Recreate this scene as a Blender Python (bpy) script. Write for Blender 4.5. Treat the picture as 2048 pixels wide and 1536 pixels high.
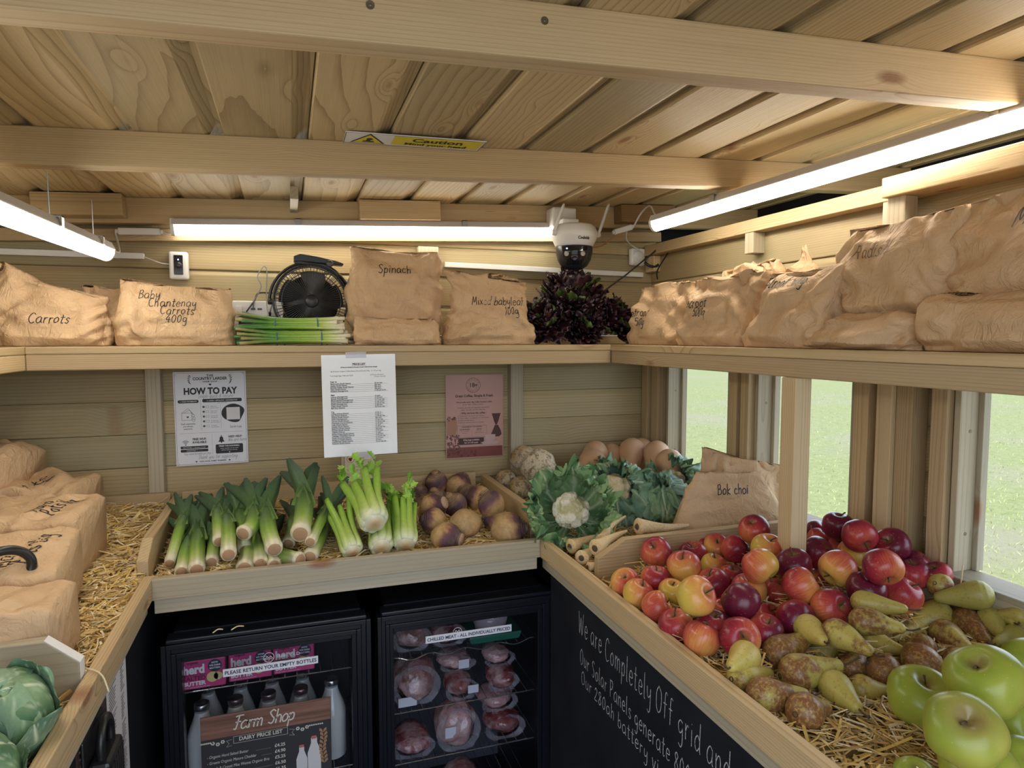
import bpy, bmesh, math, random
import numpy as np
from mathutils import Vector, Matrix
from mathutils.bvhtree import BVHTree
from mathutils import noise as mnoise

PI = math.pi
SC = bpy.context.scene
COL = SC.collection
for o in list(bpy.data.objects):
    bpy.data.objects.remove(o)

# ------------------------------------------------------------------ camera
cam_d = bpy.data.cameras.new('camera')
cam_d.sensor_width = 36.0
cam_d.lens = 1327.0 / 2048.0 * 36.0
cam_d.clip_start = 0.02
cam = bpy.data.objects.new('camera', cam_d)
cam.location = (0, 0, 1.55)
cam.rotation_euler = (PI / 2 - 0.0709, 0, -0.3248)
COL.objects.link(cam)
SC.camera = cam

# ------------------------------------------------------------------ colour management
SC.view_settings.view_transform = 'Standard'
SC.view_settings.look = 'None'
SC.view_settings.gamma = 1.0
SC.view_settings.use_curve_mapping = False
SC.view_settings.exposure = 1.08

# ------------------------------------------------------------------ sky, sun
WORLD = bpy.data.worlds.new('sky')
SC.world = WORLD
WORLD.use_nodes = True
wn = WORLD.node_tree
wbg = wn.nodes['Background']
wbg.inputs['Color'].default_value = (0.74, 0.84, 1.0, 1)
wbg.inputs['Strength'].default_value = 1.9
sun_d = bpy.data.lights.new('sun', 'SUN')
sun_d.energy = 2.6
sun_d.angle = 0.02
sun_d.color = (1.0, 0.95, 0.86)
sun = bpy.data.objects.new('sun', sun_d)
sun.rotation_euler = (math.radians(20), math.radians(-38), 0)   # high sun over the roof, lighting the field
COL.objects.link(sun)
TUBE_POWER = 11.5

# ------------------------------------------------------------------ node helper
class NT:
    def __init__(s, name):
        s.m = bpy.data.materials.new(name)
        s.m.use_nodes = True
        s.t = s.m.node_tree
        s.b = s.t.nodes['Principled BSDF']
    def node(s, t, **kw):
        n = s.t.nodes.new(t)
        for k, v in kw.items():
            setattr(n, k, v)
        return n
    def put(s, inp, v):
        if v is None:
            return
        if isinstance(v, bpy.types.NodeSocket):
            s.t.links.new(v, inp)
        elif isinstance(v, (tuple, list)):
            inp.default_value = tuple(v) if (len(v) == 4 or inp.type == 'VECTOR') else tuple(v) + (1,)
        else:
            inp.default_value = v
    def math(s, op, a, b=None, c=None, clamp=False):
        n = s.node('ShaderNodeMath', operation=op, use_clamp=clamp)
        s.put(n.inputs[0], a); s.put(n.inputs[1], b); s.put(n.inputs[2], c)
        return n.outputs[0]
    def vmath(s, op, a, b=None):
        n = s.node('ShaderNodeVectorMath', operation=op)
        s.put(n.inputs[0], a); s.put(n.inputs[1], b)
        return n.outputs['Vector'] if op not in ('LENGTH', 'DOT_PRODUCT') else n.outputs['Value']
    def attr(s, name, out='Vector'):
        n = s.node('ShaderNodeAttribute', attribute_name=name)
        return n.outputs[out]
    def objco(s):
        return s.node('ShaderNodeTexCoord').outputs['Object']
    def rnd(s):
        return s.node('ShaderNodeObjectInfo').outputs['Random']
    def sep(s, v):
        n = s.node('ShaderNodeSeparateXYZ'); s.put(n.inputs[0], v); return n.outputs
    def comb(s, x, y, z):
        n = s.node('ShaderNodeCombineXYZ'); s.put(n.inputs[0], x); s.put(n.inputs[1], y); s.put(n.inputs[2], z); return n.outputs[0]
    def scale(s, v, k):
        return s.vmath('MULTIPLY', v, k if isinstance(k, (tuple, list)) else (k, k, k))
    def noise(s, vec, scale=5, detail=3, rough=0.55, dist=0.0, out='Fac'):
        n = s.node('ShaderNodeTexNoise')
        s.put(n.inputs['Vector'], vec); s.put(n.inputs['Scale'], scale); s.put(n.inputs['Detail'], detail)
        s.put(n.inputs['Roughness'], rough); s.put(n.inputs['Distortion'], dist)
        return n.outputs[out]
    def voro(s, vec, scale=5, feature='F1', out='Distance'):
        n = s.node('ShaderNodeTexVoronoi', feature=feature)
        s.put(n.inputs['Vector'], vec); s.put(n.inputs['Scale'], scale)
        return n.outputs[out]
    def ramp(s, fac, *stops):
        n = s.node('ShaderNodeValToRGB')
        s.put(n.inputs[0], fac)
        e = n.color_ramp.elements
        while len(e) < len(stops):
            e.new(0.5)
        for k, (p, c) in enumerate(stops):
            e[k].position = p
            e[k].color = (c if len(c) == 4 else tuple(c) + (1,)) if isinstance(c, (tuple, list)) else (c, c, c, 1)
        return n.outputs[0]
    def mix(s, f, a, b, bt='MIX'):
        n = s.node('ShaderNodeMix', data_type='RGBA', blend_type=bt)
        s.put(n.inputs[0], f); s.put(n.inputs[6], a); s.put(n.inputs[7], b)
        return n.outputs[2]
    def bump(s, h, strength=0.3, dist=0.01):
        n = s.node('ShaderNodeBump')
        s.put(n.inputs['Height'], h); s.put(n.inputs['Strength'], strength); s.put(n.inputs['Distance'], dist)
        s.t.links.new(n.outputs[0], s.b.inputs['Normal'])
    def set(s, color=None, rough=None, metal=None, spec=None, coat=None, sss=None, emis=None, emis_s=None, trans=None, ior=None, alpha=None):
        for k, v in (('Base Color', color), ('Roughness', rough), ('Metallic', metal), ('Specular IOR Level', spec), ('Coat Weight', coat),
                     ('Subsurface Weight', sss), ('Emission Color', emis), ('Emission Strength', emis_s), ('Transmission Weight', trans), ('IOR', ior), ('Alpha', alpha)):
            if v is not None:
                s.put(s.b.inputs[k], v)
        return s.m

MATS = {}
def flat(name, color, rough=0.5, metal=0.0, spec=0.5, **kw):
    if name not in MATS:
        n = NT(name)
        co = n.objco()
        v = n.noise(co, 40, 2)
        c = n.mix(n.math('MULTIPLY', v, 0.35), color, tuple(x * 0.82 for x in color))
        n.set(c, rough, metal, spec, **kw)
        MATS[name] = n.m
    return MATS[name]

# ------------------------------------------------------------------ wood
def wood_mat(name, early, late, knot=(0.16, 0.07, 0.03), green=0.25, ring=0.0075, gloss=0.55, bumpk=0.25, grey=(0.30, 0.33, 0.22)):
    n = NT(name)
    wc = n.attr('wc')
    x, y, z = n.sep(wc)[0:3]
    bid = n.attr('bid', 'Fac')
    bz = n.math('MULTIPLY', bid, 37.0)
    # wandering of the growth rings along the board
    w1 = n.noise(n.comb(n.math('MULTIPLY', x, 1.1), n.math('MULTIPLY', y, 0.8), bz), 1.0, 1, 0.5)
    w2 = n.noise(n.comb(n.math('MULTIPLY', x, 5.0), n.math('MULTIPLY', y, 24.0), bz), 1.0, 2, 0.5)
    kd = n.voro(n.comb(n.math('MULTIPLY', x, 3.1), n.math('MULTIPLY', y, 9.5), bz), 1.0)
    kin = n.math('SUBTRACT', 1.0, n.math('MULTIPLY', kd, 1.0 / 0.34), clamp=True)
    kin2 = n.math('MULTIPLY', kin, kin)
    yo = n.math('ADD', y, n.math('MULTIPLY', n.math('SUBTRACT', bid, 0.5), 0.09))
    yy = n.math('ADD', yo, n.math('MULTIPLY', n.math('SUBTRACT', n.math('FRACT', n.math('MULTIPLY', bid, 3.7)), 0.5), 0.05))
    zz = n.math('ADD', z, n.math('ADD', 0.002, n.math('MULTIPLY', w1, 0.030)))
    r = n.math('SQRT', n.math('ADD', n.math('MULTIPLY', yy, yy), n.math('MULTIPLY', zz, zz)))
    r = n.math('ADD', r, n.math('MULTIPLY', kin2, 0.022))
    r = n.math('ADD', r, n.math('MULTIPLY', w2, 0.0020))
    fr = n.math('FRACT', n.math('DIVIDE', r, ring))
    saw = n.math('POWER', fr, 4.5)
    fine = n.noise(n.comb(n.math('MULTIPLY', x, 6.0), n.math('MULTIPLY', y, 420.0), n.math('MULTIPLY', z, 420.0)), 1.0, 2)
    streak = n.noise(n.comb(n.math('MULTIPLY', x, 2.6), n.math('MULTIPLY', n.math('ADD', y, n.math('MULTIPLY', w2, 0.012)), 95.0), n.math('ADD', bz, n.math('MULTIPLY', z, 95.0))), 1.0, 3, 0.6)
    saw = n.math('ADD', saw, n.math('MULTIPLY', n.math('SUBTRACT', streak, 0.5), 0.75))
    f = n.math('ADD', n.math('MULTIPLY', saw, 0.80), n.math('MULTIPLY', n.math('SUBTRACT', fine, 0.42), 0.55), clamp=True)
    c = n.mix(f, early, late)
    patch = n.noise(n.comb(n.math('MULTIPLY', x, 1.6), n.math('MULTIPLY', y, 5.0), bz), 1.0, 3)
    c = n.mix(n.math('MULTIPLY', n.ramp(patch, (0.42, 0.0), (0.72, 1.0)), green), c, grey)
    tone = n.math('ADD', 0.80, n.math('MULTIPLY', n.math('FRACT', n.math('MULTIPLY', bid, 7.31)), 0.34))
    c = n.mix(1.0, c, n.comb(tone, tone, tone), 'MULTIPLY')
    kmask = n.ramp(kd, (0.060, 1.0), (0.125, 0.0))
    kr = n.mix(n.noise(wc, 60, 1), knot, tuple(min(1, k * 2.2) for k in knot))
    c = n.mix(n.math('MULTIPLY', kmask, 0.85), c, kr)
    n.set(c, gloss, spec=0.35)
    n.bump(n.math('ADD', n.math('MULTIPLY', saw, -1.0), fine), bumpk, 0.0012)
    MATS[name] = n.m
    return n.m

PINE = wood_mat('treated_pine', (0.55, 0.40, 0.22), (0.31, 0.19, 0.08), green=0.20, ring=0.0046)
PINE_RAIL = wood_mat('planed_pine', (0.58, 0.43, 0.25), (0.40, 0.25, 0.115), green=0.15, ring=0.0055)
PINE_WALL = wood_mat('cladding_pine', (0.44, 0.335, 0.175), (0.27, 0.19, 0.085), green=0.42, ring=0.0052, grey=(0.29, 0.31, 0.20))
PINE_CEIL = wood_mat('ceiling_pine', (0.54, 0.41, 0.225), (0.285, 0.19, 0.085), green=0.22, ring=0.0042)
PINE_GREY = wood_mat('weathered_pine', (0.46, 0.39, 0.27), (0.34, 0.27, 0.17), green=0.4, ring=0.012, grey=(0.33, 0.33, 0.27))

# ------------------------------------------------------------------ mesh builder
RNG = random.Random(7)
class MB:
    def __init__(s):
        s.v = []; s.f = []; s.wc = []; s.bid = []; s.mi = []; s.col = None
    def add(s, verts, faces, wc=None, bid=None, mi=0):
        k = len(s.v)
        s.v.extend([tuple(p) for p in verts])
        s.f.extend([tuple(i + k for i in f) for f in faces])
        s.mi.extend([mi] * len(faces))
        s.wc.extend([tuple(p) for p in (wc if wc is not None else verts)])
        b = RNG.random() if bid is None else bid
        s.bid.extend([b] * len(verts))
        return k
    def board(s, c, size, ax=0, rot=None, bid=None):
        """a sawn board centred at c with (x,y,z) sizes; ax is its grain axis"""
        hx, hy, hz = (q / 2 for q in size)
        vs = [(sx * hx, sy * hy, sz * hz) for sx in (-1, 1) for sy in (-1, 1) for sz in (-1, 1)]
        fs = [(0, 1, 3, 2), (4, 6, 7, 5), (0, 4, 5, 1), (2, 3, 7, 6), (0, 2, 6, 4), (1, 5, 7, 3)]
        b = RNG.random() if bid is None else bid
        off = b * 50.0
        oth = sorted([i for i in range(3) if i != ax], key=lambda i: -size[i])
        wc = [(v[ax] + off, v[oth[0]], v[oth[1]]) for v in vs]
        M = Matrix.Translation(Vector(c)) @ (rot.to_4x4() if rot is not None else Matrix.Identity(4))
        s.add([M @ Vector(v) for v in vs], fs, wc, b)
        return s
    def box(s, lo, hi, mi=0):
        x0, y0, z0 = lo; x1, y1, z1 = hi
        vs = [(x, y, z) for x in (x0, x1) for y in (y0, y1) for z in (z0, z1)]
        s.add(vs, [(0, 1, 3, 2), (4, 6, 7, 5), (0, 4, 5, 1), (2, 3, 7, 6), (0, 2, 6, 4), (1, 5, 7, 3)], mi=mi)
        return s
    def prism(s, poly, axis, a, b, ax_grain=0, bid=None, mi=0):
        """polygon (2-D) extruded along an axis from a to b"""
        n = len(poly)
        def P(p, t):
            return {0: (t, p[0], p[1]), 1: (p[0], t, p[1]), 2: (p[0], p[1], t)}[axis]
        vs = [P(p, a) for p in poly] + [P(p, b) for p in poly]
        area = sum(poly[i][0] * poly[(i + 1) % n][1] - poly[(i + 1) % n][0] * poly[i][1] for i in range(n))
        flip = (area < 0) ^ (axis == 1)
        fs = [tuple(reversed(range(n))), tuple(range(n, 2 * n))] + [(i, (i + 1) % n, (i + 1) % n + n, i + n) for i in range(n)]
        if flip:
            fs = [tuple(reversed(f)) for f in fs]
        bb = RNG.random() if bid is None else bid
        oth = [i for i in range(3) if i != ax_grain]
        wc = [(v[ax_grain] + bb * 50, v[oth[0]], v[oth[1]]) for v in vs]
        s.add(vs, fs, wc, bb, mi)
        return s
    def tube(s, pts, rad, sides=8, caps=True, mi=0, flatten=1.0):
        pts = [Vector(p) for p in pts]
        n = len(pts)
        rads = rad if isinstance(rad, (list, tuple)) else [rad] * n
        T = [(pts[min(i + 1, n - 1)] - pts[max(i - 1, 0)]).normalized() for i in range(n)]
        u = T[0].orthogonal().normalized()
        vs = []
        for i in range(n):
            u = (u - T[i] * u.dot(T[i]))
            u = u.normalized() if u.length > 1e-6 else T[i].orthogonal().normalized()
            w = T[i].cross(u)
            for k in range(sides):
                a = 2 * PI * k / sides
                vs.append(pts[i] + (u * math.cos(a) + w * math.sin(a) * flatten) * rads[i])
        fs = [(i * sides + k, i * sides + (k + 1) % sides, (i + 1) * sides + (k + 1) % sides, (i + 1) * sides + k) for i in range(n - 1) for k in range(sides)]
        if caps:
            fs.append(tuple(reversed(range(sides))))
            fs.append(tuple((n - 1) * sides + k for k in range(sides)))
        s.add(vs, fs, mi=mi)
        return s
    def lathe(s, prof, segs=24, M=None, mi=0):
        """profile [(radius, height)] around local z"""
        M = M or Matrix.Identity(4)
        vs = []; fs = []; rows = []
        for r, z in prof:
            if r < 1e-6:
                rows.append([len(vs)]); vs.append(M @ Vector((0, 0, z)))
            else:
                rows.append(list(range(len(vs), len(vs) + segs)))
                vs += [M @ Vector((r * math.cos(2 * PI * k / segs), r * math.sin(2 * PI * k / segs), z)) for k in range(segs)]
        for a, b in zip(rows, rows[1:]):
            for k in range(segs):
                k2 = (k + 1) % segs
                if len(a) == 1 and len(b) == 1: continue
                if len(a) == 1: fs.append((a[0], b[k2], b[k]))
                elif len(b) == 1: fs.append((a[k], a[k2], b[0]))
                else: fs.append((a[k], a[k2], b[k2], b[k]))
        s.add(vs, fs, mi=mi)
        return s
    def build(s, name, mat, parent=None, smooth=False, bevel=0.0, M=None):
        me = bpy.data.meshes.new(name)
        me.from_pydata(s.v, [], s.f)
        if s.wc:
            a = me.attributes.new('wc', 'FLOAT_VECTOR', 'POINT')
            a.data.foreach_set('vector', np.array(s.wc, dtype=np.float32).ravel())
            a = me.attributes.new('bid', 'FLOAT', 'POINT')
            a.data.foreach_set('value', np.array(s.bid, dtype=np.float32))
        if s.col is not None:
            set_col(me, s.col)
        for m in (mat if isinstance(mat, (list, tuple)) else [mat]):
            me.materials.append(m)
        if any(s.mi):
            me.polygons.foreach_set('material_index', s.mi)
        if smooth:
            me.polygons.foreach_set('use_smooth', [True] * len(me.polygons))
        me.update()
        o = bpy.data.objects.new(name, me)
        COL.objects.link(o)
        if M is not None:
            o.matrix_world = M
        if parent is not None:
            o.parent = parent
        if bevel:
            b = o.modifiers.new('soft_edge', 'BEVEL'); b.width = bevel; b.segments = 2; b.limit_method = 'ANGLE'
        return o

def set_col(me, cols, name='col'):
    a = me.attributes.new(name, 'FLOAT_COLOR', 'POINT')
    c = np.ones((len(me.vertices), 4), dtype=np.float32)
    c[:, :3] = np.asarray(cols, dtype=np.float32).reshape(-1, 3)
    a.data.foreach_set('color', c.ravel())

def tag(o, label=None, cat=None, group=None, kind=None):
    if label: o['label'] = label
    if cat: o['category'] = cat
    if group: o['group'] = group
    if kind: o['kind'] = kind
    return o
def empty(name, loc=(0, 0, 0), rz=0.0, label=None, cat=None, group=None, kind=None):
    o = bpy.data.objects.new(name, None)
    o.location = loc; o.rotation_euler = (0, 0, rz); o.empty_display_size = 0.02
    COL.objects.link(o)
    return tag(o, label, cat, group, kind)
def struct(o, label, cat):
    return tag(o, label, cat, kind='structure')
def frame(origin, xdir, up):
    """matrix with local x = xdir, local z = up (made square), local y = z cross x"""
    x = Vector(xdir).normalized(); z = Vector(up); z = (z - x * z.dot(x)).normalized(); y = z.cross(x)
    M = Matrix((x, y, z)).transposed().to_4x4(); M.translation = Vector(origin)
    return M
def zframe(origin, zdir, hint=(0, 0, 1)):
    z = Vector(zdir).normalized(); h = Vector(hint)
    if abs(z.dot(h.normalized())) > 0.98: h = Vector((1, 0, 0))
    x = (h - z * h.dot(z)).normalized(); y = z.cross(x)
    M = Matrix((x, y, z)).transposed().to_4x4(); M.translation = Vector(origin)
    return M
def spline(pts, n=8):
    """Catmull-Rom through points"""
    P = [Vector(p) for p in pts]
    if len(P) < 3:
        return [P[0].lerp(P[-1], i / n) for i in range(n + 1)]
    out = []
    for i in range(len(P) - 1):
        p0 = P[i - 1] if i else P[0] * 2 - P[1]
        p1, p2 = P[i], P[i + 1]
        p3 = P[i + 2] if i + 2 < len(P) else P[-1] * 2 - P[-2]
        for k in range(n):
            t = k / n
            out.append(0.5 * ((2 * p1) + (p2 - p0) * t + (2 * p0 - 5 * p1 + 4 * p2 - p3) * t * t + (3 * p1 - p0 - 3 * p2 + p3) * t ** 3))
    out.append(P[-1])
    return out

# ------------------------------------------------------------------ printed text
def text_mb(mb, lines, z=0.0):
    """lines: (string, x, y, size, align, shear, extra) set in the local x-y plane"""
    for ln in lines:
        st, x, y, size = ln[:4]
        al = ln[4] if len(ln) > 4 else 'LEFT'
        sh = ln[5] if len(ln) > 5 else 0.0
        ex = ln[6] if len(ln) > 6 else {}
        cu = bpy.data.curves.new('lettering', 'FONT')
        cu.body = st; cu.size = size; cu.align_x = al; cu.shear = sh
        cu.resolution_u = 3
        cu.offset = ex.get('bold', 0.0)
        cu.space_character = ex.get('space', 1.0)
        ob = bpy.data.objects.new('lettering', cu)
        me = ob.to_mesh()
        sx = ex.get('sx', 1.0); rot = ex.get('rot', 0.0)
        if 'fit' in ex and len(me.vertices):
            xs = [v.co.x for v in me.vertices]
            sx = ex['fit'] / max(1e-6, max(xs) - min(xs))
            if al == 'CENTER':
                pass
        c, sn = math.cos(rot), math.sin(rot)
        vs = [(x + v.co.x * sx * c - v.co.y * sn, y + v.co.x * sx * sn + v.co.y * c, z) for v in me.vertices]
        mb.add(vs, [tuple(p.vertices) for p in me.polygons], mi=ex.get('mi', 0))
        ob.to_mesh_clear()
        bpy.data.objects.remove(ob); bpy.data.curves.remove(cu)
    return mb
def rect(mb, x0, y0, x1, y1, z=0.0, mi=0, rad=0.0):
    if rad:
        vs = []
        for cx, cy, a0 in ((x1 - rad, y1 - rad, 0), (x0 + rad, y1 - rad, 90), (x0 + rad, y0 + rad, 180), (x1 - rad, y0 + rad, 270)):
            for k in range(5):
                a = math.radians(a0 + 22.5 * k); vs.append((cx + rad * math.cos(a), cy + rad * math.sin(a), z))
        mb.add(vs, [tuple(range(len(vs)))], mi=mi)
    else:
        mb.add([(x0, y0, z), (x1, y0, z), (x1, y1, z), (x0, y1, z)], [(0, 1, 2, 3)], mi=mi)
    return mb
def disc(mb, x, y, r, z=0.0, mi=0, n=24, r2=None):
    if r2 is None:
        mb.add([(x + r * math.cos(2 * PI * k / n), y + r * math.sin(2 * PI * k / n), z) for k in range(n)], [tuple(range(n))], mi=mi)
    else:
        vs = [(x + q * math.cos(2 * PI * k / n), y + q * math.sin(2 * PI * k / n), z) for q in (r2, r) for k in range(n)]
        mb.add(vs, [(k, n + k, n + (k + 1) % n, (k + 1) % n)[::-1] for k in range(n)], mi=mi)
    return mb
def poly2(mb, pts, z=0.0, mi=0):
    mb.add([(p[0], p[1], z) for p in pts], [tuple(range(len(pts)))], mi=mi)
    return mb
def line2(mb, pts, w, z=0.0, mi=0):
    """a flat mitred ribbon along a polyline"""
    P = []
    for p in pts:
        q = Vector((p[0], p[1]))
        if not P or (q - P[-1]).length > 1e-6: P.append(q)
    n = len(P)
    if n < 2: return mb
    closed = n > 3 and (P[0] - P[-1]).length < 1e-5
    vs = []
    for i in range(n):
        a = P[i] - P[i - 1] if i else (P[0] - P[-2] if closed else P[1] - P[0])
        b = P[i + 1] - P[i] if i + 1 < n else (P[1] - P[0] if closed else a)
        a = a.normalized(); b = b.normalized()
        t = a + b
        t = t.normalized() if t.length > 1e-4 else a
        nr = Vector((-t.y, t.x)); k = min(1.8, 1.0 / max(0.4, nr.dot(Vector((-a.y, a.x)))))
        e = Vector((0, 0))
        if not closed and i == 0: e = -a * w * 0.3
        if not closed and i == n - 1: e = a * w * 0.3
        vs += [(*(P[i] + e - nr * w * 0.5 * k), z), (*(P[i] + e + nr * w * 0.5 * k), z)]
    mb.add(vs, [(2 * i, 2 * i + 2, 2 * i + 3, 2 * i + 1) for i in range(n - 1)], mi=mi)
    return mb

# ------------------------------------------------------------------ handwriting: a single-stroke alphabet, x 0..~5, baseline 0, x-height 5, ascender 9
HAND = {
 'a': (5, ['4.5,4.4 2.5,5.2 0.5,3.5 0.6,1 2,0 4,1.5 4.5,4.4 4.4,1 5,0']), 'b': (4.6, ['0.8,9 0.6,0.3', '0.6,3 2.5,5 4.2,3.6 4,1 2,0 0.6,1']),
 'c': (4.2, ['4,4.2 2.2,5 0.5,3 0.8,0.8 2.4,0 4,0.8']), 'd': (4.8, ['4.2,4 2.2,5 0.5,3 0.8,0.7 2.4,0 4,1.5', '4.3,9 4.2,1.5 4.8,0']),
 'e': (4.3, ['0.7,2.6 4,3 3.4,4.8 1.6,4.9 0.5,2.8 1,0.6 2.6,0 4.2,0.9']), 'f': (3.6, ['3.6,8.6 2.4,9 1.6,7 1.5,0', '0.2,5 3.2,5.2']),
 'g': (4.6, ['4,4.4 2.2,5 0.6,3.4 1,1.2 2.6,0.8 4,2.4 4.1,4.4 4.2,-1.5 3,-3.6 1,-3']), 'h': (4.6, ['0.8,9 0.7,0', '0.7,3 2.4,5 3.9,4 4,0']),
 'i': (1.8, ['0.8,5 0.9,0', '0.8,6.8 0.95,7.1']), 'j': (2, ['1.2,5 1.2,-2 0,-3.4', '1.2,6.8 1.3,7.1']), 'k': (4.2, ['0.7,9 0.7,0', '3.6,5 0.8,2.2 3.9,0']),
 'l': (1.8, ['0.8,9 0.8,1 1.5,0']), 'm': (6.6, ['0.6,5 0.7,0', '0.7,3.4 2.2,5 3.2,4 3.2,0', '3.2,3.4 4.8,5 5.9,4 6,0']), 'n': (4.5, ['0.6,5 0.7,0', '0.7,3.2 2.4,5 3.8,4 3.9,0']),
 'o': (4.5, ['2.4,5 0.6,3.4 0.8,0.8 2.3,0 4,1.4 3.9,4 2.4,5']), 'p': (4.5, ['0.8,5 0.6,-3.6', '0.7,3.2 2.4,5 4,3.8 3.7,1 2,0.2 0.7,1.4']),
 'q': (4.6, ['4,4.4 2.2,5 0.6,3.4 1,0.8 2.6,0.4 4,2.4 4.1,4.8 4.1,-3.6 4.9,-2.6']), 'T': (5, ['0.4,8.8 4.8,9', '2.6,8.9 2.5,0']), 'Q': (6, ['3,9 0.8,6.6 0.8,2 2.8,0 5.2,2 5.2,7 3,9', '3.4,2.4 5.6,-0.6']),
 'r': (3.4, ['0.7,5 0.8,0', '0.8,3 2,4.8 3.2,4.7']), 's': (3.8, ['3.5,4.4 2,5 0.7,4 2,2.6 3.4,1.4 2.4,0 0.5,0.6']), 't': (3.4, ['1.7,8 1.6,1 2.4,0 3.3,0.5', '0.2,5.4 3.2,5.6']),
 'u': (4.6, ['0.7,5 0.7,1.2 2,0 3.9,1.6', '4,5 4,1 4.6,0']), 'v': (4, ['0.4,5 2,0 3.8,5']), 'w': (6, ['0.4,5 1.6,0 3,4 4.4,0 5.7,5']), 'x': (4, ['0.4,5 3.7,0', '3.6,5 0.4,0']),
 'y': (4.4, ['0.6,5 0.8,2 2,1.4 3.8,3', '4,5 3.8,-2 2.4,-3.6 0.8,-3']), 'z': (4, ['0.5,5 3.6,5 0.5,0 3.8,0']),
 'A': (6, ['0.4,0 2.8,9 5.4,0', '1.2,3.4 4.6,3.4']), 'B': (5, ['0.8,8.6 0.7,0', '0.8,8.6 3.2,8.8 4,7 2.8,5 0.8,4.8', '2.6,5 4.6,3.6 4,0.8 0.7,0']), 'C': (5.4, ['5,7.6 3,9 0.8,6.6 0.6,2.4 2.4,0 5,1']),
 'M': (7, ['0.5,0 1.2,8.6 3.4,2.5 5.6,8.8 6.4,0']), 'O': (6, ['3,9 0.8,6.6 0.8,2 2.8,0 5.2,2 5.2,7 3,9']), 'P': (5, ['0.8,9 0.8,0', '0.8,8.6 3.6,8.6 4.4,6.6 3,4.4 0.9,4.2']),
 'R': (5.2, ['0.8,9 0.8,0', '0.8,8.6 3.6,8.6 4.2,6.6 3,4.8 0.9,4.6', '2.2,4.6 4.8,0']), 'S': (5, ['4.4,8 2.6,9 0.8,7.4 2.4,5 4.2,3 3,0.2 0.6,1']), 'W': (8, ['0.4,9 1.8,0 3.8,7 5.6,0 7.6,9']),
 'F': (4.6, ['0.4,8.4 2.4,8.9 5.4,8.9', '2.6,8.8 2.0,3 1.4,0.4 0.2,0.6', '0.8,4.7 2.4,5 4.2,4.9']),
 'L': (4, ['0.8,9 0.7,0 3.8,0.2']), 'H': (5, ['0.7,9 0.7,0', '4.4,9 4.4,0', '0.7,4.6 4.4,4.6']),
 '0': (4.6, ['2.4,8 0.7,5.5 0.8,1.6 2.3,0 4,2 4,6 2.4,8']), '1': (2.4, ['0.6,6.4 1.4,8 1.5,0']), '2': (4.4, ['0.6,6.4 2,8 3.8,6.6 2.6,3.4 0.5,0 4.2,0.2']),
 '4': (4.6, ['3,8 0.4,3 4.4,3', '3.2,5.4 3.2,0']), '5': (4.2, ['4,8 1,8 0.8,4.8 2.6,5 4,3 2.6,0 0.6,0.6']), '8': (4.6, ['3.8,7 2.4,8 0.9,6.6 2.4,4.4 4,2 2.4,0 0.8,1.6 2.2,4.2 3.8,6.2 3.6,7.2']),
 '&': (5, ['4.6,0 1,6 1.6,8 3,7.2 0.8,2.6 1.6,0.2 3.4,0.6 4.6,3.4']),
}
def hand_strokes(text, size, x=0.0, y=0.0, jitter=0.25, slant=0.12, seed=1, gap=1.1):
    """list of 2-D strokes; size = x-height of 5 units scaled so that 9 units = size"""
    rg = random.Random(seed)
    k = size / 9.0; out = []; cx = 0.0
    for ch in text:
        if ch == ' ':
            cx += 3.6; continue
        w, st = HAND[ch]
        dy = rg.uniform(-1, 1) * jitter
        for s_ in st:
            pts = [tuple(float(q) for q in p.split(',')) for p in s_.split()]
            pts = [(cx + px + slant * py + rg.uniform(-1, 1) * jitter * 0.4, py + dy + rg.uniform(-1, 1) * jitter * 0.4) for px, py in pts]
            sm = spline([(p[0], p[1], 0) for p in pts], 5)
            out.append([(x + p.x * k, y + p.y * k) for p in sm])
        cx += w + gap
    return out

# ================================================================== the hut
XL, XR, YB = -0.97, 1.36, 2.321
SLOPE = 0.0435
def ceil_z(x): return 1.982 + SLOPE * x
RSL = Matrix.Rotation(-math.atan(SLOPE), 3, 'Y')

BLACKBOARD = NT('blackboard_paint')
_v = BLACKBOARD.noise(BLACKBOARD.objco(), 6, 4)
BLACKBOARD = BLACKBOARD.set(BLACKBOARD.ramp(_v, (0.3, (0.007, 0.008, 0.012)), (0.75, (0.018, 0.020, 0.026))), 0.75, spec=0.2)
BLACKPAINT = flat('black_paint', (0.008, 0.009, 0.013), 0.8, spec=0.2)

def plank_profile(p, th=0.02, scoop=0.2, dep=0.009, gap=0.0012):
    s0 = p * (1 - scoop)
    return [(0.0, 0.003), (0.0025, 0.0), (s0, 0.0), (s0 + p * scoop * 0.35, dep * 0.45), (s0 + p * scoop * 0.7, dep * 0.9), (p - gap, dep), (p - gap, th * 0.8), (p - 0.0002, th * 0.8), (p - 0.0002, th), (0.0, th)]

PITCH = 0.1035
Z0 = 1.141 - 11 * PITCH
# back wall: horizontal shiplap boards
mb = MB()
k = 0
while Z0 + k * PITCH < 2.02:
    z0 = Z0 + k * PITCH
    cuts = [XL - 0.02, XR + 0.02] if k % 3 else [XL - 0.02, -0.41 + 0.02, XR + 0.02]
    for a, b in zip(cuts, cuts[1:]):
        mb.prism([(YB + d, z0 + c) for c, d in plank_profile(PITCH, scoop=0.16, dep=0.006)], 0, a, b, 0)
    k += 1
struct(mb.build('wall_back', PINE_WALL), 'back wall of horizontal pine shiplap boards behind the shelves', 'wall')

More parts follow.
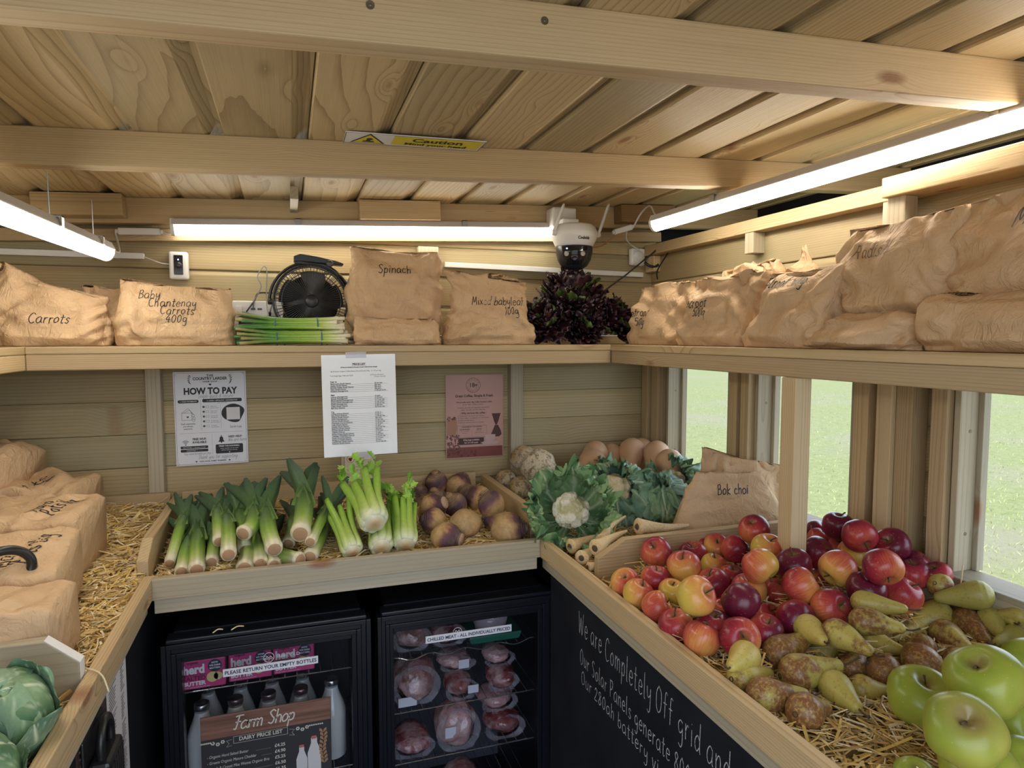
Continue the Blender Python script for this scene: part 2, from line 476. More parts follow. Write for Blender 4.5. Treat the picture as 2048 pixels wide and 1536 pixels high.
# wall with the windows: boards below the sill, above the heads and on the piers between
SILL_Z, HEAD_Z = 1.052, 1.56
WINS = [(1.766, 2.141), (1.275, 1.649), (0.62, 1.019)]
PIERS = [(-0.3, 0.62), (1.019, 1.275), (1.649, 1.766), (2.141, 2.36)]
mb = MB()
k = 0
while Z0 + k * PITCH < 1.84:
    z0 = Z0 + k * PITCH
    spans = [(-0.3, 2.36)] if (z0 + PITCH < SILL_Z + 0.03 or z0 > HEAD_Z - 0.03) else PIERS
    for a, b in spans:
        mb.prism([(XR + d, z0 + c) for c, d in plank_profile(PITCH, scoop=0.16, dep=0.006)], 1, a, b, 1)
    k += 1
struct(mb.build('wall_right', PINE_WALL), 'side wall of horizontal pine boards with three window openings', 'wall')
mb = MB()
for k in range(20):
    z0 = Z0 + k * PITCH
    mb.prism([(XL - d, z0 + c) for c, d in plank_profile(PITCH, scoop=0.16, dep=0.006)], 1, -0.3, 2.36, 1)
struct(mb.build('wall_left', PINE_WALL), 'side wall of pine boards behind the potato bags', 'wall')
mb = MB()
for k in range(20):
    z0 = Z0 + k * PITCH
    mb.prism([(-0.42 - d, z0 + c) for c, d in plank_profile(PITCH, scoop=0.16, dep=0.006)], 0, 0.80, 1.38, 0)
struct(mb.build('wall_front', PINE_WALL), 'front wall of pine boards behind the camera beside the entrance', 'wall')  # out of view, added to block part of the sky light from behind
# ceiling boards running front to back
CP = 0.172
mb = MB()
k = 0
x0 = -0.463 - 5 * CP
while x0 + k * CP < 1.84:
    xa = x0 + k * CP
    prof = [(xa + c, ceil_z(xa + c) + d) for c, d in plank_profile(CP, th=0.024, scoop=0.22, dep=0.013, gap=0.0028)]
    mb.prism(prof, 1, -0.4, 2.42, 1)
    k += 1
struct(mb.build('ceiling', PINE_CEIL), 'sloping ceiling of pine boards running front to back', 'ceiling')
mb = MB().box((XL - 0.1, -0.5, -0.03), (1.9, 2.45, 0.0))
struct(mb.build('floor', BLACKPAINT), 'dark hut floor below the bins', 'floor')
mb = MB().box((1.80, -0.4, 1.72), (1.83, 2.45, 2.10)).box((1.385, 2.40, 1.60), (1.80, 2.43, 2.10))
struct(mb.build('trim_1', BLACKPAINT), 'black fascia board seen through the gap above the window wall', 'fascia')

# roof beams
SCREW = flat('dull_screw', (0.20, 0.18, 0.13), 0.4, 0.8)
def screw_head(parent, x, y, z, r=0.0055, axis=(0, -1, 0)):
    M = zframe((x, y, z), axis)
    m = MB().lathe([(0, 0.0012), (r * 0.35, 0.0006), (r, 0.0008), (r, -0.002)], 12, M)
    return m.build('screw', SCREW, parent)
tn = 2
for (ya, yb, hh, lab, mt) in ((0.858, 0.905, 0.074, 'thick roof beam nearest the camera with two screws', PINE_RAIL), (1.558, 1.602, 0.074, 'roof beam beside the yellow caution sign', PINE), (2.252, 2.292, 0.076, 'roof beam along the top of the back wall', PINE)):
    mb = MB().board((0.375, (ya + yb) / 2, ceil_z(0.375) - hh / 2), (2.96, yb - ya, hh), 0, RSL)
    b = mb.build('trim_%d' % tn, mt, bevel=0.003); struct(b, lab, 'roof beam'); tn += 1
    if ya < 0.9:
        for (x, z) in ((0.105, 1.957), (0.335, 1.972)):
            screw_head(b, x, ya, z)
# stub joists and ledger on the back beam
for (a, b, c, d, lab) in ((-0.666, -0.442, 2.185, 2.252, 'short pine block on the back beam above the doorbell'), (0.227, 0.491, 2.20, 2.252, 'pine packing block on the back beam above the spinach bag'), (1.157, 1.38, 2.19, 2.252, 'brown stained block on the back beam beside the security camera')):
    mb = MB().board(((a + b) / 2, (c + d) / 2, ceil_z((a + b) / 2) - 0.034), (b - a, d - c, 0.062), 0, RSL)
    struct(mb.build('trim_%d' % tn, PINE if a < 1 else wood_mat('brown_stained_pine', (0.26, 0.15, 0.06), (0.15, 0.08, 0.03), green=0.1), bevel=0.002), lab, 'block'); tn += 1
mb = MB().board((0.2, 2.295, ceil_z(0.2) - 0.106), (2.36, 0.026, 0.036), 0, RSL)
struct(mb.build('trim_%d' % tn, PINE, bevel=0.002), 'ledger board under the long tube light on the back wall', 'ledger'); tn += 1
mb = MB().board((0.026, 2.14, ceil_z(0.026) - 0.022), (0.022, 0.225, 0.035), 1)
struct(mb.build('trim_%d' % tn, PINE_GREY), 'small grey batten on the ceiling above the fan', 'batten'); tn += 1
# studs on the back wall
for (a, b, z0, z1, lab) in ((-0.419, -0.376, 0.95, 1.46, 'stud beside the how to pay notice'), (0.160, 0.235, 0.95, 1.46, 'stud behind the price list'), (0.764, 0.811, 0.95, 1.46, 'stud beside the pink coffee poster'), (0.43, 0.50, 1.53, 1.86, 'stud behind the spinach bag')):
    mb = MB().board(((a + b) / 2, 2.301, (z0 + z1) / 2), (b - a, 0.04, z1 - z0), 2)
    struct(mb.build('trim_%d' % tn, PINE_GREY, bevel=0.002), lab, 'stud'); tn += 1
# frame timbers of the window wall
def stud(x0, x1, y0, y1, z0, z1, lab, mat=PINE, cat='stud', ax=2):
    global tn
    mb = MB().board(((x0 + x1) / 2, (y0 + y1) / 2, (z0 + z1) / 2), (x1 - x0, y1 - y0, z1 - z0), ax)
    o = struct(mb.build('trim_%d' % tn, mat, bevel=0.002), lab, cat); tn += 1
    return o
stud(1.315, 1.36, 2.262, 2.305, 0.95, 1.50, 'corner stud beside the squashes')
stud(1.315, 1.36, 2.187, 2.232, 0.95, 1.50, 'inner corner stud beside the squashes', PINE_RAIL)
stud(1.315, 1.36, 1.722, 1.762, 0.95, 1.50, 'stud on the pier behind the bok choi bag')
stud(1.305, 1.36, 1.653, 1.690, 0.95, 1.50, 'inner stud on the pier behind the bok choi bag', PINE_RAIL)
stud(1.315, 1.36, 1.228, 1.272, 0.95, 1.50, 'stud behind the shelf post')
stud(1.300, 1.36, 1.150, 1.192, 0.95, 1.50, 'second stud behind the shelf post', PINE_RAIL)
stud(1.310, 1.36, 1.106, 1.147, 0.95, 1.50, 'third stud behind the shelf post')
stud(1.312, 1.36, 1.024, 1.062, 0.95, 1.50, 'stud beside the window by the pears', PINE_RAIL)
stud(1.315, 1.36, -0.3, 2.30, 1.862, 1.900, 'top plate of the window wall', PINE, 'top plate', 1)
stud(1.262, 1.313, -0.3, 1.165, 1.858, 1.902, 'doubled top plate above the big paper bags', PINE, 'top plate', 1)
stud(1.318, 1.36, 1.665, 1.705, 1.80, 1.862, 'stub stud under the top plate', PINE_GREY)
stud(1.318, 1.36, 1.170, 1.212, 1.74, 1.862, 'stub stud beside the doubled top plate', PINE_GREY)
stud(1.275, 1.313, 1.115, 1.160, 1.74, 1.858, 'stub stud under the doubled top plate', PINE_GREY)
stud(1.33, 1.36, 2.255, 2.318, 1.80, 1.86, 'small corner block behind the motion sensor', PINE_RAIL)
stud(1.300, 1.385, 0.3, 2.30, 1.030, 1.052, 'window sill behind the vegetables', PINE_GREY, 'sill', 1)

# windows: liner boards, glazing
GLASS = NT('window_pane')
g = GLASS
tr = g.node('ShaderNodeBsdfTransparent'); tr.inputs[0].default_value = (0.97, 0.985, 0.98, 1)
gl = g.node('ShaderNodeBsdfGlossy'); gl.inputs['Roughness'].default_value = 0.03
fr = g.node('ShaderNodeFresnel'); fr.inputs[0].default_value = 1.45
ms = g.node('ShaderNodeMixShader')
g.put(ms.inputs[0], g.math('MULTIPLY', fr.outputs[0], g.math('SUBTRACT', 1.0, g.node('ShaderNodeNewGeometry').outputs['Backfacing']))); g.t.links.new(tr.outputs[0], ms.inputs[1]); g.t.links.new(gl.outputs[0], ms.inputs[2])
g.t.links.new(ms.outputs[0], g.t.nodes['Material Output'].inputs[0])
GLASS = g.m
for i, (a, b) in enumerate(WINS):
    w = empty('window_%d' % (i + 1), (1.375, (a + b) / 2, SILL_Z))
    struct(w, ['window beside the squashes', 'window behind the bok choi bags', 'window beside the pears'][i] + ' looking onto grass', 'window')
    h = b - a
    for nm, c, s, ax in (('jamb', (-0.012, h / 2 - 0.007, 0.25), (0.075, 0.014, 0.50), 2), ('jamb', (-0.012, -h / 2 + 0.007, 0.25), (0.075, 0.014, 0.50), 2), ('window_head', (0, 0, 0.5), (0.05, h, 0.02), 1), ('window_bead', (0.012, h / 2 - 0.02, 0.25), (0.02, 0.012, 0.5), 2), ('window_bead', (0.012, -h / 2 + 0.02, 0.25), (0.02, 0.012, 0.5), 2)):
        p = MB().board(c, s, ax).build(nm, PINE_GREY, w, bevel=0.0015)
        if nm == 'jamb' and c[1] > 0:
            for zz in (0.08, 0.30, 0.43):
                screw_head(p, -0.02, h / 2 - 0.014, zz, 0.004)
    MB().box((0.018, -h / 2 + 0.014, 0.0), (0.021, h / 2 - 0.014, 0.5)).build('pane', GLASS, w)

# ------------------------------------------------------------------ the field outside
GRASS = NT('grass')
co = GRASS.objco()
n1 = GRASS.noise(co, 0.35, 4, 0.6); n2 = GRASS.noise(co, 9, 4, 0.7); n3 = GRASS.noise(GRASS.scale(co, (1.0, 1.0, 1.0)), 55, 2, 0.6)
c = GRASS.ramp(n2, (0.30, (0.095, 0.116, 0.034)), (0.52, (0.142, 0.155, 0.062)), (0.75, (0.182, 0.182, 0.092)))
c = GRASS.mix(GRASS.ramp(n3, (0.42, 0.0), (0.66, 0.7)), c, (0.178, 0.186, 0.10))
c = GRASS.mix(GRASS.ramp(n1, (0.50, 0.0), (0.66, 0.65)), c, (0.17, 0.155, 0.115))
GRASS.set(c, 0.9, spec=0.1)
GRASS.bump(n2, 0.6, 0.05)
GRASS = GRASS.m
m = MB()
m.add([(-60, -60, -0.35), (90, -60, -0.35), (90, 60, -0.35), (-60, 60, -0.35)], [(0, 1, 2, 3)])
struct(m.build('ground', GRASS), 'sunlit grass field outside the windows', 'ground')
m = MB().box((-7, -9, -0.345), (7, 0.2, -0.335))  # unseen neutral slab, added to keep green grass bounce off the ceiling
struct(m.build('ground', flat('neutral_bounce_ground', (0.30, 0.29, 0.27), 0.9)), 'pale gravel yard in front of the hut', 'ground')
# tufts standing up from the turf in the part of the field seen through the panes
gr = np.random.default_rng(3)
N = 26000
d = 2.6 + 22 * gr.random(N) ** 1.7; a = np.radians(gr.uniform(15, 75, N))
bx = 1.9 + d * np.sin(a); by = 0.2 + d * np.cos(a)
hgt = gr.uniform(0.012, 0.040, N); an = gr.uniform(0, 2 * PI, N); wd = hgt * 0.16
lx, ly = gr.normal(0, 0.5, N) * hgt, gr.normal(0, 0.5, N) * hgt
V = np.empty((N, 3, 3))
V[:, 0] = np.stack([bx - wd * np.cos(an), by - wd * np.sin(an), np.full(N, -0.352)], 1)
V[:, 1] = np.stack([bx + wd * np.cos(an), by + wd * np.sin(an), np.full(N, -0.352)], 1)
V[:, 2] = np.stack([bx + lx, by + ly, -0.35 + hgt], 1)
me = bpy.data.meshes.new('grass_blades')
me.from_pydata(V.reshape(-1, 3).tolist(), [], np.arange(3 * N).reshape(-1, 3).tolist())
cc = np.array([(0.25, 0.29, 0.10), (0.33, 0.35, 0.16), (0.38, 0.37, 0.21), (0.29, 0.33, 0.13)])[gr.integers(0, 4, N)]
set_col(me, np.repeat(cc, 3, axis=0))
BLADE = NT('grass_blade'); BLADE.set(BLADE.attr('col', 'Color'), 0.8, spec=0.15); BLADE = BLADE.m
me.materials.append(BLADE)
o = bpy.data.objects.new('grass', me); COL.objects.link(o)
tag(o, 'short pale green grass growing in the field outside the windows', 'grass', kind='stuff')

# ================================================================== shelves
def shelf(name, loc, label):
    return empty(name, loc, 0, label, 'shelf')
ZS, ZR = 1.5245, 1.462
s = shelf('upper_shelf', (0.195, 2.02, ZR), 'long pine shelf across the back wall carrying spring onions and lettuce')
def local(mbuilder, name, mat, parent, bevel=0.0015, smooth=False):
    """build from world coordinates, then hang under a parent that sits elsewhere"""
    o = mbuilder.build(name, mat, None, smooth, bevel)
    o.parent = parent
    o.matrix_parent_inverse = Matrix.Translation(-Vector(parent.location)) if parent.rotation_euler.z == 0 else (Matrix.Translation(parent.location) @ parent.rotation_euler.to_matrix().to_4x4()).inverted()
    return o
local(MB().board((0.195, 2.168, ZS - 0.010), (1.676, 0.298, 0.020), 0), 'shelf_board', PINE, s, 0.003)
local(MB().board((0.195, 2.033, (ZR + ZS - 0.020) / 2), (1.676, 0.024, ZS - 0.020 - ZR), 0), 'front_rail', PINE_RAIL, s, 0.003)
s = shelf('upper_shelf', (1.19, 1.2, ZR), 'pine shelf along the window wall carrying beetroot bags, held on a post')
local(MB().board((1.196, 1.27, ZS - 0.0105), (0.326, 2.08, 0.021), 1), 'shelf_board', PINE, s, 0.003)
local(MB().board((1.050, 1.27, (ZR + ZS - 0.021) / 2), (0.026, 2.08, ZS - 0.021 - ZR), 1), 'front_rail', PINE_RAIL, s, 0.003)
local(MB().board((1.0515, 1.173, 1.206), (0.043, 0.044, 0.512), 2), 'post', PINE_RAIL, s, 0.0025)
s = shelf('upper_shelf', (-0.8, 1.2, ZR), 'pine shelf along the wall on the side of the carrot bags')
local(MB().board((-0.806, 1.27, ZS - 0.0105), (0.326, 2.08, 0.021), 1), 'shelf_board', PINE, s, 0.003)
local(MB().board((-0.657, 1.27, (ZR + ZS - 0.021) / 2), (0.026, 2.08, ZS - 0.021 - ZR), 1), 'front_rail', PINE, s, 0.003)

# ================================================================== produce bins
ZRAIL, ZBASE, ZDIV = 0.995, 0.945, 1.055
def divider_along_y(parent, x0, x1, ya, yb, zt=ZDIV):
    """divider with a clipped front top corner"""
    poly = [(yb, 0.93), (yb, zt), (ya + 0.075, zt), (ya, zt - 0.035), (ya, 0.93)]
    return local(MB().prism(poly, 0, x0, x1, 1), 'divider', PINE, parent, 0.002)
def divider_along_x(parent, y0, y1, xa, xb, clip, zt=ZDIV, mat=None):
    s_ = 1 if xb > xa else -1
    poly = [(xb, 0.93), (xb, zt), (xa + s_ * clip, zt), (xa, zt - 0.042), (xa, 0.93)]
    return local(MB().prism(poly, 1, y0, y1, 0), 'divider', mat or PINE_GREY, parent, 0.002)
b = empty('produce_bin', (0.17, 2.0, 0.909), 0, 'pine produce bin on the back wall holding leeks, celery and swedes', 'bin')
local(MB().board((0.167, 1.679, 0.970), (0.953, 0.022, 0.050), 0), 'front_rail', PINE_GREY, b, 0.002)
fa = local(MB().board((0.167, 1.702, 0.925), (0.953, 0.020, 0.040), 0), 'lower_rail', PINE_GREY, b, 0.002)
local(MB().board((0.167, 2.0, 0.932), (0.953, 0.60, 0.018), 0), 'bin_floor', PINE_GREY, b)
local(MB().board((0.150, 2.272, 1.010), (0.95, 0.018, 0.115), 0), 'back_rail', PINE, b, 0.002)
divider_along_y(b, -0.352, -0.327, 1.735, 2.28)
divider_along_y(b, 0.648, 0.672, 1.760, 2.28)
b = empty('produce_bin', (-0.64, 1.3, 0.909), 0, 'pine produce bin holding potato bags on a deep straw bed', 'bin')
local(MB().board((-0.320, 1.00, 0.970), (0.022, 1.40, 0.050), 1), 'front_rail', PINE, b, 0.002)
local(MB().board((-0.335, 1.00, 0.925), (0.02, 1.40, 0.040), 1), 'lower_rail', PINE_GREY, b, 0.002)
local(MB().board((-0.645, 1.3, 0.932), (0.62, 1.98, 0.018), 1), 'bin_floor', PINE_GREY, b)
local(MB().board((-0.660, 2.272, 1.010), (0.605, 0.018, 0.115), 0), 'back_rail', PINE, b, 0.002)
d_ = divider_along_x(b, 1.214, 1.237, -0.333, -0.955, 0.048, 1.064, PINE_GREY)
d_['label'] = 'grey divider with a clipped white front corner'
WHITE_END = flat('white_painted_end', (0.78, 0.77, 0.76), 0.5)
poly = [(-0.3332, 0.93), (-0.3332, 1.0215), (-0.381, 1.0635), (-0.381, 1.0648), (-0.3322, 1.0225), (-0.3322, 0.93)]
local(MB().prism(poly, 1, 1.2145, 1.2365, 0), 'painted_edge', WHITE_END, b, 0)
b = empty('produce_bin', (0.99, 1.3, 0.909), 0, 'pine produce bin under the windows heaped with apples and pears', 'bin')
local(MB().board((0.655, 1.00, 0.970), (0.0225, 1.40, 0.050), 1), 'front_rail', PINE, b, 0.002)
local(MB().board((0.672, 1.00, 0.925), (0.02, 1.40, 0.040), 1), 'lower_rail', PINE_GREY, b, 0.002)
local(MB().board((0.985, 1.3, 0.932), (0.62, 1.98, 0.018), 1), 'bin_floor', PINE_GREY, b)
local(MB().board((1.02, 2.272, 1.010), (0.60, 0.018, 0.115), 0), 'back_rail', PINE, b, 0.002)
local(MB().board((1.3055, 1.28, 0.99), (0.018, 1.96, 0.10), 1), 'wall_rail', PINE_GREY, b, 0.002)
divider_along_x(b, 1.425, 1.447, 0.700, 1.27, 0.075, 1.055, PINE)

# black panels below the bins
m = MB().box((-0.350, 0.3, 0.0), (-0.336, 2.19, 0.905))
struct(m.build('trim_%d' % tn, BLACKPAINT), 'black panel under the potato bin', 'panel'); tn += 1
# ------------------------------------------------------------------ chalkboard
cb = empty('chalkboard', (0.668, 1.66, 0.0), -PI / 2, 'black chalkboard panel with handwritten white lines below the apple bin', 'chalkboard')
MB().box((0.0, 0.004, 0.0), (1.36, 0.018, 0.905)).build('board', BLACKBOARD, cb)
CHALK = NT('chalk')
v_ = CHALK.noise(CHALK.objco(), 300, 2)
CHALK.set(CHALK.ramp(v_, (0.30, (0.20, 0.21, 0.23)), (0.6, (0.62, 0.63, 0.66))), 0.95, spec=0.05); CHALK = CHALK.m
m = MB()
# local x runs towards the camera, local z up; text sits on local y = 0.004
for (txt, x, z, size, sd, wid) in (('We are Completely Off grid and', 0.187, 0.816, 0.054, 3, 0.60), ('Our Solar Panels generate 800w', 0.197, 0.740, 0.040, 4, 0.50), ('Our 280ah battery via a', 0.205, 0.692, 0.034, 5, 0.42)):
    sts = hand_strokes(txt, size, 0, 0, 0.3, 0.05, sd, 1.6)
    kx = wid / max(p[0] for st in sts for p in st)
    for st in sts:
        n0 = len(m.v)
        line2(m, [(x + p[0] * kx, z + p[1]) for p in st], 0.0019)
        for q in range(n0, len(m.v)):
            px, pz, _ = m.v[q]; m.v[q] = (px, 0.0033, pz)
m.build('chalk_writing', CHALK, cb)

# ================================================================== paper bags
PAPER = NT('kraft_paper')
co = PAPER.objco()
n1 = PAPER.noise(co, 9, 4, 0.6); n2 = PAPER.noise(PAPER.scale(co, (6, 6, 140)), 1.0, 2, 0.6)
base = PAPER.mix(n1, (0.56, 0.37, 0.205), (0.68, 0.475, 0.285))
base = PAPER.mix(PAPER.math('MULTIPLY', n2, 0.25), base, (0.42, 0.26, 0.13))
PAPER.set(base, 0.62, spec=0.3)
wv = PAPER.vmath('ADD', co, PAPER.scale(PAPER.noise(co, 11, 2, out='Color'), 0.12))
f1 = PAPER.voro(PAPER.scale(wv, (1.0, 1.0, 0.7)), 15)
f2 = PAPER.voro(PAPER.scale(wv, (0.8, 1.0, 1.2)), 36)
wr = PAPER.noise(PAPER.scale(co, (1.0, 1.0, 0.6)), 30, 4, 0.6, 1.2)
hgt = PAPER.math('ADD', PAPER.math('MULTIPLY', f1, 0.0058), PAPER.math('ADD', PAPER.math('MULTIPLY', f2, 0.0026), PAPER.math('MULTIPLY', PAPER.math('ABSOLUTE', PAPER.math('SUBTRACT', wr, 0.5)), 0.010)))
PAPER.bump(hgt, 0.9, 1.0)
PAPER = PAPER.m
INK = flat('marker_ink', (0.012, 0.012, 0.015), 0.6)
INK_FAINT = flat('faint_ink', (0.22, 0.13, 0.07), 0.7)

def tri(x):
    return np.abs((x % 1.0) - 0.5) * 2.0
def crumple(P, seed, amp):
    r = np.random.default_rng(seed)
    d = np.zeros(len(P))
    W = P.copy()
    for k in range(3):
        n = r.normal(size=3); n /= np.linalg.norm(n)
        W = W + 0.02 * np.outer(np.sin(P @ n * r.uniform(14, 30) + r.uniform(0, 6)), r.normal(size=3) * 0.6)
    for lam, a in ((0.19, 1.0), (0.13, 0.9), (0.10, 0.8), (0.075, 0.65), (0.055, 0.5), (0.045, 0.4), (0.035, 0.3), (0.03, 0.28)):
        n = r.normal(size=3); n[1] *= 0.5; n /= np.linalg.norm(n)
        m_ = r.normal(size=3); m_ /= np.linalg.norm(m_)
        mask = 1.5 * np.clip(0.5 + 1.6 * np.sin(P @ m_ * r.uniform(18, 34) + r.uniform(0, 6)), 0, 1)
        d += a * (tri(W @ n / lam + r.uniform(0, 1)) - 0.5) * mask
    # crumpled facets: cones around scattered points meet in sharp folds
    lo, hi = P.min(0), P.max(0)
    for n_, a in ((40, 0.9), (120, 0.35)):
        S = lo + (hi - lo) * r.random((n_, 3))
        dist = np.min(np.linalg.norm((W[:, None, :] - S[None]) * np.array((1.0, 0.6, 1.0)), axis=2), axis=1)
        m_ = r.normal(size=3); m_ /= np.linalg.norm(m_)
        d += a * (dist / max(1e-6, dist.mean()) - 1.0) * np.clip(0.45 + 0.75 * np.sin(P @ m_ * 20 + r.uniform(0, 6)), 0, 1)
    return d * amp

def bag_mesh(W, H, D, seed, prof=None, dep=None, slope=0.0, lean=0.0, amp=0.008, peak=(), nu=96, nv=54, fold=0.012, sag=0.0, twist=0.0, e=0.45, ey=0.7, k=1.2):
    amp = amp * k
    """a filled paper bag standing on z = 0: prof/dep = width and depth factors from bottom to top, slope = tilt of the top edge,
    peak = (u, height) corners pulled up, sag = sideways slump"""
    prof = prof or [(0, 0.94), (0.12, 1.0), (0.6, 0.98), (1, 0.95)]
    dep = dep or [(0, 0.75), (0.15, 1.0), (0.45, 0.85), (0.75, 0.45), (0.92, 0.14), (1, 0.05)]
    px, py = zip(*prof); dx, dy = zip(*dep)
    u = np.arange(nu) / nu; t = np.linspace(0, 1, nv)
    U, T = np.meshgrid(u, t)
    a = 2 * PI * U
    c, s_ = np.cos(a), np.sin(a)
    X = np.sign(c) * np.abs(c) ** e; Y = np.sign(s_) * np.abs(s_) ** ey
    w = np.interp(T, px, py) * W / 2; d_ = np.interp(T, dx, dy) * D / 2
    x = X * w; y = Y * d_
    hh = H * (1 + slope * X)
    for (u0, ph, wd) in peak:
        hh = hh + ph * np.exp(-((X - u0) / wd) ** 2)
    z = hh * T
    x = x + lean * T ** 1.5 + sag * np.sin(PI * T)
    if twist:
        ang = twist * T ** 2
        x, y = x * np.cos(ang) - y * np.sin(ang), x * np.sin(ang) + y * np.cos(ang)
    P = np.stack([x, y, z], -1).reshape(-1, 3)
    # outward direction for the crumples
    nrm = np.stack([X * 0.6 / max(W, 1e-3) * D, Y, np.zeros_like(X)], -1).reshape(-1, 3)
    nrm /= np.maximum(np.linalg.norm(nrm, axis=1), 1e-6)[:, None]
    Tt = T.reshape(-1)
    env = np.clip(Tt / 0.10, 0.25, 1.0)
    dd = crumple(P, seed, amp) * env
    P = P + nrm * dd[:, None]
    P[:, 2] += crumple(P + 3.1, seed + 5, amp * 0.55) * Tt
    r = np.random.default_rng(seed + 9)
    top = Tt > 0.999
    P[top, 2] += r.uniform(-1, 1, top.sum()) * 0.0022
    P[:, 2] = np.maximum(P[:, 2], 0.0008)
    faces = []
    for j in range(nv - 1):
        for i in range(nu):
            i2 = (i + 1) % nu
            faces.append((j * nu + i, j * nu + i2, (j + 1) * nu + i2, (j + 1) * nu + i))
    bc = len(P)
    P = np.vstack([P, [[0, 0, 0.001]], [[float(np.mean(P[top, 0])), float(np.mean(P[top, 1])), float(np.mean(P[top, 2])) - 0.004]]])
    for i in range(nu):
        i2 = (i + 1) % nu
        faces.append((bc, i2, i)); faces.append((bc + 1, (nv - 1) * nu + i, (nv - 1) * nu + i2))
    return P, faces

def ink_on(P, faces, strokes, M, width, parent, mat=INK, name='handwriting'):
    """strokes are 2-D; M maps (x, y, -1..) to bag space and is cast along its local +z onto the bag"""
    bvh = BVHTree.FromPolygons([Vector(p) for p in P], faces)
    zdir = (M.to_3x3() @ Vector((0, 0, 1))).normalized()
    mb = MB()
    for st in strokes:
        pts = []; nr = []
        for (x, y) in st:
            o_ = M @ Vector((x, y, 0))
            hit, n_, idx, dist = bvh.ray_cast(o_, zdir)
            if hit is None:
                if len(pts) > 1: pass
                continue
            if n_.dot(zdir) > 0: n_ = -n_
            pts.append(hit + n_ * 0.0009); nr.append(n_)
        for i in range(len(pts) - 1):
            a, b = pts[i], pts[i + 1]
            dvec = b - a
            if dvec.length < 1e-5 or dvec.length > 0.03: continue
            sd = dvec.cross(nr[i]).normalized() * width / 2; e_ = dvec.normalized() * width * 0.35
            mb.add([a - e_ - sd, b + e_ - sd, b + e_ + sd, a - e_ + sd], [(0, 1, 2, 3)])
    if mb.v:
        return mb.build(name, mat, parent)

def bag(loc, rz, W, H, D, seed, label, text=(), tilt=0.0, tsize=0.03, tpos=(0, 0.6), tline=0.034, tilt_x=0.0, group=None, face='front', mat_ink=None, trot=0.0, tw=0.0024, txs=1.0, **kw):
    P, F = bag_mesh(W, H, D, seed, **kw)
    me = bpy.data.meshes.new('paper_bag')
    me.from_pydata(P.tolist(), [], F)
    me.polygons.foreach_set('use_smooth', [True] * len(me.polygons))
    me.materials.append(PAPER); me.update()
    o = bpy.data.objects.new('paper_bag', me); COL.objects.link(o)
    o.location = loc; o.rotation_euler = (tilt_x, tilt, rz)
    tag(o, label, 'paper bag', group)
    if text:
        st = []
        for i, ln in enumerate(text):
            off = ln[1] if isinstance(ln, tuple) else 0.0
            ln = ln[0] if isinstance(ln, tuple) else ln
            q = hand_strokes(ln, tsize, 0, 0, 0.35, 0.15, seed + i)
            st += [[(off + x * txs, y - i * tline) for x, y in s_] for s_ in q]
        c, s_ = math.cos(trot), math.sin(trot)
        if face == 'front':
            M = Matrix(((c, -s_, 0, tpos[0]), (0, 0, 1, -0.6), (s_, c, 0, tpos[1]), (0, 0, 0, 1)))
        else:
            M = Matrix(((c, -s_, 0, tpos[0]), (s_, c, 0, tpos[1]), (0, 0, -1, 0.8), (0, 0, 0, 1)))
        ink_on(P, F, st, M, tw, o, mat_ink or INK)
    return o

PILLOW = dict(dep=[(0, 0.55), (0.2, 0.95), (0.5, 1.0), (0.8, 0.7), (1, 0.12)], prof=[(0, 0.95), (0.2, 1.0), (0.7, 0.99), (1, 0.9)])
ZT = ZS
# ---- on the back shelf
bag((-0.600, 2.115, ZT), 0.05, 0.275, 0.150, 0.13, 11, 'wrinkled carrot bag with its corner peaked up high, at the shelf bend', ['Carrots'], tsize=0.026, tpos=(-0.045, 0.062), slope=-0.12, peak=[(-0.75, 0.045, 0.35)], lean=-0.01, amp=0.011, txs=0.85)
bag((-0.475, 2.215, ZT), 0.0, 0.16, 0.165, 0.10, 12, 'unmarked paper bag squeezed behind two carrot bags', amp=0.010)
bag((-0.296, 2.105, ZT), 0.02, 0.305, 0.168, 0.13, 13, 'wide paper bag marked baby chantenay carrots beneath the doorbell', [('Baby', 0.0), ('Chantenay', 0.025), ('Carrots', 0.055), ('400g', 0.07)], tsize=0.024, tpos=(-0.095, 0.132), tline=0.022, slope=-0.05, peak=[(-0.9, 0.012, 0.15)], amp=0.0075, prof=[(0, 1.0), (0.1, 1.02), (0.5, 0.98), (1, 0.95)], txs=0.9, tw=0.0019)
bag((0.334, 2.170, ZT + 0.004), 0.0, 0.292, 0.292, 0.13, 14, 'tall upright bag marked spinach between fan and baby leaf bag', ['Spinach'], tsize=0.028, tpos=(-0.062, 0.222), dep=[(0, 0.6), (0.2, 0.9), (0.5, 1.0), (0.7, 0.85), (0.88, 0.35), (1, 0.06)], amp=0.010, slope=0.0, peak=[(-0.8, 0.01, 0.25)], prof=[(0, 0.95), (0.3, 1.0), (0.55, 1.0), (0.8, 0.98), (1, 0.92)], txs=0.9)
bag((0.318, 2.068, ZT), 0.0, 0.272, 0.082, 0.085, 15, 'low crumpled paper bag lying in front of the tall spinach bag', amp=0.010, **PILLOW)
bag((0.448, 2.20, ZT), 0.0, 0.05, 0.13, 0.08, 16, 'narrow sliver of paper bag wedged between spinach and baby leaf', amp=0.008)
bag((0.628, 2.098, ZT), -0.02, 0.285, 0.222, 0.13, 17, 'paper bag marked mixed baby leaf beside the dark lettuce', ['Mixed babyleaf', ('100g', 0.105)], tsize=0.027, tpos=(-0.068, 0.128), tline=0.030, prof=[(0, 1.12), (0.12, 1.06), (0.5, 0.92), (0.8, 0.93), (1, 0.90)], amp=0.012, peak=[(0.85, 0.0, 0.2)], slope=-0.04, txs=0.8, tw=0.0021)
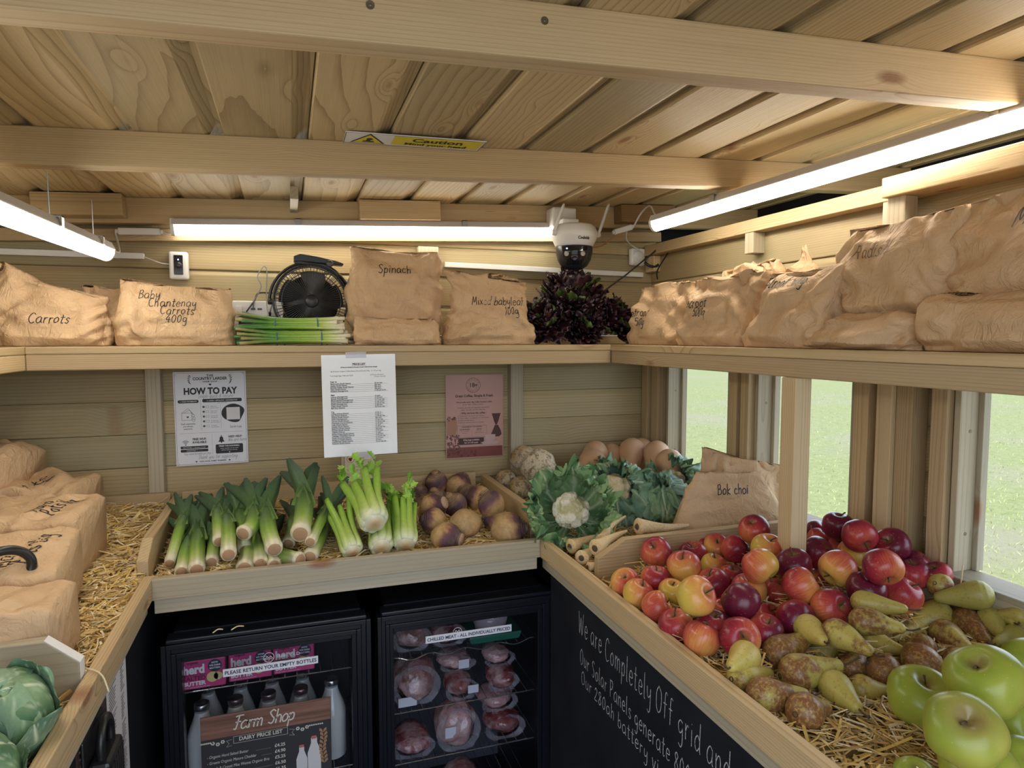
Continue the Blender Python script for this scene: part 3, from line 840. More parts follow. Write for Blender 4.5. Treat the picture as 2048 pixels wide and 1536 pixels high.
# ---- on the shelf along the windows (they face across the hut)
RZ = -PI / 2
bag((1.122, 1.842, ZT), RZ + 0.10, 0.275, 0.190, 0.12, 21, 'upright beetroot bag nearest the dark lettuce', ['eetroot', ('500g', 0.035)], tsize=0.026, tpos=(-0.115, 0.092), tline=0.030, amp=0.011, prof=[(0, 1.1), (0.15, 1.08), (0.5, 0.9), (1, 0.92)], lean=0.012, txs=0.9)
bag((1.122, 1.548, ZT), RZ + 0.05, 0.29, 0.186, 0.13, 22, 'second beetroot bag from the lettuce, pleats fanning below its writing', ['etroot', ('500g', 0.03)], tsize=0.026, tpos=(-0.085, 0.108), tline=0.026, amp=0.012, prof=[(0, 1.05), (0.15, 1.1), (0.4, 0.95), (1, 0.97)], lean=0.035, slope=0.0, txs=0.9)
bag((1.118, 1.258, ZT), RZ - 0.04, 0.285, 0.176, 0.13, 23, 'beetroot bag with writing along its folded top, beside the radish bag', ['Beetroot 500g'], tsize=0.026, tpos=(-0.088, 0.140), amp=0.012, prof=[(0, 1.05), (0.15, 1.06), (0.5, 0.86), (1, 0.90)], lean=0.03, dep=[(0, 0.8), (0.15, 1.0), (0.5, 0.85), (0.8, 0.55), (1, 0.12)], txs=0.8)
bag((1.255, 1.60, ZT), RZ, 0.26, 0.230, 0.10, 24, 'crushed paper bag standing behind the middle beetroot bags', amp=0.016)
bag((1.250, 1.405, ZT), RZ, 0.20, 0.205, 0.10, 25, 'paper bag with a twisted pointed top behind the beetroot bags', amp=0.014, prof=[(0, 1.0), (0.5, 0.95), (0.72, 0.85), (0.85, 0.45), (1, 0.22)], dep=[(0, 0.8), (0.3, 1.0), (0.7, 0.6), (0.85, 0.4), (1, 0.25)], lean=0.03, peak=[(-0.3, 0.05, 0.4)], twist=0.5)
bag((1.175, 1.402, ZT), RZ, 0.06, 0.09, 0.10, 26, 'small paper bag corner squeezed between two beetroot bags', amp=0.008)
bag((1.150, 1.010, ZT + 0.060), RZ - 0.03, 0.275, 0.195, 0.11, 27, 'large bag marked radish resting on a flat bag', ['Radish'], tsize=0.028, tpos=(-0.085, 0.125), mat_ink=INK_FAINT, amp=0.011, prof=[(0, 1.0), (0.2, 1.03), (0.6, 0.98), (1, 0.98)], lean=0.0, dep=[(0, 0.6), (0.15, 1.0), (0.5, 0.9), (0.8, 0.5), (1, 0.1)], slope=0.02)
bag((1.098, 1.030, ZT), RZ, 0.265, 0.068, 0.105, 28, 'flat paper bag lying under the radish bag', amp=0.012, **PILLOW)
bag((1.240, 0.960, ZT), RZ, 0.28, 0.250, 0.09, 29, 'paper bag standing in shade behind the radish bag', amp=0.010)
bag((1.170, 0.885, ZT), RZ, 0.09, 0.085, 0.16, 30, 'dark creased bag end between the two lying bags', amp=0.010, **PILLOW)
bag((1.155, 0.745, ZT + 0.088), RZ - 0.05, 0.30, 0.185, 0.12, 31, 'large paper bag marked with an m, topmost at the shelf end', ['Mix'], tsize=0.034, tpos=(-0.035, 0.118), amp=0.012, prof=[(0, 1.0), (0.15, 1.04), (0.5, 0.94), (1, 0.90)], slope=0.06)
bag((1.105, 0.755, ZT), RZ, 0.31, 0.100, 0.13, 32, 'rounded paper bag lying under the bag marked with an m', amp=0.008, **PILLOW)
# ---- potato sacks on the straw (big bags, lying back with their backs to the wall)
def sack(loc, rz, W, L, T_, seed, label, text=(), tilt_x=0.0, tilt=0.0, tpos=(-0.06, 0.05), tsize=0.04, tline=0.045, trot=0.0, amp=0.006, txs=0.8):
    """a heavy block-bottomed bag lying on its side: built standing then laid; local top face carries the writing"""
    P, F = bag_mesh(W, L, T_, seed, dep=[(0, 0.90), (0.05, 1.0), (0.55, 0.92), (0.8, 0.6), (1, 0.10)], prof=[(0, 0.94), (0.06, 1.0), (0.7, 1.0), (1, 1.04)], amp=amp, e=0.26, ey=0.30)
    # lay down: the open end goes to -x, the writing side (-y) up
    Q = np.stack([L * 0.5 - P[:, 2], P[:, 0], -P[:, 1]], 1)
    Q[:, 2] += T_ * 0.5
    Q[:, 2] = np.maximum(Q[:, 2], 0.001)
    me = bpy.data.meshes.new('potato_bag'); me.from_pydata(Q.tolist(), [], F)
    me.polygons.foreach_set('use_smooth', [True] * len(me.polygons)); me.materials.append(PAPER); me.update()
    o = bpy.data.objects.new('potato_bag', me); COL.objects.link(o)
    o.location = loc; o.rotation_euler = (tilt_x, tilt, rz)
    tag(o, label, 'paper bag', 'potato bags on the straw')
    if text:
        st = []
        for i, ln in enumerate(text):
            q = hand_strokes(ln, tsize, 0, 0, 0.4, 0.2, seed + i)
            st += [[(x * txs, y - i * tline) for x, y in s_] for s_ in q]
        c, s_ = math.cos(trot), math.sin(trot)
        M = Matrix(((c, -s_, 0, tpos[0]), (s_, c, 0, tpos[1]), (0, 0, -1, 0.8), (0, 0, 0, 1)))
        ink_on(Q, F, st, M, 0.0030, o)
    return o
sack((-0.600, 1.530, 0.995), 0.05, 0.228, 0.34, 0.148, 41, 'potato bag with two lines of black writing, second along the straw', ['Maris', 'Pots 2kg'], tpos=(0.085, -0.070), trot=PI / 2 - 0.1, tsize=0.036, tline=0.036, tilt=0.03, tilt_x=0.17)
sack((-0.630, 1.795, 1.002), -0.06, 0.236, 0.35, 0.165, 42, 'potato bag with smudged writing between two other sacks on the straw', ['Maris', 'Pots 2kg'], tpos=(0.085, -0.06), trot=PI / 2 - 0.1, tsize=0.034, tline=0.034, tilt=0.05, tilt_x=0.06, amp=0.008)
sack((-0.690, 2.075, 1.012), -0.16, 0.220, 0.33, 0.155, 43, 'potato bag at the back of the straw with a sagging dark fold', ['Pots', '2kg'], tpos=(0.05, -0.03), trot=PI / 2 - 0.1, tsize=0.036, tline=0.036, amp=0.011)
sack((-0.560, 1.328, 0.972), 0.0, 0.165, 0.36, 0.130, 44, 'plain potato bag pressed against the grey bin divider', amp=0.009, tilt=-0.03)
sack((-0.850, 2.130, 1.085), -0.2, 0.26, 0.30, 0.175, 45, 'plump potato bag highest against the back wall, propped behind the others', ['Maris', '2kg'], tpos=(0.03, -0.06), trot=PI / 2 - 0.1, tsize=0.044, tline=0.04, tilt=0.12, amp=0.010)
sack((-0.870, 1.830, 0.99), 0.05, 0.24, 0.19, 0.19, 46, 'unmarked potato bag slumped by the wall beyond the marked bags', amp=0.012)
sack((-0.850, 1.560, 0.99), 0.0, 0.24, 0.17, 0.12, 47, 'flat brown paper bag tucked low beside the wall', amp=0.012)
# the loop of a black tape dispenser between the bags
rh = empty('plastic_handle', (-0.500, 1.415, 1.128), 0.5, 'curved black plastic handle lying among the potato bags', 'handle')
BLK = flat('black_plastic', (0.012, 0.012, 0.013), 0.35)
mb = MB()
ring = [(0.034 * math.cos(a) * 1.25, 0.0, 0.034 * math.sin(a)) for a in [2 * PI * k / 36 for k in range(37)]]
mb.tube(ring, 0.0085, 10, caps=False)
mb.build('ring', BLK, rh, True)
MB().box((-0.085, -0.012, -0.03), (-0.03, 0.012, 0.012)).build('grip', BLK, rh, bevel=0.005)

# ================================================================== straw
STRAW = NT('straw')
c = STRAW.attr('col', 'Color')
STRAW.set(STRAW.mix(STRAW.math('MULTIPLY', STRAW.noise(STRAW.objco(), 160, 2), 0.4), c, (0.30, 0.18, 0.06)), 0.55, spec=0.35)
STRAW = STRAW.m
STRAWCOL = np.array([(0.62, 0.43, 0.15), (0.70, 0.52, 0.22), (0.52, 0.33, 0.10), (0.78, 0.64, 0.36), (0.42, 0.26, 0.09), (0.66, 0.46, 0.13), (0.80, 0.70, 0.48)])
def straw_bed(name, label, x0, x1, y0, y1, hf, n, seed, extra=None):
    r = np.random.default_rng(seed)
    # matted base
    nx, ny = int((x1 - x0) / 0.012), int((y1 - y0) / 0.012)
    gx, gy = np.meshgrid(np.linspace(x0, x1, nx), np.linspace(y0, y1, ny))
    gz = hf(gx, gy) - 0.004 + r.normal(0, 0.0025, gx.shape)
    P = np.stack([gx, gy, gz], -1).reshape(-1, 3)
    F = [(j * nx + i, j * nx + i + 1, (j + 1) * nx + i + 1, (j + 1) * nx + i) for j in range(ny - 1) for i in range(nx - 1)]
    C = np.array([(0.22, 0.13, 0.04)]) * r.uniform(0.6, 1.2, (len(P), 1))
    # strands: bent ribbons with a ridge, thrown at random
    L = r.uniform(0.018, 0.065, n) * r.choice([1, 1, 1.6], n); W = r.uniform(0.0008, 0.0019, n) * r.choice([1, 1, 1, 1.7], n)
    cx, cy = r.uniform(x0 + 0.004, x1 - 0.004, n), r.uniform(y0 + 0.004, y1 - 0.004, n)
    an = r.uniform(0, 2 * PI, n); pit = r.normal(0, 0.20, n)
    cz = hf(cx, cy) + r.uniform(-0.002, 0.011, n)
    d = np.stack([np.cos(an) * np.cos(pit), np.sin(an) * np.cos(pit), np.sin(pit)], -1)
    s = np.stack([-np.sin(an), np.cos(an), r.normal(0, 0.35, n)], -1)
    up = np.cross(d, s)
    cen = np.stack([cx, cy, cz], -1)
    bend = r.normal(0, 0.10, n)[:, None] * L[:, None]
    rows = []
    for t, bb in ((-0.5, 0.0), (0.0, 1.0), (0.5, 0.0)):
        q = cen + d * (L * t)[:, None] + s * bend * bb
        rows += [q - s * W[:, None], q + up * (W * 0.7)[:, None], q + s * W[:, None]]
    Q = np.stack(rows, 1)
    Q[:, :, 0] = np.clip(Q[:, :, 0], x0, x1); Q[:, :, 1] = np.clip(Q[:, :, 1], y0, y1)
    tmpl = np.array([(0, 1, 4, 3), (1, 2, 5, 4), (3, 4, 7, 6), (4, 5, 8, 7)])
    k0 = len(P)
    SF = (k0 + np.arange(n)[:, None, None] * 9 + tmpl[None]).reshape(-1, 4)
    P = np.vstack([P, Q.reshape(-1, 3)])
    sc = STRAWCOL[r.integers(0, len(STRAWCOL), n)] * r.uniform(1.0, 1.3, (n, 1))
    C = np.vstack([C, np.repeat(sc, 9, axis=0)])
    me = bpy.data.meshes.new(name)
    me.from_pydata(P.tolist(), [], F + SF.tolist())
    set_col(me, C); me.materials.append(STRAW); me.update()
    o = bpy.data.objects.new(name, me); COL.objects.link(o)
    return tag(o, label, 'straw', kind='stuff')

def h_left(x, y):
    return 0.968 + 0.055 * np.clip((y - 1.5) / 0.75, 0, 1) + 0.025 * np.clip((-0.36 - x) / 0.3, 0, 1) + 0.004 * np.sin(x * 31 + y * 17)
def h_back(x, y):
    return 0.960 + 0.045 * np.clip((y - 1.70) / 0.5, 0, 1) + 0.004 * np.sin(x * 27 + y * 21)
def h_right(x, y):
    return 0.947 + 0.012 * np.clip((x - 0.68) / 0.5, 0, 1) + 0.03 * np.clip((y - 1.5) / 0.5, 0, 1) + 0.004 * np.sin(x * 23 + y * 29)
HEAP = []   # apples and pears press the straw up into a mound below them: (x, y, z of the underside)
def h_heap(x, y):
    b = h_right(x, y)
    lo = np.full(np.shape(x), 9.0); dm = np.full(np.shape(x), 9.0)
    for (fx, fy, fz) in HEAP:
        d = np.sqrt((x - fx) ** 2 + (y - fy) ** 2)
        lo = np.minimum(lo, fz - 0.006 + 14.0 * d ** 2); dm = np.minimum(dm, d)
    return b + np.clip(lo - b, 0, 0.085) * np.exp(-(dm / 0.045) ** 4)
straw_bed('straw_bedding', 'golden straw bedding under the potato bags', -0.962, -0.332, 1.240, 2.262, h_left, 15000, 1)
straw_bed('straw_bedding', 'straw bedding around the cabbages', -0.962, -0.332, 0.40, 1.212, lambda x, y: h_left(x, y) - 0.006, 5000, 2)
straw_bed('straw_bedding', 'straw bedding under the leeks, celery and swedes', -0.325, 0.646, 1.692, 2.262, h_back, 9500, 3)
straw_bed('straw_bedding', 'straw bedding under the parsnips and cauliflowers', 0.674, 1.295, 1.449, 2.262, h_right, 4200, 4)
def loose_straw(name, label, a, b, c, col=(0.72, 0.60, 0.36)):
    mb = MB().tube(spline([a, b, c], 6), [0.0016] * 13, 5)
    m = flat('dry_straw_stalk', col, 0.55)
    return tag(mb.build(name, m, None, True), label, 'straw stalk')
loose_straw('straw_stalk', 'stray straw hooked over the potato bin rail', (-0.345, 1.255, 0.997), (-0.305, 1.215, 0.998), (-0.290, 1.20, 0.972))

# ================================================================== vegetables
def veg_mat(name, rough=0.45, spec=0.5, var=0.18, nscale=60, sss=0.0, bumpk=0.0, bscale=80, dark=0.7):
    n = NT(name)
    c = n.attr('col', 'Color')
    v = n.noise(n.objco(), nscale, 3, 0.6)
    m = n.mix(1.0, c, n.comb(dark, dark, dark), 'MULTIPLY')
    c = n.mix(n.ramp(v, (0.35, 0.0), (0.75, min(1, var * 3))), c, m)
    n.set(c, rough, spec=spec, sss=sss if sss else None)
    if sss:
        n.b.inputs['Subsurface Radius'].default_value = (0.01, 0.008, 0.004)
    if bumpk:
        n.bump(n.noise(n.objco(), bscale, 3), bumpk, 0.004)
    MATS[name] = n.m
    return n.m
LEAF = veg_mat('leaf_skin', 0.42, 0.45, 0.2, 90, bumpk=0.25, bscale=120)
LEEK = veg_mat('leek_skin', 0.35, 0.45, 0.15, 70)
ROOT = veg_mat('root_skin', 0.6, 0.35, 0.3, 90, bumpk=0.35, bscale=130, dark=0.62)
CURD = veg_mat('curd', 0.7, 0.25, 0.25, 160, bumpk=0.9, bscale=260, dark=0.78)

def obj_np(name, P, F, mat, col=None, parent=None, smooth=True, M=None):
    me = bpy.data.meshes.new(name)
    P = np.asarray(P, dtype=float)
    me.from_pydata(P.tolist(), [], [tuple(f) for f in F])
    if col is not None: set_col(me, col)
    me.materials.append(mat)
    if smooth: me.polygons.foreach_set('use_smooth', [True] * len(me.polygons))
    me.update()
    o = bpy.data.objects.new(name, me); COL.objects.link(o)
    if parent is not None: o.parent = parent
    if M is not None: o.matrix_local = M
    return o
def grid_faces(nu, nv, wrap=False):
    F = []
    for j in range(nv - 1):
        for i in range(nu if wrap else nu - 1):
            i2 = (i + 1) % nu
            F.append((j * nu + i, j * nu + i2, (j + 1) * nu + i2, (j + 1) * nu + i))
    return F
def tube_np(path, rad, sides=16, ridge=0, ridge_amp=0.0, flat=1.0, seed=0):
    """closed tube along a path: returns P, F, t (0..1 along) and a (angle)"""
    pts = [Vector(p) for p in path]; n = len(pts)
    T = [(pts[min(i + 1, n - 1)] - pts[max(i - 1, 0)]).normalized() for i in range(n)]
    u = T[0].orthogonal().normalized(); P = []; tt = []; aa = []
    for i in range(n):
        u = (u - T[i] * u.dot(T[i])).normalized(); w = T[i].cross(u)
        for k in range(sides):
            a = 2 * PI * k / sides
            r = rad[i] * (1 + ridge_amp * math.sin(a * ridge)) if ridge else rad[i]
            P.append(pts[i] + u * math.cos(a) * r + w * math.sin(a) * r * flat); tt.append(i / (n - 1)); aa.append(a)
    F = grid_faces(sides, n, True)
    P.append(pts[0]); tt.append(0); aa.append(0); P.append(pts[-1]); tt.append(1); aa.append(0)
    k0 = n * sides
    for k in range(sides):
        F.append((k0, (k + 1) % sides, k)); F.append((k0 + 1, (n - 1) * sides + k, (n - 1) * sides + (k + 1) % sides))
    return np.array([tuple(p) for p in P]), F, np.array(tt), np.array(aa)
def lerp_cols(t, stops):
    xs = [s[0] for s in stops]
    return np.stack([np.interp(t, xs, [s[1][k] for s in stops]) for k in range(3)], -1)

# ---- leeks
LEEK_BODY = [(0.0, (0.74, 0.66, 0.46)), (0.07, (0.70, 0.71, 0.48)), (0.17, (0.52, 0.62, 0.22)), (0.36, (0.27, 0.44, 0.07)), (0.7, (0.095, 0.18, 0.06)), (1.0, (0.055, 0.10, 0.062))]
def leek(butt, mid, end, r, seed, label, nleaf=4, white=1.0):
    rg = random.Random(seed)
    root = empty('leek', butt, 0, label, 'leek', 'leeks in the back bin')
    B = Vector(butt)
    path = spline([Vector((0, 0, 0)), Vector(mid) - B, Vector(end) - B], 12)
    n = len(path)
    body = path[: int(n * 0.72)]
    m = len(body)
    rad = [r * (0.90 + 0.12 * math.exp(-((i / m) * 7) ** 2)) * (1.0 + 0.10 * (i / m)) for i in range(m)]
    rad[0] *= 0.86
    P, F, t, a = tube_np(body, rad, 18)
    c = lerp_cols(np.clip(t * 0.78 / white, 0, 1), LEEK_BODY) * (0.92 + 0.10 * np.sin(a * 9 + seed))[:, None]
    obj_np('shank', P, F, LEEK, c, root)
    # cut root disc
    d = (path[0] - path[1]).normalized()
    mb = MB(); k = 20
    M = zframe(path[0] + d * 0.0005, d)
    prof = [(0, 0.0035), (r * 0.45, 0.003), (r * 0.66, 0.0015), (r * 0.74, -0.001)]
    mb.lathe(prof, k, M)
    o = mb.build('root_end', flat('leek_roots', (0.42, 0.25, 0.14), 0.9), root, True)
    # flag leaves: keeled straps folding out of the shank
    for q in range(nleaf):
        st = path[int(n * (0.48 + 0.05 * q))]
        axis = (path[-1] - path[int(n * 0.6)]).normalized()
        side = axis.cross(Vector((0, 0, 1))).normalized(); up = side.cross(axis)
        ang = (q - (nleaf - 1) / 2) * 0.55 + rg.uniform(-0.15, 0.15)
        out = (side * math.sin(ang * 1.5) + up * math.cos(ang * 1.5) * 0.35).normalized()
        L = (path[-1] - st).length * rg.uniform(1.0, 1.35)
        e1 = st + axis * L * 0.5 + out * r * 0.9
        e2 = st + axis * L + out * L * rg.uniform(0.10, 0.34) + Vector((0, 0, rg.uniform(-0.01, 0.02)))
        cp = spline([st, e1, e2], 8)
        nv = len(cp); nu = 7; PP = []; CC = []
        for i, p in enumerate(cp):
            tt = i / (nv - 1)
            w = r * 1.5 * (1 - 0.25 * tt) * (1 if tt < 0.8 else 1 - (tt - 0.8) * 3.2)
            tg = (cp[min(i + 1, nv - 1)] - cp[max(i - 1, 0)]).normalized()
            s_ = tg.cross(out).normalized()
            for j in range(nu):
                x = -1 + 2 * j / (nu - 1)
                PP.append(p + s_ * x * w * 0.8 + out * (-abs(x) * w * 0.55 + 0.004)); CC.append(0.55 + 0.45 * tt)
        cc = lerp_cols(np.array(CC), LEEK_BODY)
        obj_np('leaf', [tuple(p) for p in PP], grid_faces(nu, nv), LEAF, cc, root)
    return root
LEEKS = [
 ((-0.291, 1.798, 0.990), (-0.285, 1.93, 1.040), (-0.287, 2.09, 1.055), 0.0140, 'leek at the end of the row beside the straw bin divider'),
 ((-0.256, 1.735, 0.985), (-0.262, 1.85, 1.000), (-0.275, 2.05, 1.020), 0.0165, 'second leek from the straw bin divider, low on the straw'),
 ((-0.221, 1.722, 0.990), (-0.235, 1.86, 1.010), (-0.252, 2.08, 1.030), 0.0200, 'thick leek with a broad brown root low by the rail'),
 ((-0.194, 1.775, 0.988), (-0.198, 1.88, 1.000), (-0.215, 2.06, 1.010), 0.0170, 'leek half hidden under the two leeks lying across it'),
 ((-0.177, 1.790, 1.035), (-0.190, 1.91, 1.060), (-0.205, 2.08, 1.070), 0.0155, 'slim leek with a small pale root above its neighbours'),
 ((-0.148, 1.705, 1.025), (-0.160, 1.85, 1.050), (-0.185, 2.06, 1.055), 0.0195, 'leek with a round pinkish root facing out in the middle of the row'),
 ((-0.119, 1.825, 0.998), (-0.132, 1.92, 1.040), (-0.150, 2.08, 1.075), 0.0185, 'leek rising steeply behind the pinkish rooted one'),
 ((-0.120, 1.790, 1.050), (-0.098, 1.845, 1.062), (-0.105, 2.03, 1.100), 0.0215, 'bent leek on top with its root hooked sideways'),
 ((-0.114, 1.712, 0.985), (-0.112, 1.83, 0.990), (-0.118, 2.02, 1.000), 0.0215, 'white leek lying lowest at the rail in the middle'),
 ((-0.078, 1.730, 0.985), (-0.086, 1.85, 0.995), (-0.105, 2.05, 1.005), 0.0205, 'pale leek low at the rail beside the white one'),
 ((-0.045, 1.722, 0.982), (-0.050, 1.83, 0.988), (-0.060, 2.03, 1.000), 0.0175, 'leek with a leafless white shank lying under the big curved one'),
 ((-0.043, 1.680, 1.035), (-0.060, 1.80, 1.060), (-0.075, 2.04, 1.095), 0.0215, 'large curved leek with a fringed pale root above the rail'),
 ((-0.012, 1.830, 1.000), (0.000, 1.92, 1.015), (0.013, 2.08, 1.030), 0.0180, 'leek half hidden behind the biggest upright leek'),
 ((0.018, 1.741, 1.050), (0.030, 1.86, 1.075), (0.040, 2.06, 1.125), 0.0258, 'biggest leek on top of the pile pointing straight out'),
 ((0.042, 1.730, 1.030), (0.075, 1.86, 1.050), (0.130, 2.04, 1.075), 0.0155, 'thin leek slanting away from under the biggest leek'),
 ((0.016, 1.715, 0.990), (-0.020, 1.755, 0.990), (-0.075, 1.83, 0.990), 0.0215, 'thick white leek lying sideways along the rail'),
 ((0.040, 1.735, 0.990), (0.072, 1.86, 1.005), (0.105, 2.04, 1.020), 0.0200, 'last leek of the row, next to the celery'),
]
for i, (a, b, c, r, lab) in enumerate(LEEKS):
    leek(a, b, c, r, 100 + i, lab, 4 if i not in (8, 10, 15) else 2, 1.6 if i in (8, 9, 10, 15) else 1.0)

# ---- celery
CEL = [(0.0, (0.74, 0.76, 0.55)), (0.18, (0.68, 0.76, 0.42)), (0.45, (0.46, 0.62, 0.13)), (1.0, (0.26, 0.48, 0.05))]
def leaflet(P, F, C, M, size, rg, col):
    """one cut celery leaf, added to lists"""
    pts = []
    lob = [(0, 0), (0.22, 0.18), (0.15, 0.30), (0.42, 0.42), (0.28, 0.55), (0.45, 0.72), (0.22, 0.78), (0.0, 1.0)]
    outline = lob + [(-x, y) for x, y in reversed(lob[1:-1])]
    k = len(P)
    for x, y in [(0, 0.5)] + outline:
        z = 0.25 * abs(x) - 0.25 * (y - 0.4) ** 2
        P.append(M @ Vector((x * size, y * size, z * size)))
        C.append(tuple(q * rg.uniform(0.85, 1.1) for q in col))
    n = len(outline)
    for i in range(n):
        F.append((k, k + 1 + i, k + 1 + (i + 1) % n))
def celery(base, axis, r, L, seed, label, leafy=10, nst=12, spread=0.30):
    spread *= 0.6
    rg = random.Random(seed)
    root = empty('celery', base, 0, label, 'celery', 'celery heads beside the leeks')
    ax = Vector(axis).normalized()
    M0 = zframe((0, 0, 0), ax)
    tips = []
    for i in range(nst):
        ring = 0 if i < 8 else 1
        ph = 2 * PI * i / 8 + (0.4 if ring else 0) + rg.uniform(-0.1, 0.1)
        rr = r * (0.62 if ring == 0 else 0.30)
        LL = L * rg.uniform(0.65, 1.0) * (1.0 if ring == 0 else 0.85)
        sp = spread * rg.uniform(0.4, 1.0) * LL * (1 if ring == 0 else 0.5)
        p = [(rr * 0.8 * math.cos(ph), rr * 0.8 * math.sin(ph), 0.004), (rr * 1.12 * math.cos(ph), rr * 1.12 * math.sin(ph), r * 0.9), ((rr * 1.0 + sp * 0.25) * math.cos(ph), (rr * 1.0 + sp * 0.25) * math.sin(ph), LL * 0.5), ((rr * 0.9 + sp) * math.cos(ph), (rr * 0.9 + sp) * math.sin(ph), LL)]
        path = [M0 @ v for v in spline([Vector(q) for q in p], 7)]
        n = len(path)
        w0 = r * (0.60 if ring == 0 else 0.42)
        rad = [w0 * (0.8 + 0.3 * math.sin(min(1, q / n * 3) * PI / 2)) * (1 - 0.55 * (q / n)) for q in range(n)]
        P, F, t, a = tube_np(path, rad, 20, 10, 0.05, 0.72)
        c = lerp_cols(t, CEL) * (0.90 + 0.12 * np.sin(a * 10))[:, None]
        obj_np('stalk', P, F, LEEK, c, root)
        tips.append((path[-1], (path[-1] - path[-3]).normalized()))
    # base plate
    mb = MB().lathe([(0, -0.006), (r * 0.30, -0.006), (r * 0.42, -0.003), (r * 0.75, 0.001), (r * 0.98, r * 0.35), (r * 1.0, r * 0.7), (r * 0.7, r * 0.9)], 26, M0)
    P = np.array(mb.v); rad = np.linalg.norm(P - np.outer(P @ np.array(ax), np.array(ax)), axis=1)
    o = mb.build('base', LEEK, root, True)
    set_col(o.data, lerp_cols(np.clip(rad / r, 0, 1), [(0, (0.50, 0.33, 0.17)), (0.38, (0.62, 0.46, 0.26)), (0.5, (0.70, 0.68, 0.48)), (1, (0.72, 0.74, 0.52))]))
    if leafy:
        P, F, C = [], [], []
        for q in range(leafy):
            p, d = tips[q % len(tips)]
            dd = (d + Vector((rg.uniform(-0.7, 0.7), rg.uniform(-0.7, 0.7), rg.uniform(-0.1, 0.7)))).normalized()
            for e in range(4):
                d2 = (dd + Vector((rg.uniform(-0.8, 0.8), rg.uniform(-0.8, 0.8), rg.uniform(-0.3, 0.6)))).normalized()
                Mx = zframe(p + dd * 0.010 * e, Vector((rg.uniform(-1, 1), rg.uniform(-1, 1), 1.2)))
                x = d2; z = (Mx.to_3x3() @ Vector((0, 0, 1))); z = (z - x * z.dot(x)).normalized(); y = x.cross(z)
                MM = Matrix((y, x, z)).transposed().to_4x4(); MM.translation = p + dd * 0.010 * e
                leaflet(P, F, C, MM, rg.uniform(0.022, 0.040), rg, rg.choice([(0.16, 0.36, 0.03), (0.24, 0.46, 0.05), (0.34, 0.55, 0.09)]))
        obj_np('foliage', [tuple(p) for p in P], F, LEAF, C, root, smooth=False)
    return root
celery((0.148, 1.735, 0.992), (-0.14, 0.90, 0.42), 0.0255, 0.21, 201, 'celery head with cut bare stalks, next to the leeks', 0, 11, 0.30)
celery((0.205, 1.735, 1.062), (-0.07, 0.88, 0.36), 0.0350, 0.215, 202, 'celery head lying on top with its cut base facing out', 9, 12, 0.36)
celery((0.222, 1.740, 0.994), (0.12, 0.95, 0.28), 0.0305, 0.22, 203, 'celery head underneath the one lying on top', 5, 12, 0.25)
celery((0.284, 1.735, 0.996), (0.10, 0.84, 0.54), 0.0305, 0.21, 204, 'upright bright green celery head next to the swedes', 8, 12, 0.18)

# ---- swedes
def swede(p, r, axis, seed, label, topcol=0.55, cut=False):
    rg = np.random.default_rng(seed)
    ax = Vector(axis).normalized(); M = zframe((0, 0, 0), ax)
    prof = []
    for i in range(23):
        a = -PI / 2 + PI * i / 22
        rr = math.cos(a); z = math.sin(a) * 0.92
        if z > 0.62: rr = rr * (1 - 0.30 * (z - 0.62)) ; z = z + 0.10 * (z - 0.62)
        if z < -0.7: z = z - 0.16 * (-0.7 - z) * 3
        prof.append((max(0, rr) * r, z * r))
    if not cut:
        prof = prof[:-2] + [(r * 0.30, r * 1.02), (r * 0.26, r * 1.10), (0, r * 1.09)]
    else:
        prof = prof[:-4] + [(r * 0.46, r * 0.98), (r * 0.44, r * 1.06), (0, r * 1.07)]
    mb = MB().lathe(prof, 32, Matrix.Identity(4))
    P = np.array(mb.v)
    n = np.sin(P @ rg.normal(size=3) / r * 2.2 + rg.uniform(0, 6)) * 0.5 + np.sin(P @ rg.normal(size=3) / r * 3.4 + rg.uniform(0, 6)) * 0.5
    n2 = sum(np.sin(P @ rg.normal(size=3) / r * f_ + rg.uniform(0, 6)) for f_ in (6, 8, 11, 15)) / 4
    P = P * (1 + 0.035 * n + 0.008 * n2)[:, None]
    z = P[:, 2] / r + 0.22 * n + 0.22 * n2 + topcol - 0.55
    C = lerp_cols(z, [(-1.0, (0.46, 0.30, 0.14)), (-0.2, (0.52, 0.34, 0.15)), (0.02, (0.44, 0.25, 0.11)), (0.30, (0.15, 0.065, 0.075)), (0.75, (0.10, 0.05, 0.07)), (0.98, (0.20, 0.13, 0.08)), (1.3, (0.40, 0.24, 0.13))])
    if cut:
        C[P[:, 2] > r * 1.0] = (0.56, 0.38, 0.24)
    Q = (np.array(M.to_3x3()) @ P.T).T
    o = obj_np('swede', Q, mb.f, ROOT, C)
    o.location = p
    tag(o, label, 'swede', 'swedes in the back bin')
    # leaf scars at the neck
    mb = MB()
    for k in range(3):
        mb.lathe([(r * (0.60 - 0.10 * k), r * (0.74 + 0.11 * k)), (r * (0.635 - 0.10 * k), r * (0.755 + 0.11 * k)), (r * (0.60 - 0.10 * k), r * (0.775 + 0.11 * k))], 26, M)
    mb.build('neck', flat('swede_scar', (0.16, 0.10, 0.085), 0.8), o, True)
    return o
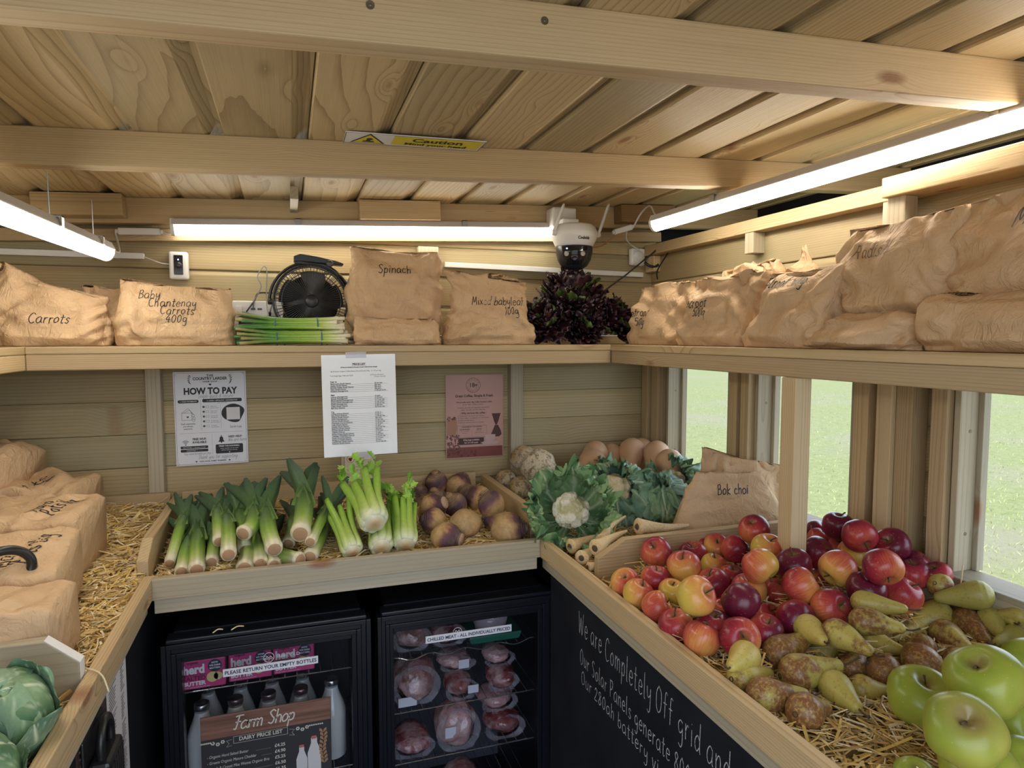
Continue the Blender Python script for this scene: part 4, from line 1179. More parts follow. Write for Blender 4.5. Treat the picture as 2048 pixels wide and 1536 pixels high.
SWEDES = [
 ((0.4739, 2.2250, 1.0482), 0.0396, (-0.2, -0.2, 1), 0.9, 'dark purple swede at the back against the bin rail', False),
 ((0.5481, 2.2050, 1.0337), 0.0459, (0.5, 0.3, 0.7), 0.35, 'pale tan swede at the back beside the dark purple one', False),
 ((0.5752, 2.0443, 1.0258), 0.0437, (-0.8, 0.4, 0.4), 0.30, 'tan swede with a dark ringed side near the corner divider', False),
 ((0.4524, 2.1251, 1.0165), 0.0377, (-0.3, -0.3, 0.9), 1.0, 'dark swede in the second row below the pale tan one', False),
 ((0.4893, 2.0219, 1.0189), 0.0395, (-0.5, -0.2, 0.8), 0.95, 'purple swede with a ridged neck in the middle of the heap', False),
 ((0.4114, 1.9873, 1.0245), 0.0429, (0.7, -0.5, 0.4), 0.25, 'pinkish tan swede beside the celery, turned on its side', True),
 ((0.3871, 1.8612, 1.0181), 0.0390, (-0.9, -0.1, 0.3), 0.30, 'swede with a ribbed purple neck pointing at the celery', False),
 ((0.4720, 1.8250, 1.0120), 0.0455, (0.2, 0.5, -0.8), 0.55, 'swede tan above and purple below, lying upside down in the middle of the front', False),
 ((0.4020, 1.7640, 0.9960), 0.0438, (0.8, -0.55, -0.1), 0.65, 'purple and tan swede with a cut face, frontmost in its bin', True),
 ((0.5800, 1.7560, 1.0043), 0.0490, (0.9, -0.2, 0.1), 0.35, 'big swede half orange half purple in the front bin corner', False),
 ((0.5620, 1.8650, 1.0540), 0.0415, (-0.5, 0.3, 0.7), 0.85, 'purple ringed swede on top beside the corner divider', False),
 ((0.5743, 1.8600, 1.0035), 0.0389, (-0.7, 0.2, 0.3), 0.45, 'brownish swede under the purple ringed one by the divider', False),
 ((0.5593, 2.1232, 1.0185), 0.0393, (-0.4, 0.3, 0.7), 0.9, 'dark swede in shadow behind the tan one near the divider', False),
 ((0.4106, 2.2200, 1.0157), 0.0352, (0.1, 0.1, 1), 0.9, 'small dark swede at the back beside the celery leaves', False),
 ((0.3099, 2.2250, 1.0062), 0.0309, (0.1, -0.4, 1), 1.1, 'small purple swede showing behind the celery stalks', False),
 ((0.4000, 2.1264, 0.9999), 0.0292, (0.3, -0.4, 1), 1.0, 'small purple swede low behind the pinkish tan one', False),
]
for i, (p, r, ax, tc, lab, cut) in enumerate(SWEDES):
    swede(p, r, ax, 300 + i, lab, tc, cut)

# ---- celeriac
CELERIAC = NT('celeriac_skin')
co = CELERIAC.objco()
v1 = CELERIAC.noise(co, 60, 4, 0.7); v2 = CELERIAC.noise(co, 150, 3, 0.7); v3 = CELERIAC.noise(co, 14, 3, 0.6)
c = CELERIAC.mix(CELERIAC.ramp(v3, (0.40, 0.0), (0.62, 1.0)), CELERIAC.attr('col', 'Color'), (0.62, 0.56, 0.44))
c = CELERIAC.mix(CELERIAC.ramp(v1, (0.50, 0.0), (0.60, 0.85)), c, (0.20, 0.13, 0.06))
c = CELERIAC.mix(CELERIAC.ramp(v2, (0.55, 0.0), (0.66, 0.6)), c, (0.13, 0.09, 0.05))
CELERIAC.set(c, 0.85, spec=0.2); CELERIAC.bump(CELERIAC.math('ADD', v1, v2), 0.7, 0.006)
CELERIAC = CELERIAC.m
def ico(sub):
    bm = bmesh.new(); bmesh.ops.create_icosphere(bm, subdivisions=sub, radius=1.0)
    P = np.array([v.co[:] for v in bm.verts]); F = [tuple(v.index for v in f.verts) for f in bm.faces]; bm.free()
    return P, F
IP4, IF4 = ico(4)
IP5, IF5 = ico(5)
def lump(P, seed, amps):
    rg = np.random.default_rng(seed); d = np.zeros(len(P))
    for f_, a in amps:
        for k in range(3):
            d += a * np.sin(P @ rg.normal(size=3) * f_ + rg.uniform(0, 6))
    return P * (1 + d)[:, None]
def celeriac(p, r, seed, label, col):
    P = lump(IP4, seed, [(2, 0.03), (5, 0.018), (12, 0.008)])
    P = P * r * np.array([1, 1, 0.95])
    o = obj_np('celeriac', P, IF4, CELERIAC, np.tile(col, (len(P), 1))); o.location = p
    tag(o, label, 'celeriac', 'celeriac in the corner')
    mb = MB(); rg = random.Random(seed)
    for k in range(9):
        a = rg.uniform(0, 2 * PI); b = Vector((math.cos(a) * 0.75, math.sin(a) * 0.75, -0.62)) * r
        mb.tube(spline([b, b * 1.12 + Vector((0, 0, -0.004)), b * 1.2 + Vector((rg.uniform(-0.01, 0.01), rg.uniform(-0.01, 0.01), -0.006))], 4), 0.0012, 5)
    mb.build('roots', flat('celeriac_root', (0.35, 0.25, 0.14), 0.9), o, True)['kind'] = 'stuff'
    return o
for p, r, col, lab in (((0.7882, 2.2130, 1.116), 0.0474, (0.42, 0.30, 0.14), 'brown celeriac behind the big pale one, against the wall stud'), ((0.8026, 2.0961, 1.1092), 0.0605, (0.60, 0.52, 0.38), 'large pale speckled celeriac on top of the corner pile'), ((0.7250, 2.2150, 1.0402), 0.0405, (0.44, 0.31, 0.14), 'small brown celeriac low in the corner behind the divider'), ((0.7500, 2.1300, 1.0298), 0.0435, (0.48, 0.36, 0.16), 'yellowish celeriac low in front of the big pale one'), ((0.9300, 2.2180, 1.0223), 0.0318, (0.58, 0.44, 0.32), 'pinkish celeriac showing between the pale one and the squashes'), ((0.8231, 2.0460, 1.000), 0.0268, (0.60, 0.42, 0.32), 'small pinkish celeriac peeping over the cauliflower leaves')):
    celeriac(p, r, int(p[0] * 1e4), lab, col)

# ---- butternut squashes
SQ = NT('squash_skin')
co = SQ.objco()
c = SQ.mix(SQ.ramp(SQ.noise(co, 12, 3), (0.35, 0.0), (0.7, 0.8)), SQ.attr('col', 'Color'), (0.66, 0.40, 0.24))
c = SQ.mix(SQ.ramp(SQ.voro(co, 38), (0.05, 0.5), (0.09, 0.0)), c, (0.36, 0.20, 0.11))
SQ.set(c, 0.42, spec=0.4); SQ = SQ.m
def squash(bulb, r, neck, seed, label, rn=0.70):
    B, N = Vector(bulb), Vector(neck)
    d = (N - B); L = d.length; dn = d.normalized()
    root = empty('butternut_squash', bulb, 0, label, 'squash', 'butternut squashes against the back wall')
    path = [dn * (-r * 0.98), dn * (-r * 0.90), dn * (-r * 0.72), dn * (-r * 0.45), dn * (-r * 0.1), dn * (r * 0.3), dn * (r * 0.7), dn * (r * 1.05), dn * (r * 1.5), dn * (L * 0.85), dn * (L * 0.97), dn * L]
    rad = [r * 0.16, r * 0.42, r * 0.70, r * 0.90, r * 1.0, r * 0.97, r * 0.88, r * 0.79, r * rn * 1.03, r * rn, r * rn * 0.85, r * rn * 0.4]
    P, F, t, a = tube_np(spline(path, 3), np.interp(np.linspace(0, 1, 34), np.linspace(0, 1, 12), rad), 28, 5, 0.012)
    rg = np.random.default_rng(seed)
    obj_np('body', P, F, SQ, np.tile((0.62, 0.38, 0.22), (len(P), 1)) * rg.uniform(0.94, 1.06), root)
    mb = MB().lathe([(0, 0.004), (0.004, 0.004), (0.006, 0.001), (0.008, -0.004)], 10, zframe(-dn * r * 0.985, -dn))
    mb.build('blossom_end', flat('squash_scar', (0.22, 0.16, 0.09), 0.8), root, True)
    return root
for b, r, nk, lab in (
  ((0.9972, 2.0828, 1.1094), 0.0503, (0.880, 1.990, 1.045), 'squash in front of the row with its neck tucked under cauliflower leaves'),
  ((1.0715, 2.2100, 1.1213), 0.0450, (0.960, 2.150, 1.050), 'squash leaning on the wall behind the front one'),
  ((1.1450, 2.2200, 1.1112), 0.0400, (1.110, 2.150, 1.020), 'small squash wedged between two bigger squashes by the wall'),
  ((1.2024, 2.1700, 1.1271), 0.0490, (1.120, 2.050, 1.040), 'longest squash leaning back in the middle of the row'),
  ((1.2650, 2.2100, 1.1250), 0.0430, (1.230, 2.120, 1.030), 'squash with a stubby stalk end at the back by the corner stud'),
  ((1.2560, 2.0875, 1.1279), 0.0476, (1.190, 1.990, 1.040), 'squash next to last in the row, leaning by the window'),
  ((1.2520, 1.9953, 1.1138), 0.0469, (1.215, 1.930, 1.025), 'last squash of the row, round end beside the window sill')):
    squash(b, r, nk, int(b[0] * 1e4), lab)

# ---- brassica leaves: a blade wrapped around an axis
def wrap_leaf(path, alpha, phi, seed, ruffle=0.012, nu=23, nv=26, dark=(0.085, 0.20, 0.07), light=(0.28, 0.43, 0.18), vein=(0.58, 0.66, 0.44), blue=0.0, edge=1.0, stalk=0.18, tilt=0.0):
    """path: [(rho, h)] from base to tip; alpha: half width in metres"""
    rg = np.random.default_rng(seed)
    pr = spline([Vector((a, 0, b)) for a, b in path], 8)
    L = np.linspace(0, 1, nv)
    rho = np.interp(L, np.linspace(0, 1, len(pr)), [p.x for p in pr]); h = np.interp(L, np.linspace(0, 1, len(pr)), [p.z for p in pr])
    u = np.linspace(-1, 1, nu)
    U, V = np.meshgrid(u, L)
    R0, H0 = rho[:, None], h[:, None]
    wid = alpha * np.maximum(stalk, np.sin(PI * np.clip((V - 0.05) / 1.0, 0, 1) ** 0.75) ** 0.6)
    wid = np.where(V < 0.12, alpha * stalk, wid)
    f1, f2 = rg.uniform(9, 15), rg.uniform(16, 24)
    ed = np.abs(U) ** 1.8
    ruf = ruffle * ed * (np.sin(V * f1 + rg.uniform(0, 6) + U * 1.5) + 0.6 * np.sin(V * f2 + rg.uniform(0, 6) - U * 2)) * (V > 0.10)
    ang = phi + U * wid / np.maximum(R0, 0.02) + tilt * V
    rr = R0 + ruf + 0.10 * alpha * ed
    hh = H0 + ruf * 0.7 - 0.06 * alpha * ed + ruffle * 0.6 * np.sin(U * 7 + rg.uniform(0, 6)) * V
    crk = ruffle * 0.42 * np.sin(U * rg.uniform(9, 13) + rg.uniform(0, 6)) * np.sin(V * rg.uniform(15, 22) + U * 4 + rg.uniform(0, 6)) * (V > 0.1)
    rr = rr + crk; hh = hh + crk * 0.6
    P = np.stack([rr * np.cos(ang), rr * np.sin(ang), hh], -1).reshape(-1, 3)
    vn = np.exp(-(np.abs(U) / (0.10 * (1.15 - V))) ** 2)
    side = np.abs(((V * 7.0 - np.abs(U) * 2.6) % 1.0) - 0.5) * 2
    sv = np.clip((side - 0.84) / 0.16, 0, 1) * (np.abs(U) < 0.9)
    k = np.clip(vn + 0.65 * sv, 0, 1)[..., None]
    t = (0.5 + 0.5 * np.sin(U * 3 + V * 5 + rg.uniform(0, 6)))[..., None]
    C = np.array(dark) * (1 - t) + np.array(light) * t
    if blue:
        C = C * (1 - blue) + np.array((0.27, 0.42, 0.36)) * blue
    C = C * (1 - k) + np.array(vein) * k
    return P, grid_faces(nu, nv), C.reshape(-1, 3)

def curd_mesh(r, seed):
    rg = np.random.default_rng(seed)
    P = IP5.copy()
    d = np.zeros(len(P))
    for n, w, a in ((34, 0.36, 0.17), (260, 0.125, 0.055), (900, 0.066, 0.022)):
        S = rg.normal(size=(n, 3)); S /= np.linalg.norm(S, axis=1)[:, None]
        dist = np.min(np.linalg.norm(P[:, None, :] - S[None], axis=2), axis=1) if n < 300 else np.concatenate([np.min(np.linalg.norm(q[:, None, :] - S[None], axis=2), axis=1) for q in np.array_split(P, 8)])
        d += a * (np.sqrt(np.clip(1 - (dist / w) ** 2, 0, 1)) - 0.5)
    Q = P * (0.93 + d)[:, None] * r
    c = lerp_cols(d, [(-0.12, (0.50, 0.46, 0.24)), (0.0, (0.76, 0.70, 0.52)), (0.12, (0.86, 0.82, 0.70))])
    return Q, IF5, c

def cauliflower(p, axis, R, rc, seed, label, nleaf=14, blue=0.2, closed=0.0, creamy=False, hide=False):
    rg = random.Random(seed)
    root = empty('cauliflower', p, 0, label, 'cauliflower', 'cauliflowers in their leaves')
    M = zframe((0, 0, 0), axis)
    if not hide:
        Q, F, c = curd_mesh(rc, seed)
        if creamy: c = c * np.array((1.0, 0.90, 0.72))
        Q = Q * np.array((1, 1, 0.8)) + np.array((0, 0, R * 0.28))
        o = obj_np('curd', Q, F, CURD, c, root, M=M)
    for i in range(nleaf):
        ph = 2 * PI * i / nleaf * (2 if i % 2 else 1) + rg.uniform(-0.25, 0.25)
        out = rg.uniform(0.95, 1.2)
        top = rg.uniform(0.55, 1.0) * (1 - 0.2 * closed)
        inn = rg.uniform(0.75, 1.05) * (1 - 0.55 * closed)
        path = [(R * 0.22, -R * 0.72), (R * 0.75 * out, -R * 0.50), (R * 0.98 * out, 0.0), (R * 0.98 * out, R * 0.45 * top), (R * inn, R * 0.85 * top), (R * inn * (0.75 if closed else 1.12), R * (0.95 + 0.25 * rg.random()) * top)]
        P, F, C = wrap_leaf(path, R * rg.uniform(0.42, 0.62), ph, seed * 31 + i, ruffle=R * 0.12, blue=blue * rg.uniform(0.3, 1.5), tilt=rg.uniform(-0.3, 0.3))
        obj_np('leaf', P, F, LEAF, C, root, M=M)
    mb = MB().lathe([(0, -R * 0.86), (R * 0.22, -R * 0.86), (R * 0.24, -R * 0.80), (R * 0.26, -R * 0.5), (0, -R * 0.3)], 18, M)
    mb.build('stump', flat('cut_stump', (0.55, 0.56, 0.36), 0.7), root, True)
    return root
cauliflower((0.752, 1.705, 1.052), (-0.36, -0.80, 0.42), 0.106, 0.052, 401, 'cauliflower with white curd facing out, leaves spilling over the bin rail', 14, 0.05)
cauliflower((0.965, 1.860, 1.055), (-0.30, -0.70, 0.65), 0.100, 0.056, 402, 'cream curded cauliflower half hooded by bluish leaves, second along', 12, 0.45, 0.35, True)
cauliflower((1.105, 1.830, 1.035), (-0.2, -0.45, 0.88), 0.092, 0.03, 403, 'cauliflower wrapped shut in crinkled blue green leaves beside the bok choi bag', 12, 0.5, 1.0, hide=True)
cauliflower((1.215, 1.920, 1.050), (-0.45, -0.55, 0.70), 0.092, 0.046, 404, 'cauliflower with a pinkish curd near the window behind the bok choi bag', 10, 0.35, 0.1, True)
cauliflower((0.985, 2.055, 1.035), (-0.45, -0.60, 0.65), 0.090, 0.042, 405, 'dark leaved cauliflower at the back below the squashes', 11, 0.05, 0.2, True)

# ---- cabbages by the bin divider
def cabbage(p, R, seed, label, ax=(0.3, -0.5, 0.8), pale=0.3):
    rg = random.Random(seed)
    root = empty('cabbage', p, 0, label, 'cabbage', 'cabbages on the straw')
    M = zframe((0, 0, 0), ax)
    P = lump(IP4, seed, [(2, 0.02), (4, 0.01)]) * R * 0.90
    obj_np('heart', P, IF4, LEAF, np.tile((0.26, 0.36, 0.18), (len(P), 1)), root, M=M)
    for i in range(8):
        ph = 2 * PI * i / 8 * 3 + rg.uniform(-0.2, 0.2)
        lo = rg.uniform(0.97, 1.10)
        path = [(R * 0.25, -R * 0.92), (R * 0.85 * lo, -R * 0.50), (R * 1.0 * lo, 0.05 * R), (R * 0.80 * lo, R * 0.62), (R * 0.30, R * 0.95 * lo), (R * 0.05, R * (1.02 if i < 4 else 0.98))]
        if i >= 5:
            path = path[:3] + [(R * 1.02 * lo, R * 0.5), (R * 0.95 * lo, R * 0.85)]
        Q, F, C = wrap_leaf(path, R * rg.uniform(0.78, 0.95), ph, seed * 17 + i, ruffle=R * 0.030, nu=25, nv=26, dark=(0.07, 0.17, 0.07), light=(0.24, 0.38, 0.20), vein=(0.66, 0.73, 0.52), blue=pale * rg.random(), stalk=0.3)
        obj_np('leaf', Q, F, LEAF, C, root, M=M)
    return root
cabbage((-0.398, 1.070, 1.016), 0.066, 501, 'ribbed green cabbage right below the grey bin divider', (0.2, -0.5, 0.85), 0.3)
cabbage((-0.392, 0.945, 1.008), 0.058, 502, 'green cabbage with a pale rim lying nearest the rail', (0.5, -0.3, 0.8), 0.4)
cabbage((-0.392, 0.825, 1.030), 0.054, 503, 'whitish cabbage, the one closest to the camera', (0.4, -0.5, 0.8), 1.0)

# ---- parsnips
PARS = NT('parsnip_skin')
co = PARS.objco()
c = PARS.attr('col', 'Color')
ax_ = PARS.attr('wc')
sx, sy, sz = PARS.sep(ax_)[0:3]
rn_ = PARS.noise(PARS.comb(PARS.math('MULTIPLY', sx, 300.0), PARS.math('MULTIPLY', sy, 2.2), 0.0), 1.0, 3, 0.6)
c = PARS.mix(PARS.ramp(rn_, (0.50, 0.0), (0.66, 0.75)), c, (0.46, 0.28, 0.12))
PARS.set(c, 0.6, spec=0.3); PARS.bump(rn_, 0.35, 0.002); PARS = PARS.m
def parsnip(a, b, r, seed, label):
    root = empty('parsnip', a, 0, label, 'parsnip', 'parsnips beside the divider')
    A, B = Vector(a), Vector(b); d = B - A; L = d.length; dn = d.normalized(); rg = random.Random(seed)
    s_ = dn.cross(Vector((0, 0, 1))).normalized() * rg.uniform(-0.01, 0.01) + Vector((0, 0, rg.uniform(-0.006, 0.004)))
    path = spline([Vector((0, 0, 0)), d * 0.12, d * 0.5 + s_, d], 10)
    n = len(path)
    t = np.linspace(0, 1, n)
    rad = r * np.interp(t, [0, 0.04, 0.12, 0.3, 0.6, 0.9, 1.0], [0.55, 0.85, 1.0, 0.86, 0.55, 0.30, 0.16])
    P, F, tt, aa = tube_np(path, rad, 22, 3, 0.02)
    o = obj_np('root', P, F, PARS, np.tile((0.74, 0.55, 0.30), (len(P), 1)) * rg.uniform(0.92, 1.05), root)
    at_ = o.data.attributes.new('wc', 'FLOAT_VECTOR', 'POINT')
    at_.data.foreach_set('vector', np.stack([tt * L + seed, aa, aa * 0], -1).astype(np.float32).ravel())
    mb = MB().lathe([(0, 0.003), (r * 0.10, 0.006), (r * 0.16, 0.001), (r * 0.24, 0.004), (r * 0.36, 0.001), (r * 0.50, -0.003)], 16, zframe((0, 0, 0), -dn))
    mb.build('crown', flat('parsnip_crown', (0.11, 0.07, 0.045), 0.9), root, True)
    return root
for i, (a, b, r, lab) in enumerate((
  ((0.862, 1.525, 1.050), (1.030, 1.540, 1.035), 0.0225, 'thick parsnip lying on top, pointing along the bok choi bag'),
  ((0.715, 1.475, 1.022), (0.850, 1.560, 1.030), 0.0222, 'parsnip with a dark hollow crown facing out, middle of the pile'),
  ((0.690, 1.500, 0.992), (0.790, 1.600, 0.990), 0.0195, 'parsnip lowest in the pile with a knobbly crown by the rail'),
  ((0.695, 1.585, 0.995), (0.830, 1.640, 1.000), 0.0205, 'parsnip under the white curded cauliflower leaves'),
  ((0.770, 1.555, 1.012), (0.900, 1.660, 1.040), 0.0170, 'parsnip slanting up behind the dark crowned one'),
  ((0.690, 1.462, 0.982), (0.770, 1.470, 0.985), 0.0125, 'thin parsnip lying against the apple divider'),
  ((0.820, 1.495, 1.000), (0.920, 1.500, 1.000), 0.0150, 'small yellowish parsnip peeping over the apple divider'),
  ((1.000, 1.490, 1.012), (0.900, 1.500, 1.005), 0.0140, 'parsnip end beside the foot of the bok choi bag'))):
    parsnip(a, b, r, 600 + i, lab)

# ---- bok choi bags
bag((1.165, 1.545, 0.985), -0.25, 0.30, 0.185, 0.07, 51, 'paper bag marked bok choi standing behind the apples', ['Bok choi'], tsize=0.026, tpos=(-0.045, 0.130), amp=0.0035, prof=[(0, 1.12), (0.2, 1.08), (0.6, 0.90), (1, 0.62)], lean=-0.005, dep=[(0, 0.9), (0.3, 1.0), (0.6, 0.8), (0.85, 0.4), (1, 0.1)], txs=0.8)
bag((1.245, 1.595, 0.985), -0.35, 0.25, 0.215, 0.07, 52, 'second paper bag with a ragged top behind the bok choi bag', amp=0.009, slope=-0.12)

# ---- dark lettuces
LET = veg_mat('red_lettuce_leaf', 0.30, 0.5, 0.3, 70, bumpk=0.5, bscale=90, dark=0.5)
def lettuce(p, R, seed, label, n=70, ax=(0, -0.35, 0.94)):
    root = empty('lettuce', p, 0, label, 'lettuce', 'dark red lettuces on the back shelf')
    rg = random.Random(seed)
    PP, FF, CC = [], [], []
    k = 0
    for i in range(n):
        ph = i * 2.39996 + rg.uniform(-0.2, 0.2)
        q = i / n
        tilt = 0.15 + 1.45 * q ** 0.8
        L = R * rg.uniform(0.85, 1.15)
        rho1, h1 = L * math.sin(tilt) * 0.55, L * math.cos(tilt) * 0.55 + R * 0.05
        rho2, h2 = L * math.sin(tilt), L * math.cos(tilt) + R * 0.02
        path = [(R * 0.05, -R * 0.3), (rho1 * 0.7 + R * 0.05, h1 * 0.5), (rho1 + R * 0.12, h1), (rho2, h2 + R * 0.05), (rho2 + R * 0.10 * rg.uniform(-1, 1), h2 + R * rg.uniform(-0.1, 0.12))]
        red = rg.random()
        dark = (0.016, 0.008, 0.012) if red > 0.16 else (0.045, 0.075, 0.015)
        light = (0.055, 0.016, 0.024) if red > 0.16 else (0.14, 0.20, 0.04)
        P, F, C = wrap_leaf(path, R * rg.uniform(0.26, 0.40), ph, seed * 13 + i, ruffle=R * 0.11, nu=13, nv=12, dark=dark, light=light, vein=(0.085, 0.035, 0.030), stalk=0.4)
        PP.append(P); CC.append(C); FF += [tuple(v + k for v in f) for f in F]; k += len(P)
    obj_np('foliage', np.vstack(PP), FF, LET, np.vstack(CC), root, M=zframe((0, 0, 0), ax))
    mb = MB().lathe([(0, -R * 0.36), (R * 0.15, -R * 0.36), (R * 0.17, -R * 0.2), (0, 0)], 14, zframe((0, 0, 0), ax))
    mb.build('stump', flat('lettuce_stump', (0.35, 0.25, 0.16), 0.7), root, True)
    return root
lettuce((0.945, 2.160, ZT + 0.118), 0.116, 701, 'large dark red lettuce on top, tallest of its heap', 80)
lettuce((0.835, 2.120, ZT + 0.058), 0.085, 702, 'dark red lettuce low beside the baby leaf bag', 56, (-0.4, -0.5, 0.7))
lettuce((1.085, 2.140, ZT + 0.062), 0.088, 703, 'dark red lettuce at the shelf corner beside the beetroot bag', 56, (0.4, -0.5, 0.7))
lettuce((0.960, 2.110, ZT + 0.050), 0.075, 704, 'dark lettuce underneath, holding up the tallest one', 50, (0, -0.8, 0.4))

# ---- spring onions
def onion_bunch(c, L, n, rr, seed, label, th=0.0):
    rg = random.Random(seed)
    root = empty('spring_onion_bunch', c, th, label, 'spring onions', 'bunches of spring onions')
    for i in range(n):
        a = i * 2.39996; q = rr * math.sqrt((i + 0.5) / n)
        y, z = q * math.cos(a) * 1.15, q * math.sin(a) + rr
        r = rg.uniform(0.0052, 0.0078)
        x1 = L / 2 + rg.uniform(-0.014, 0.012)
        fan = 1.0 + rg.uniform(0.2, 0.9)
        z = max(z, r)
        p = [(x1, y * 0.95, max(r, z)), (L * 0.30, y * 0.75, max(r, (z - rr) * 0.8 + rr)), (-L * 0.12, y * 0.72, max(r, (z - rr) * 0.75 + rr)), (-L / 2 * rg.uniform(0.82, 1.02), y * fan, max(r, (z - rr) * fan + rr * 0.95 + rg.uniform(-0.006, 0.006)))]
        path = spline([Vector(v) for v in p], 7); m = len(path)
        rad = [r * (1.25 if k < 2 else 1.0) * (1.0 if k < m * 0.55 else 1.0 + 0.15 * math.sin(k)) * (1.0 if k < m - 3 else 0.75) for k in range(m)]
        P, F, t, a_ = tube_np(path, rad, 9, flat=0.85)
        g = rg.uniform(0.85, 1.15)
        C = lerp_cols(t, [(0, (0.74, 0.66, 0.46)), (0.13, (0.76, 0.74, 0.52)), (0.30, (0.55, 0.66, 0.20)), (0.50, (0.27, 0.45, 0.06)), (0.75, (0.10, 0.25, 0.045)), (1, (0.055, 0.15, 0.05) if rg.random() > 0.3 else (0.36, 0.30, 0.12))]) * g
        obj_np('onion', P, F, LEEK, C, root)
        mb = MB()
        for q_ in range(5):
            aa = rg.uniform(0, 2 * PI)
            mb.tube([(x1, y * 0.95, z), (x1 + 0.007, y * 0.95 + 0.005 * math.cos(aa), max(0.001, z + 0.005 * math.sin(aa)))], [0.0016, 0.0005], 4)
        ro = mb.build('rootlets', flat('onion_roots', (0.55, 0.40, 0.22), 0.9), root); ro['kind'] = 'stuff'
    for x in (L * 0.27, -L * 0.13):
        mb = MB()
        ring = [(x, rr * 0.93 * math.cos(2 * PI * k / 24), rr + rr * 0.90 * math.sin(2 * PI * k / 24)) for k in range(25)]
        mb.tube(ring, 0.0021, 6, caps=False)
        mb.build('rubber_band', flat('blue_green_rubber', (0.06, 0.17, 0.17), 0.5), root, True)
    return root
onion_bunch((0.010, 2.075, ZT), 0.315, 15, 0.023, 801, 'spring onion bunch lying lowest along the shelf edge')
onion_bunch((0.004, 2.095, ZT + 0.040), 0.300, 15, 0.023, 802, 'spring onion bunch stacked on top in front of the fan')
onion_bunch((0.030, 2.135, ZT), 0.310, 13, 0.019, 803, 'spring onion bunch lying behind, ends poking out beside the spinach bags')
for side in (-1, 1):
    pts = spline([(0.004 + side * 0.002, 2.050, ZT + 0.040), (0.004 + side * 0.020, 2.044, ZT + 0.018), (0.004 + side * 0.050, 2.046, ZT + 0.006 + (0.018 if side > 0 else 0))], 8)

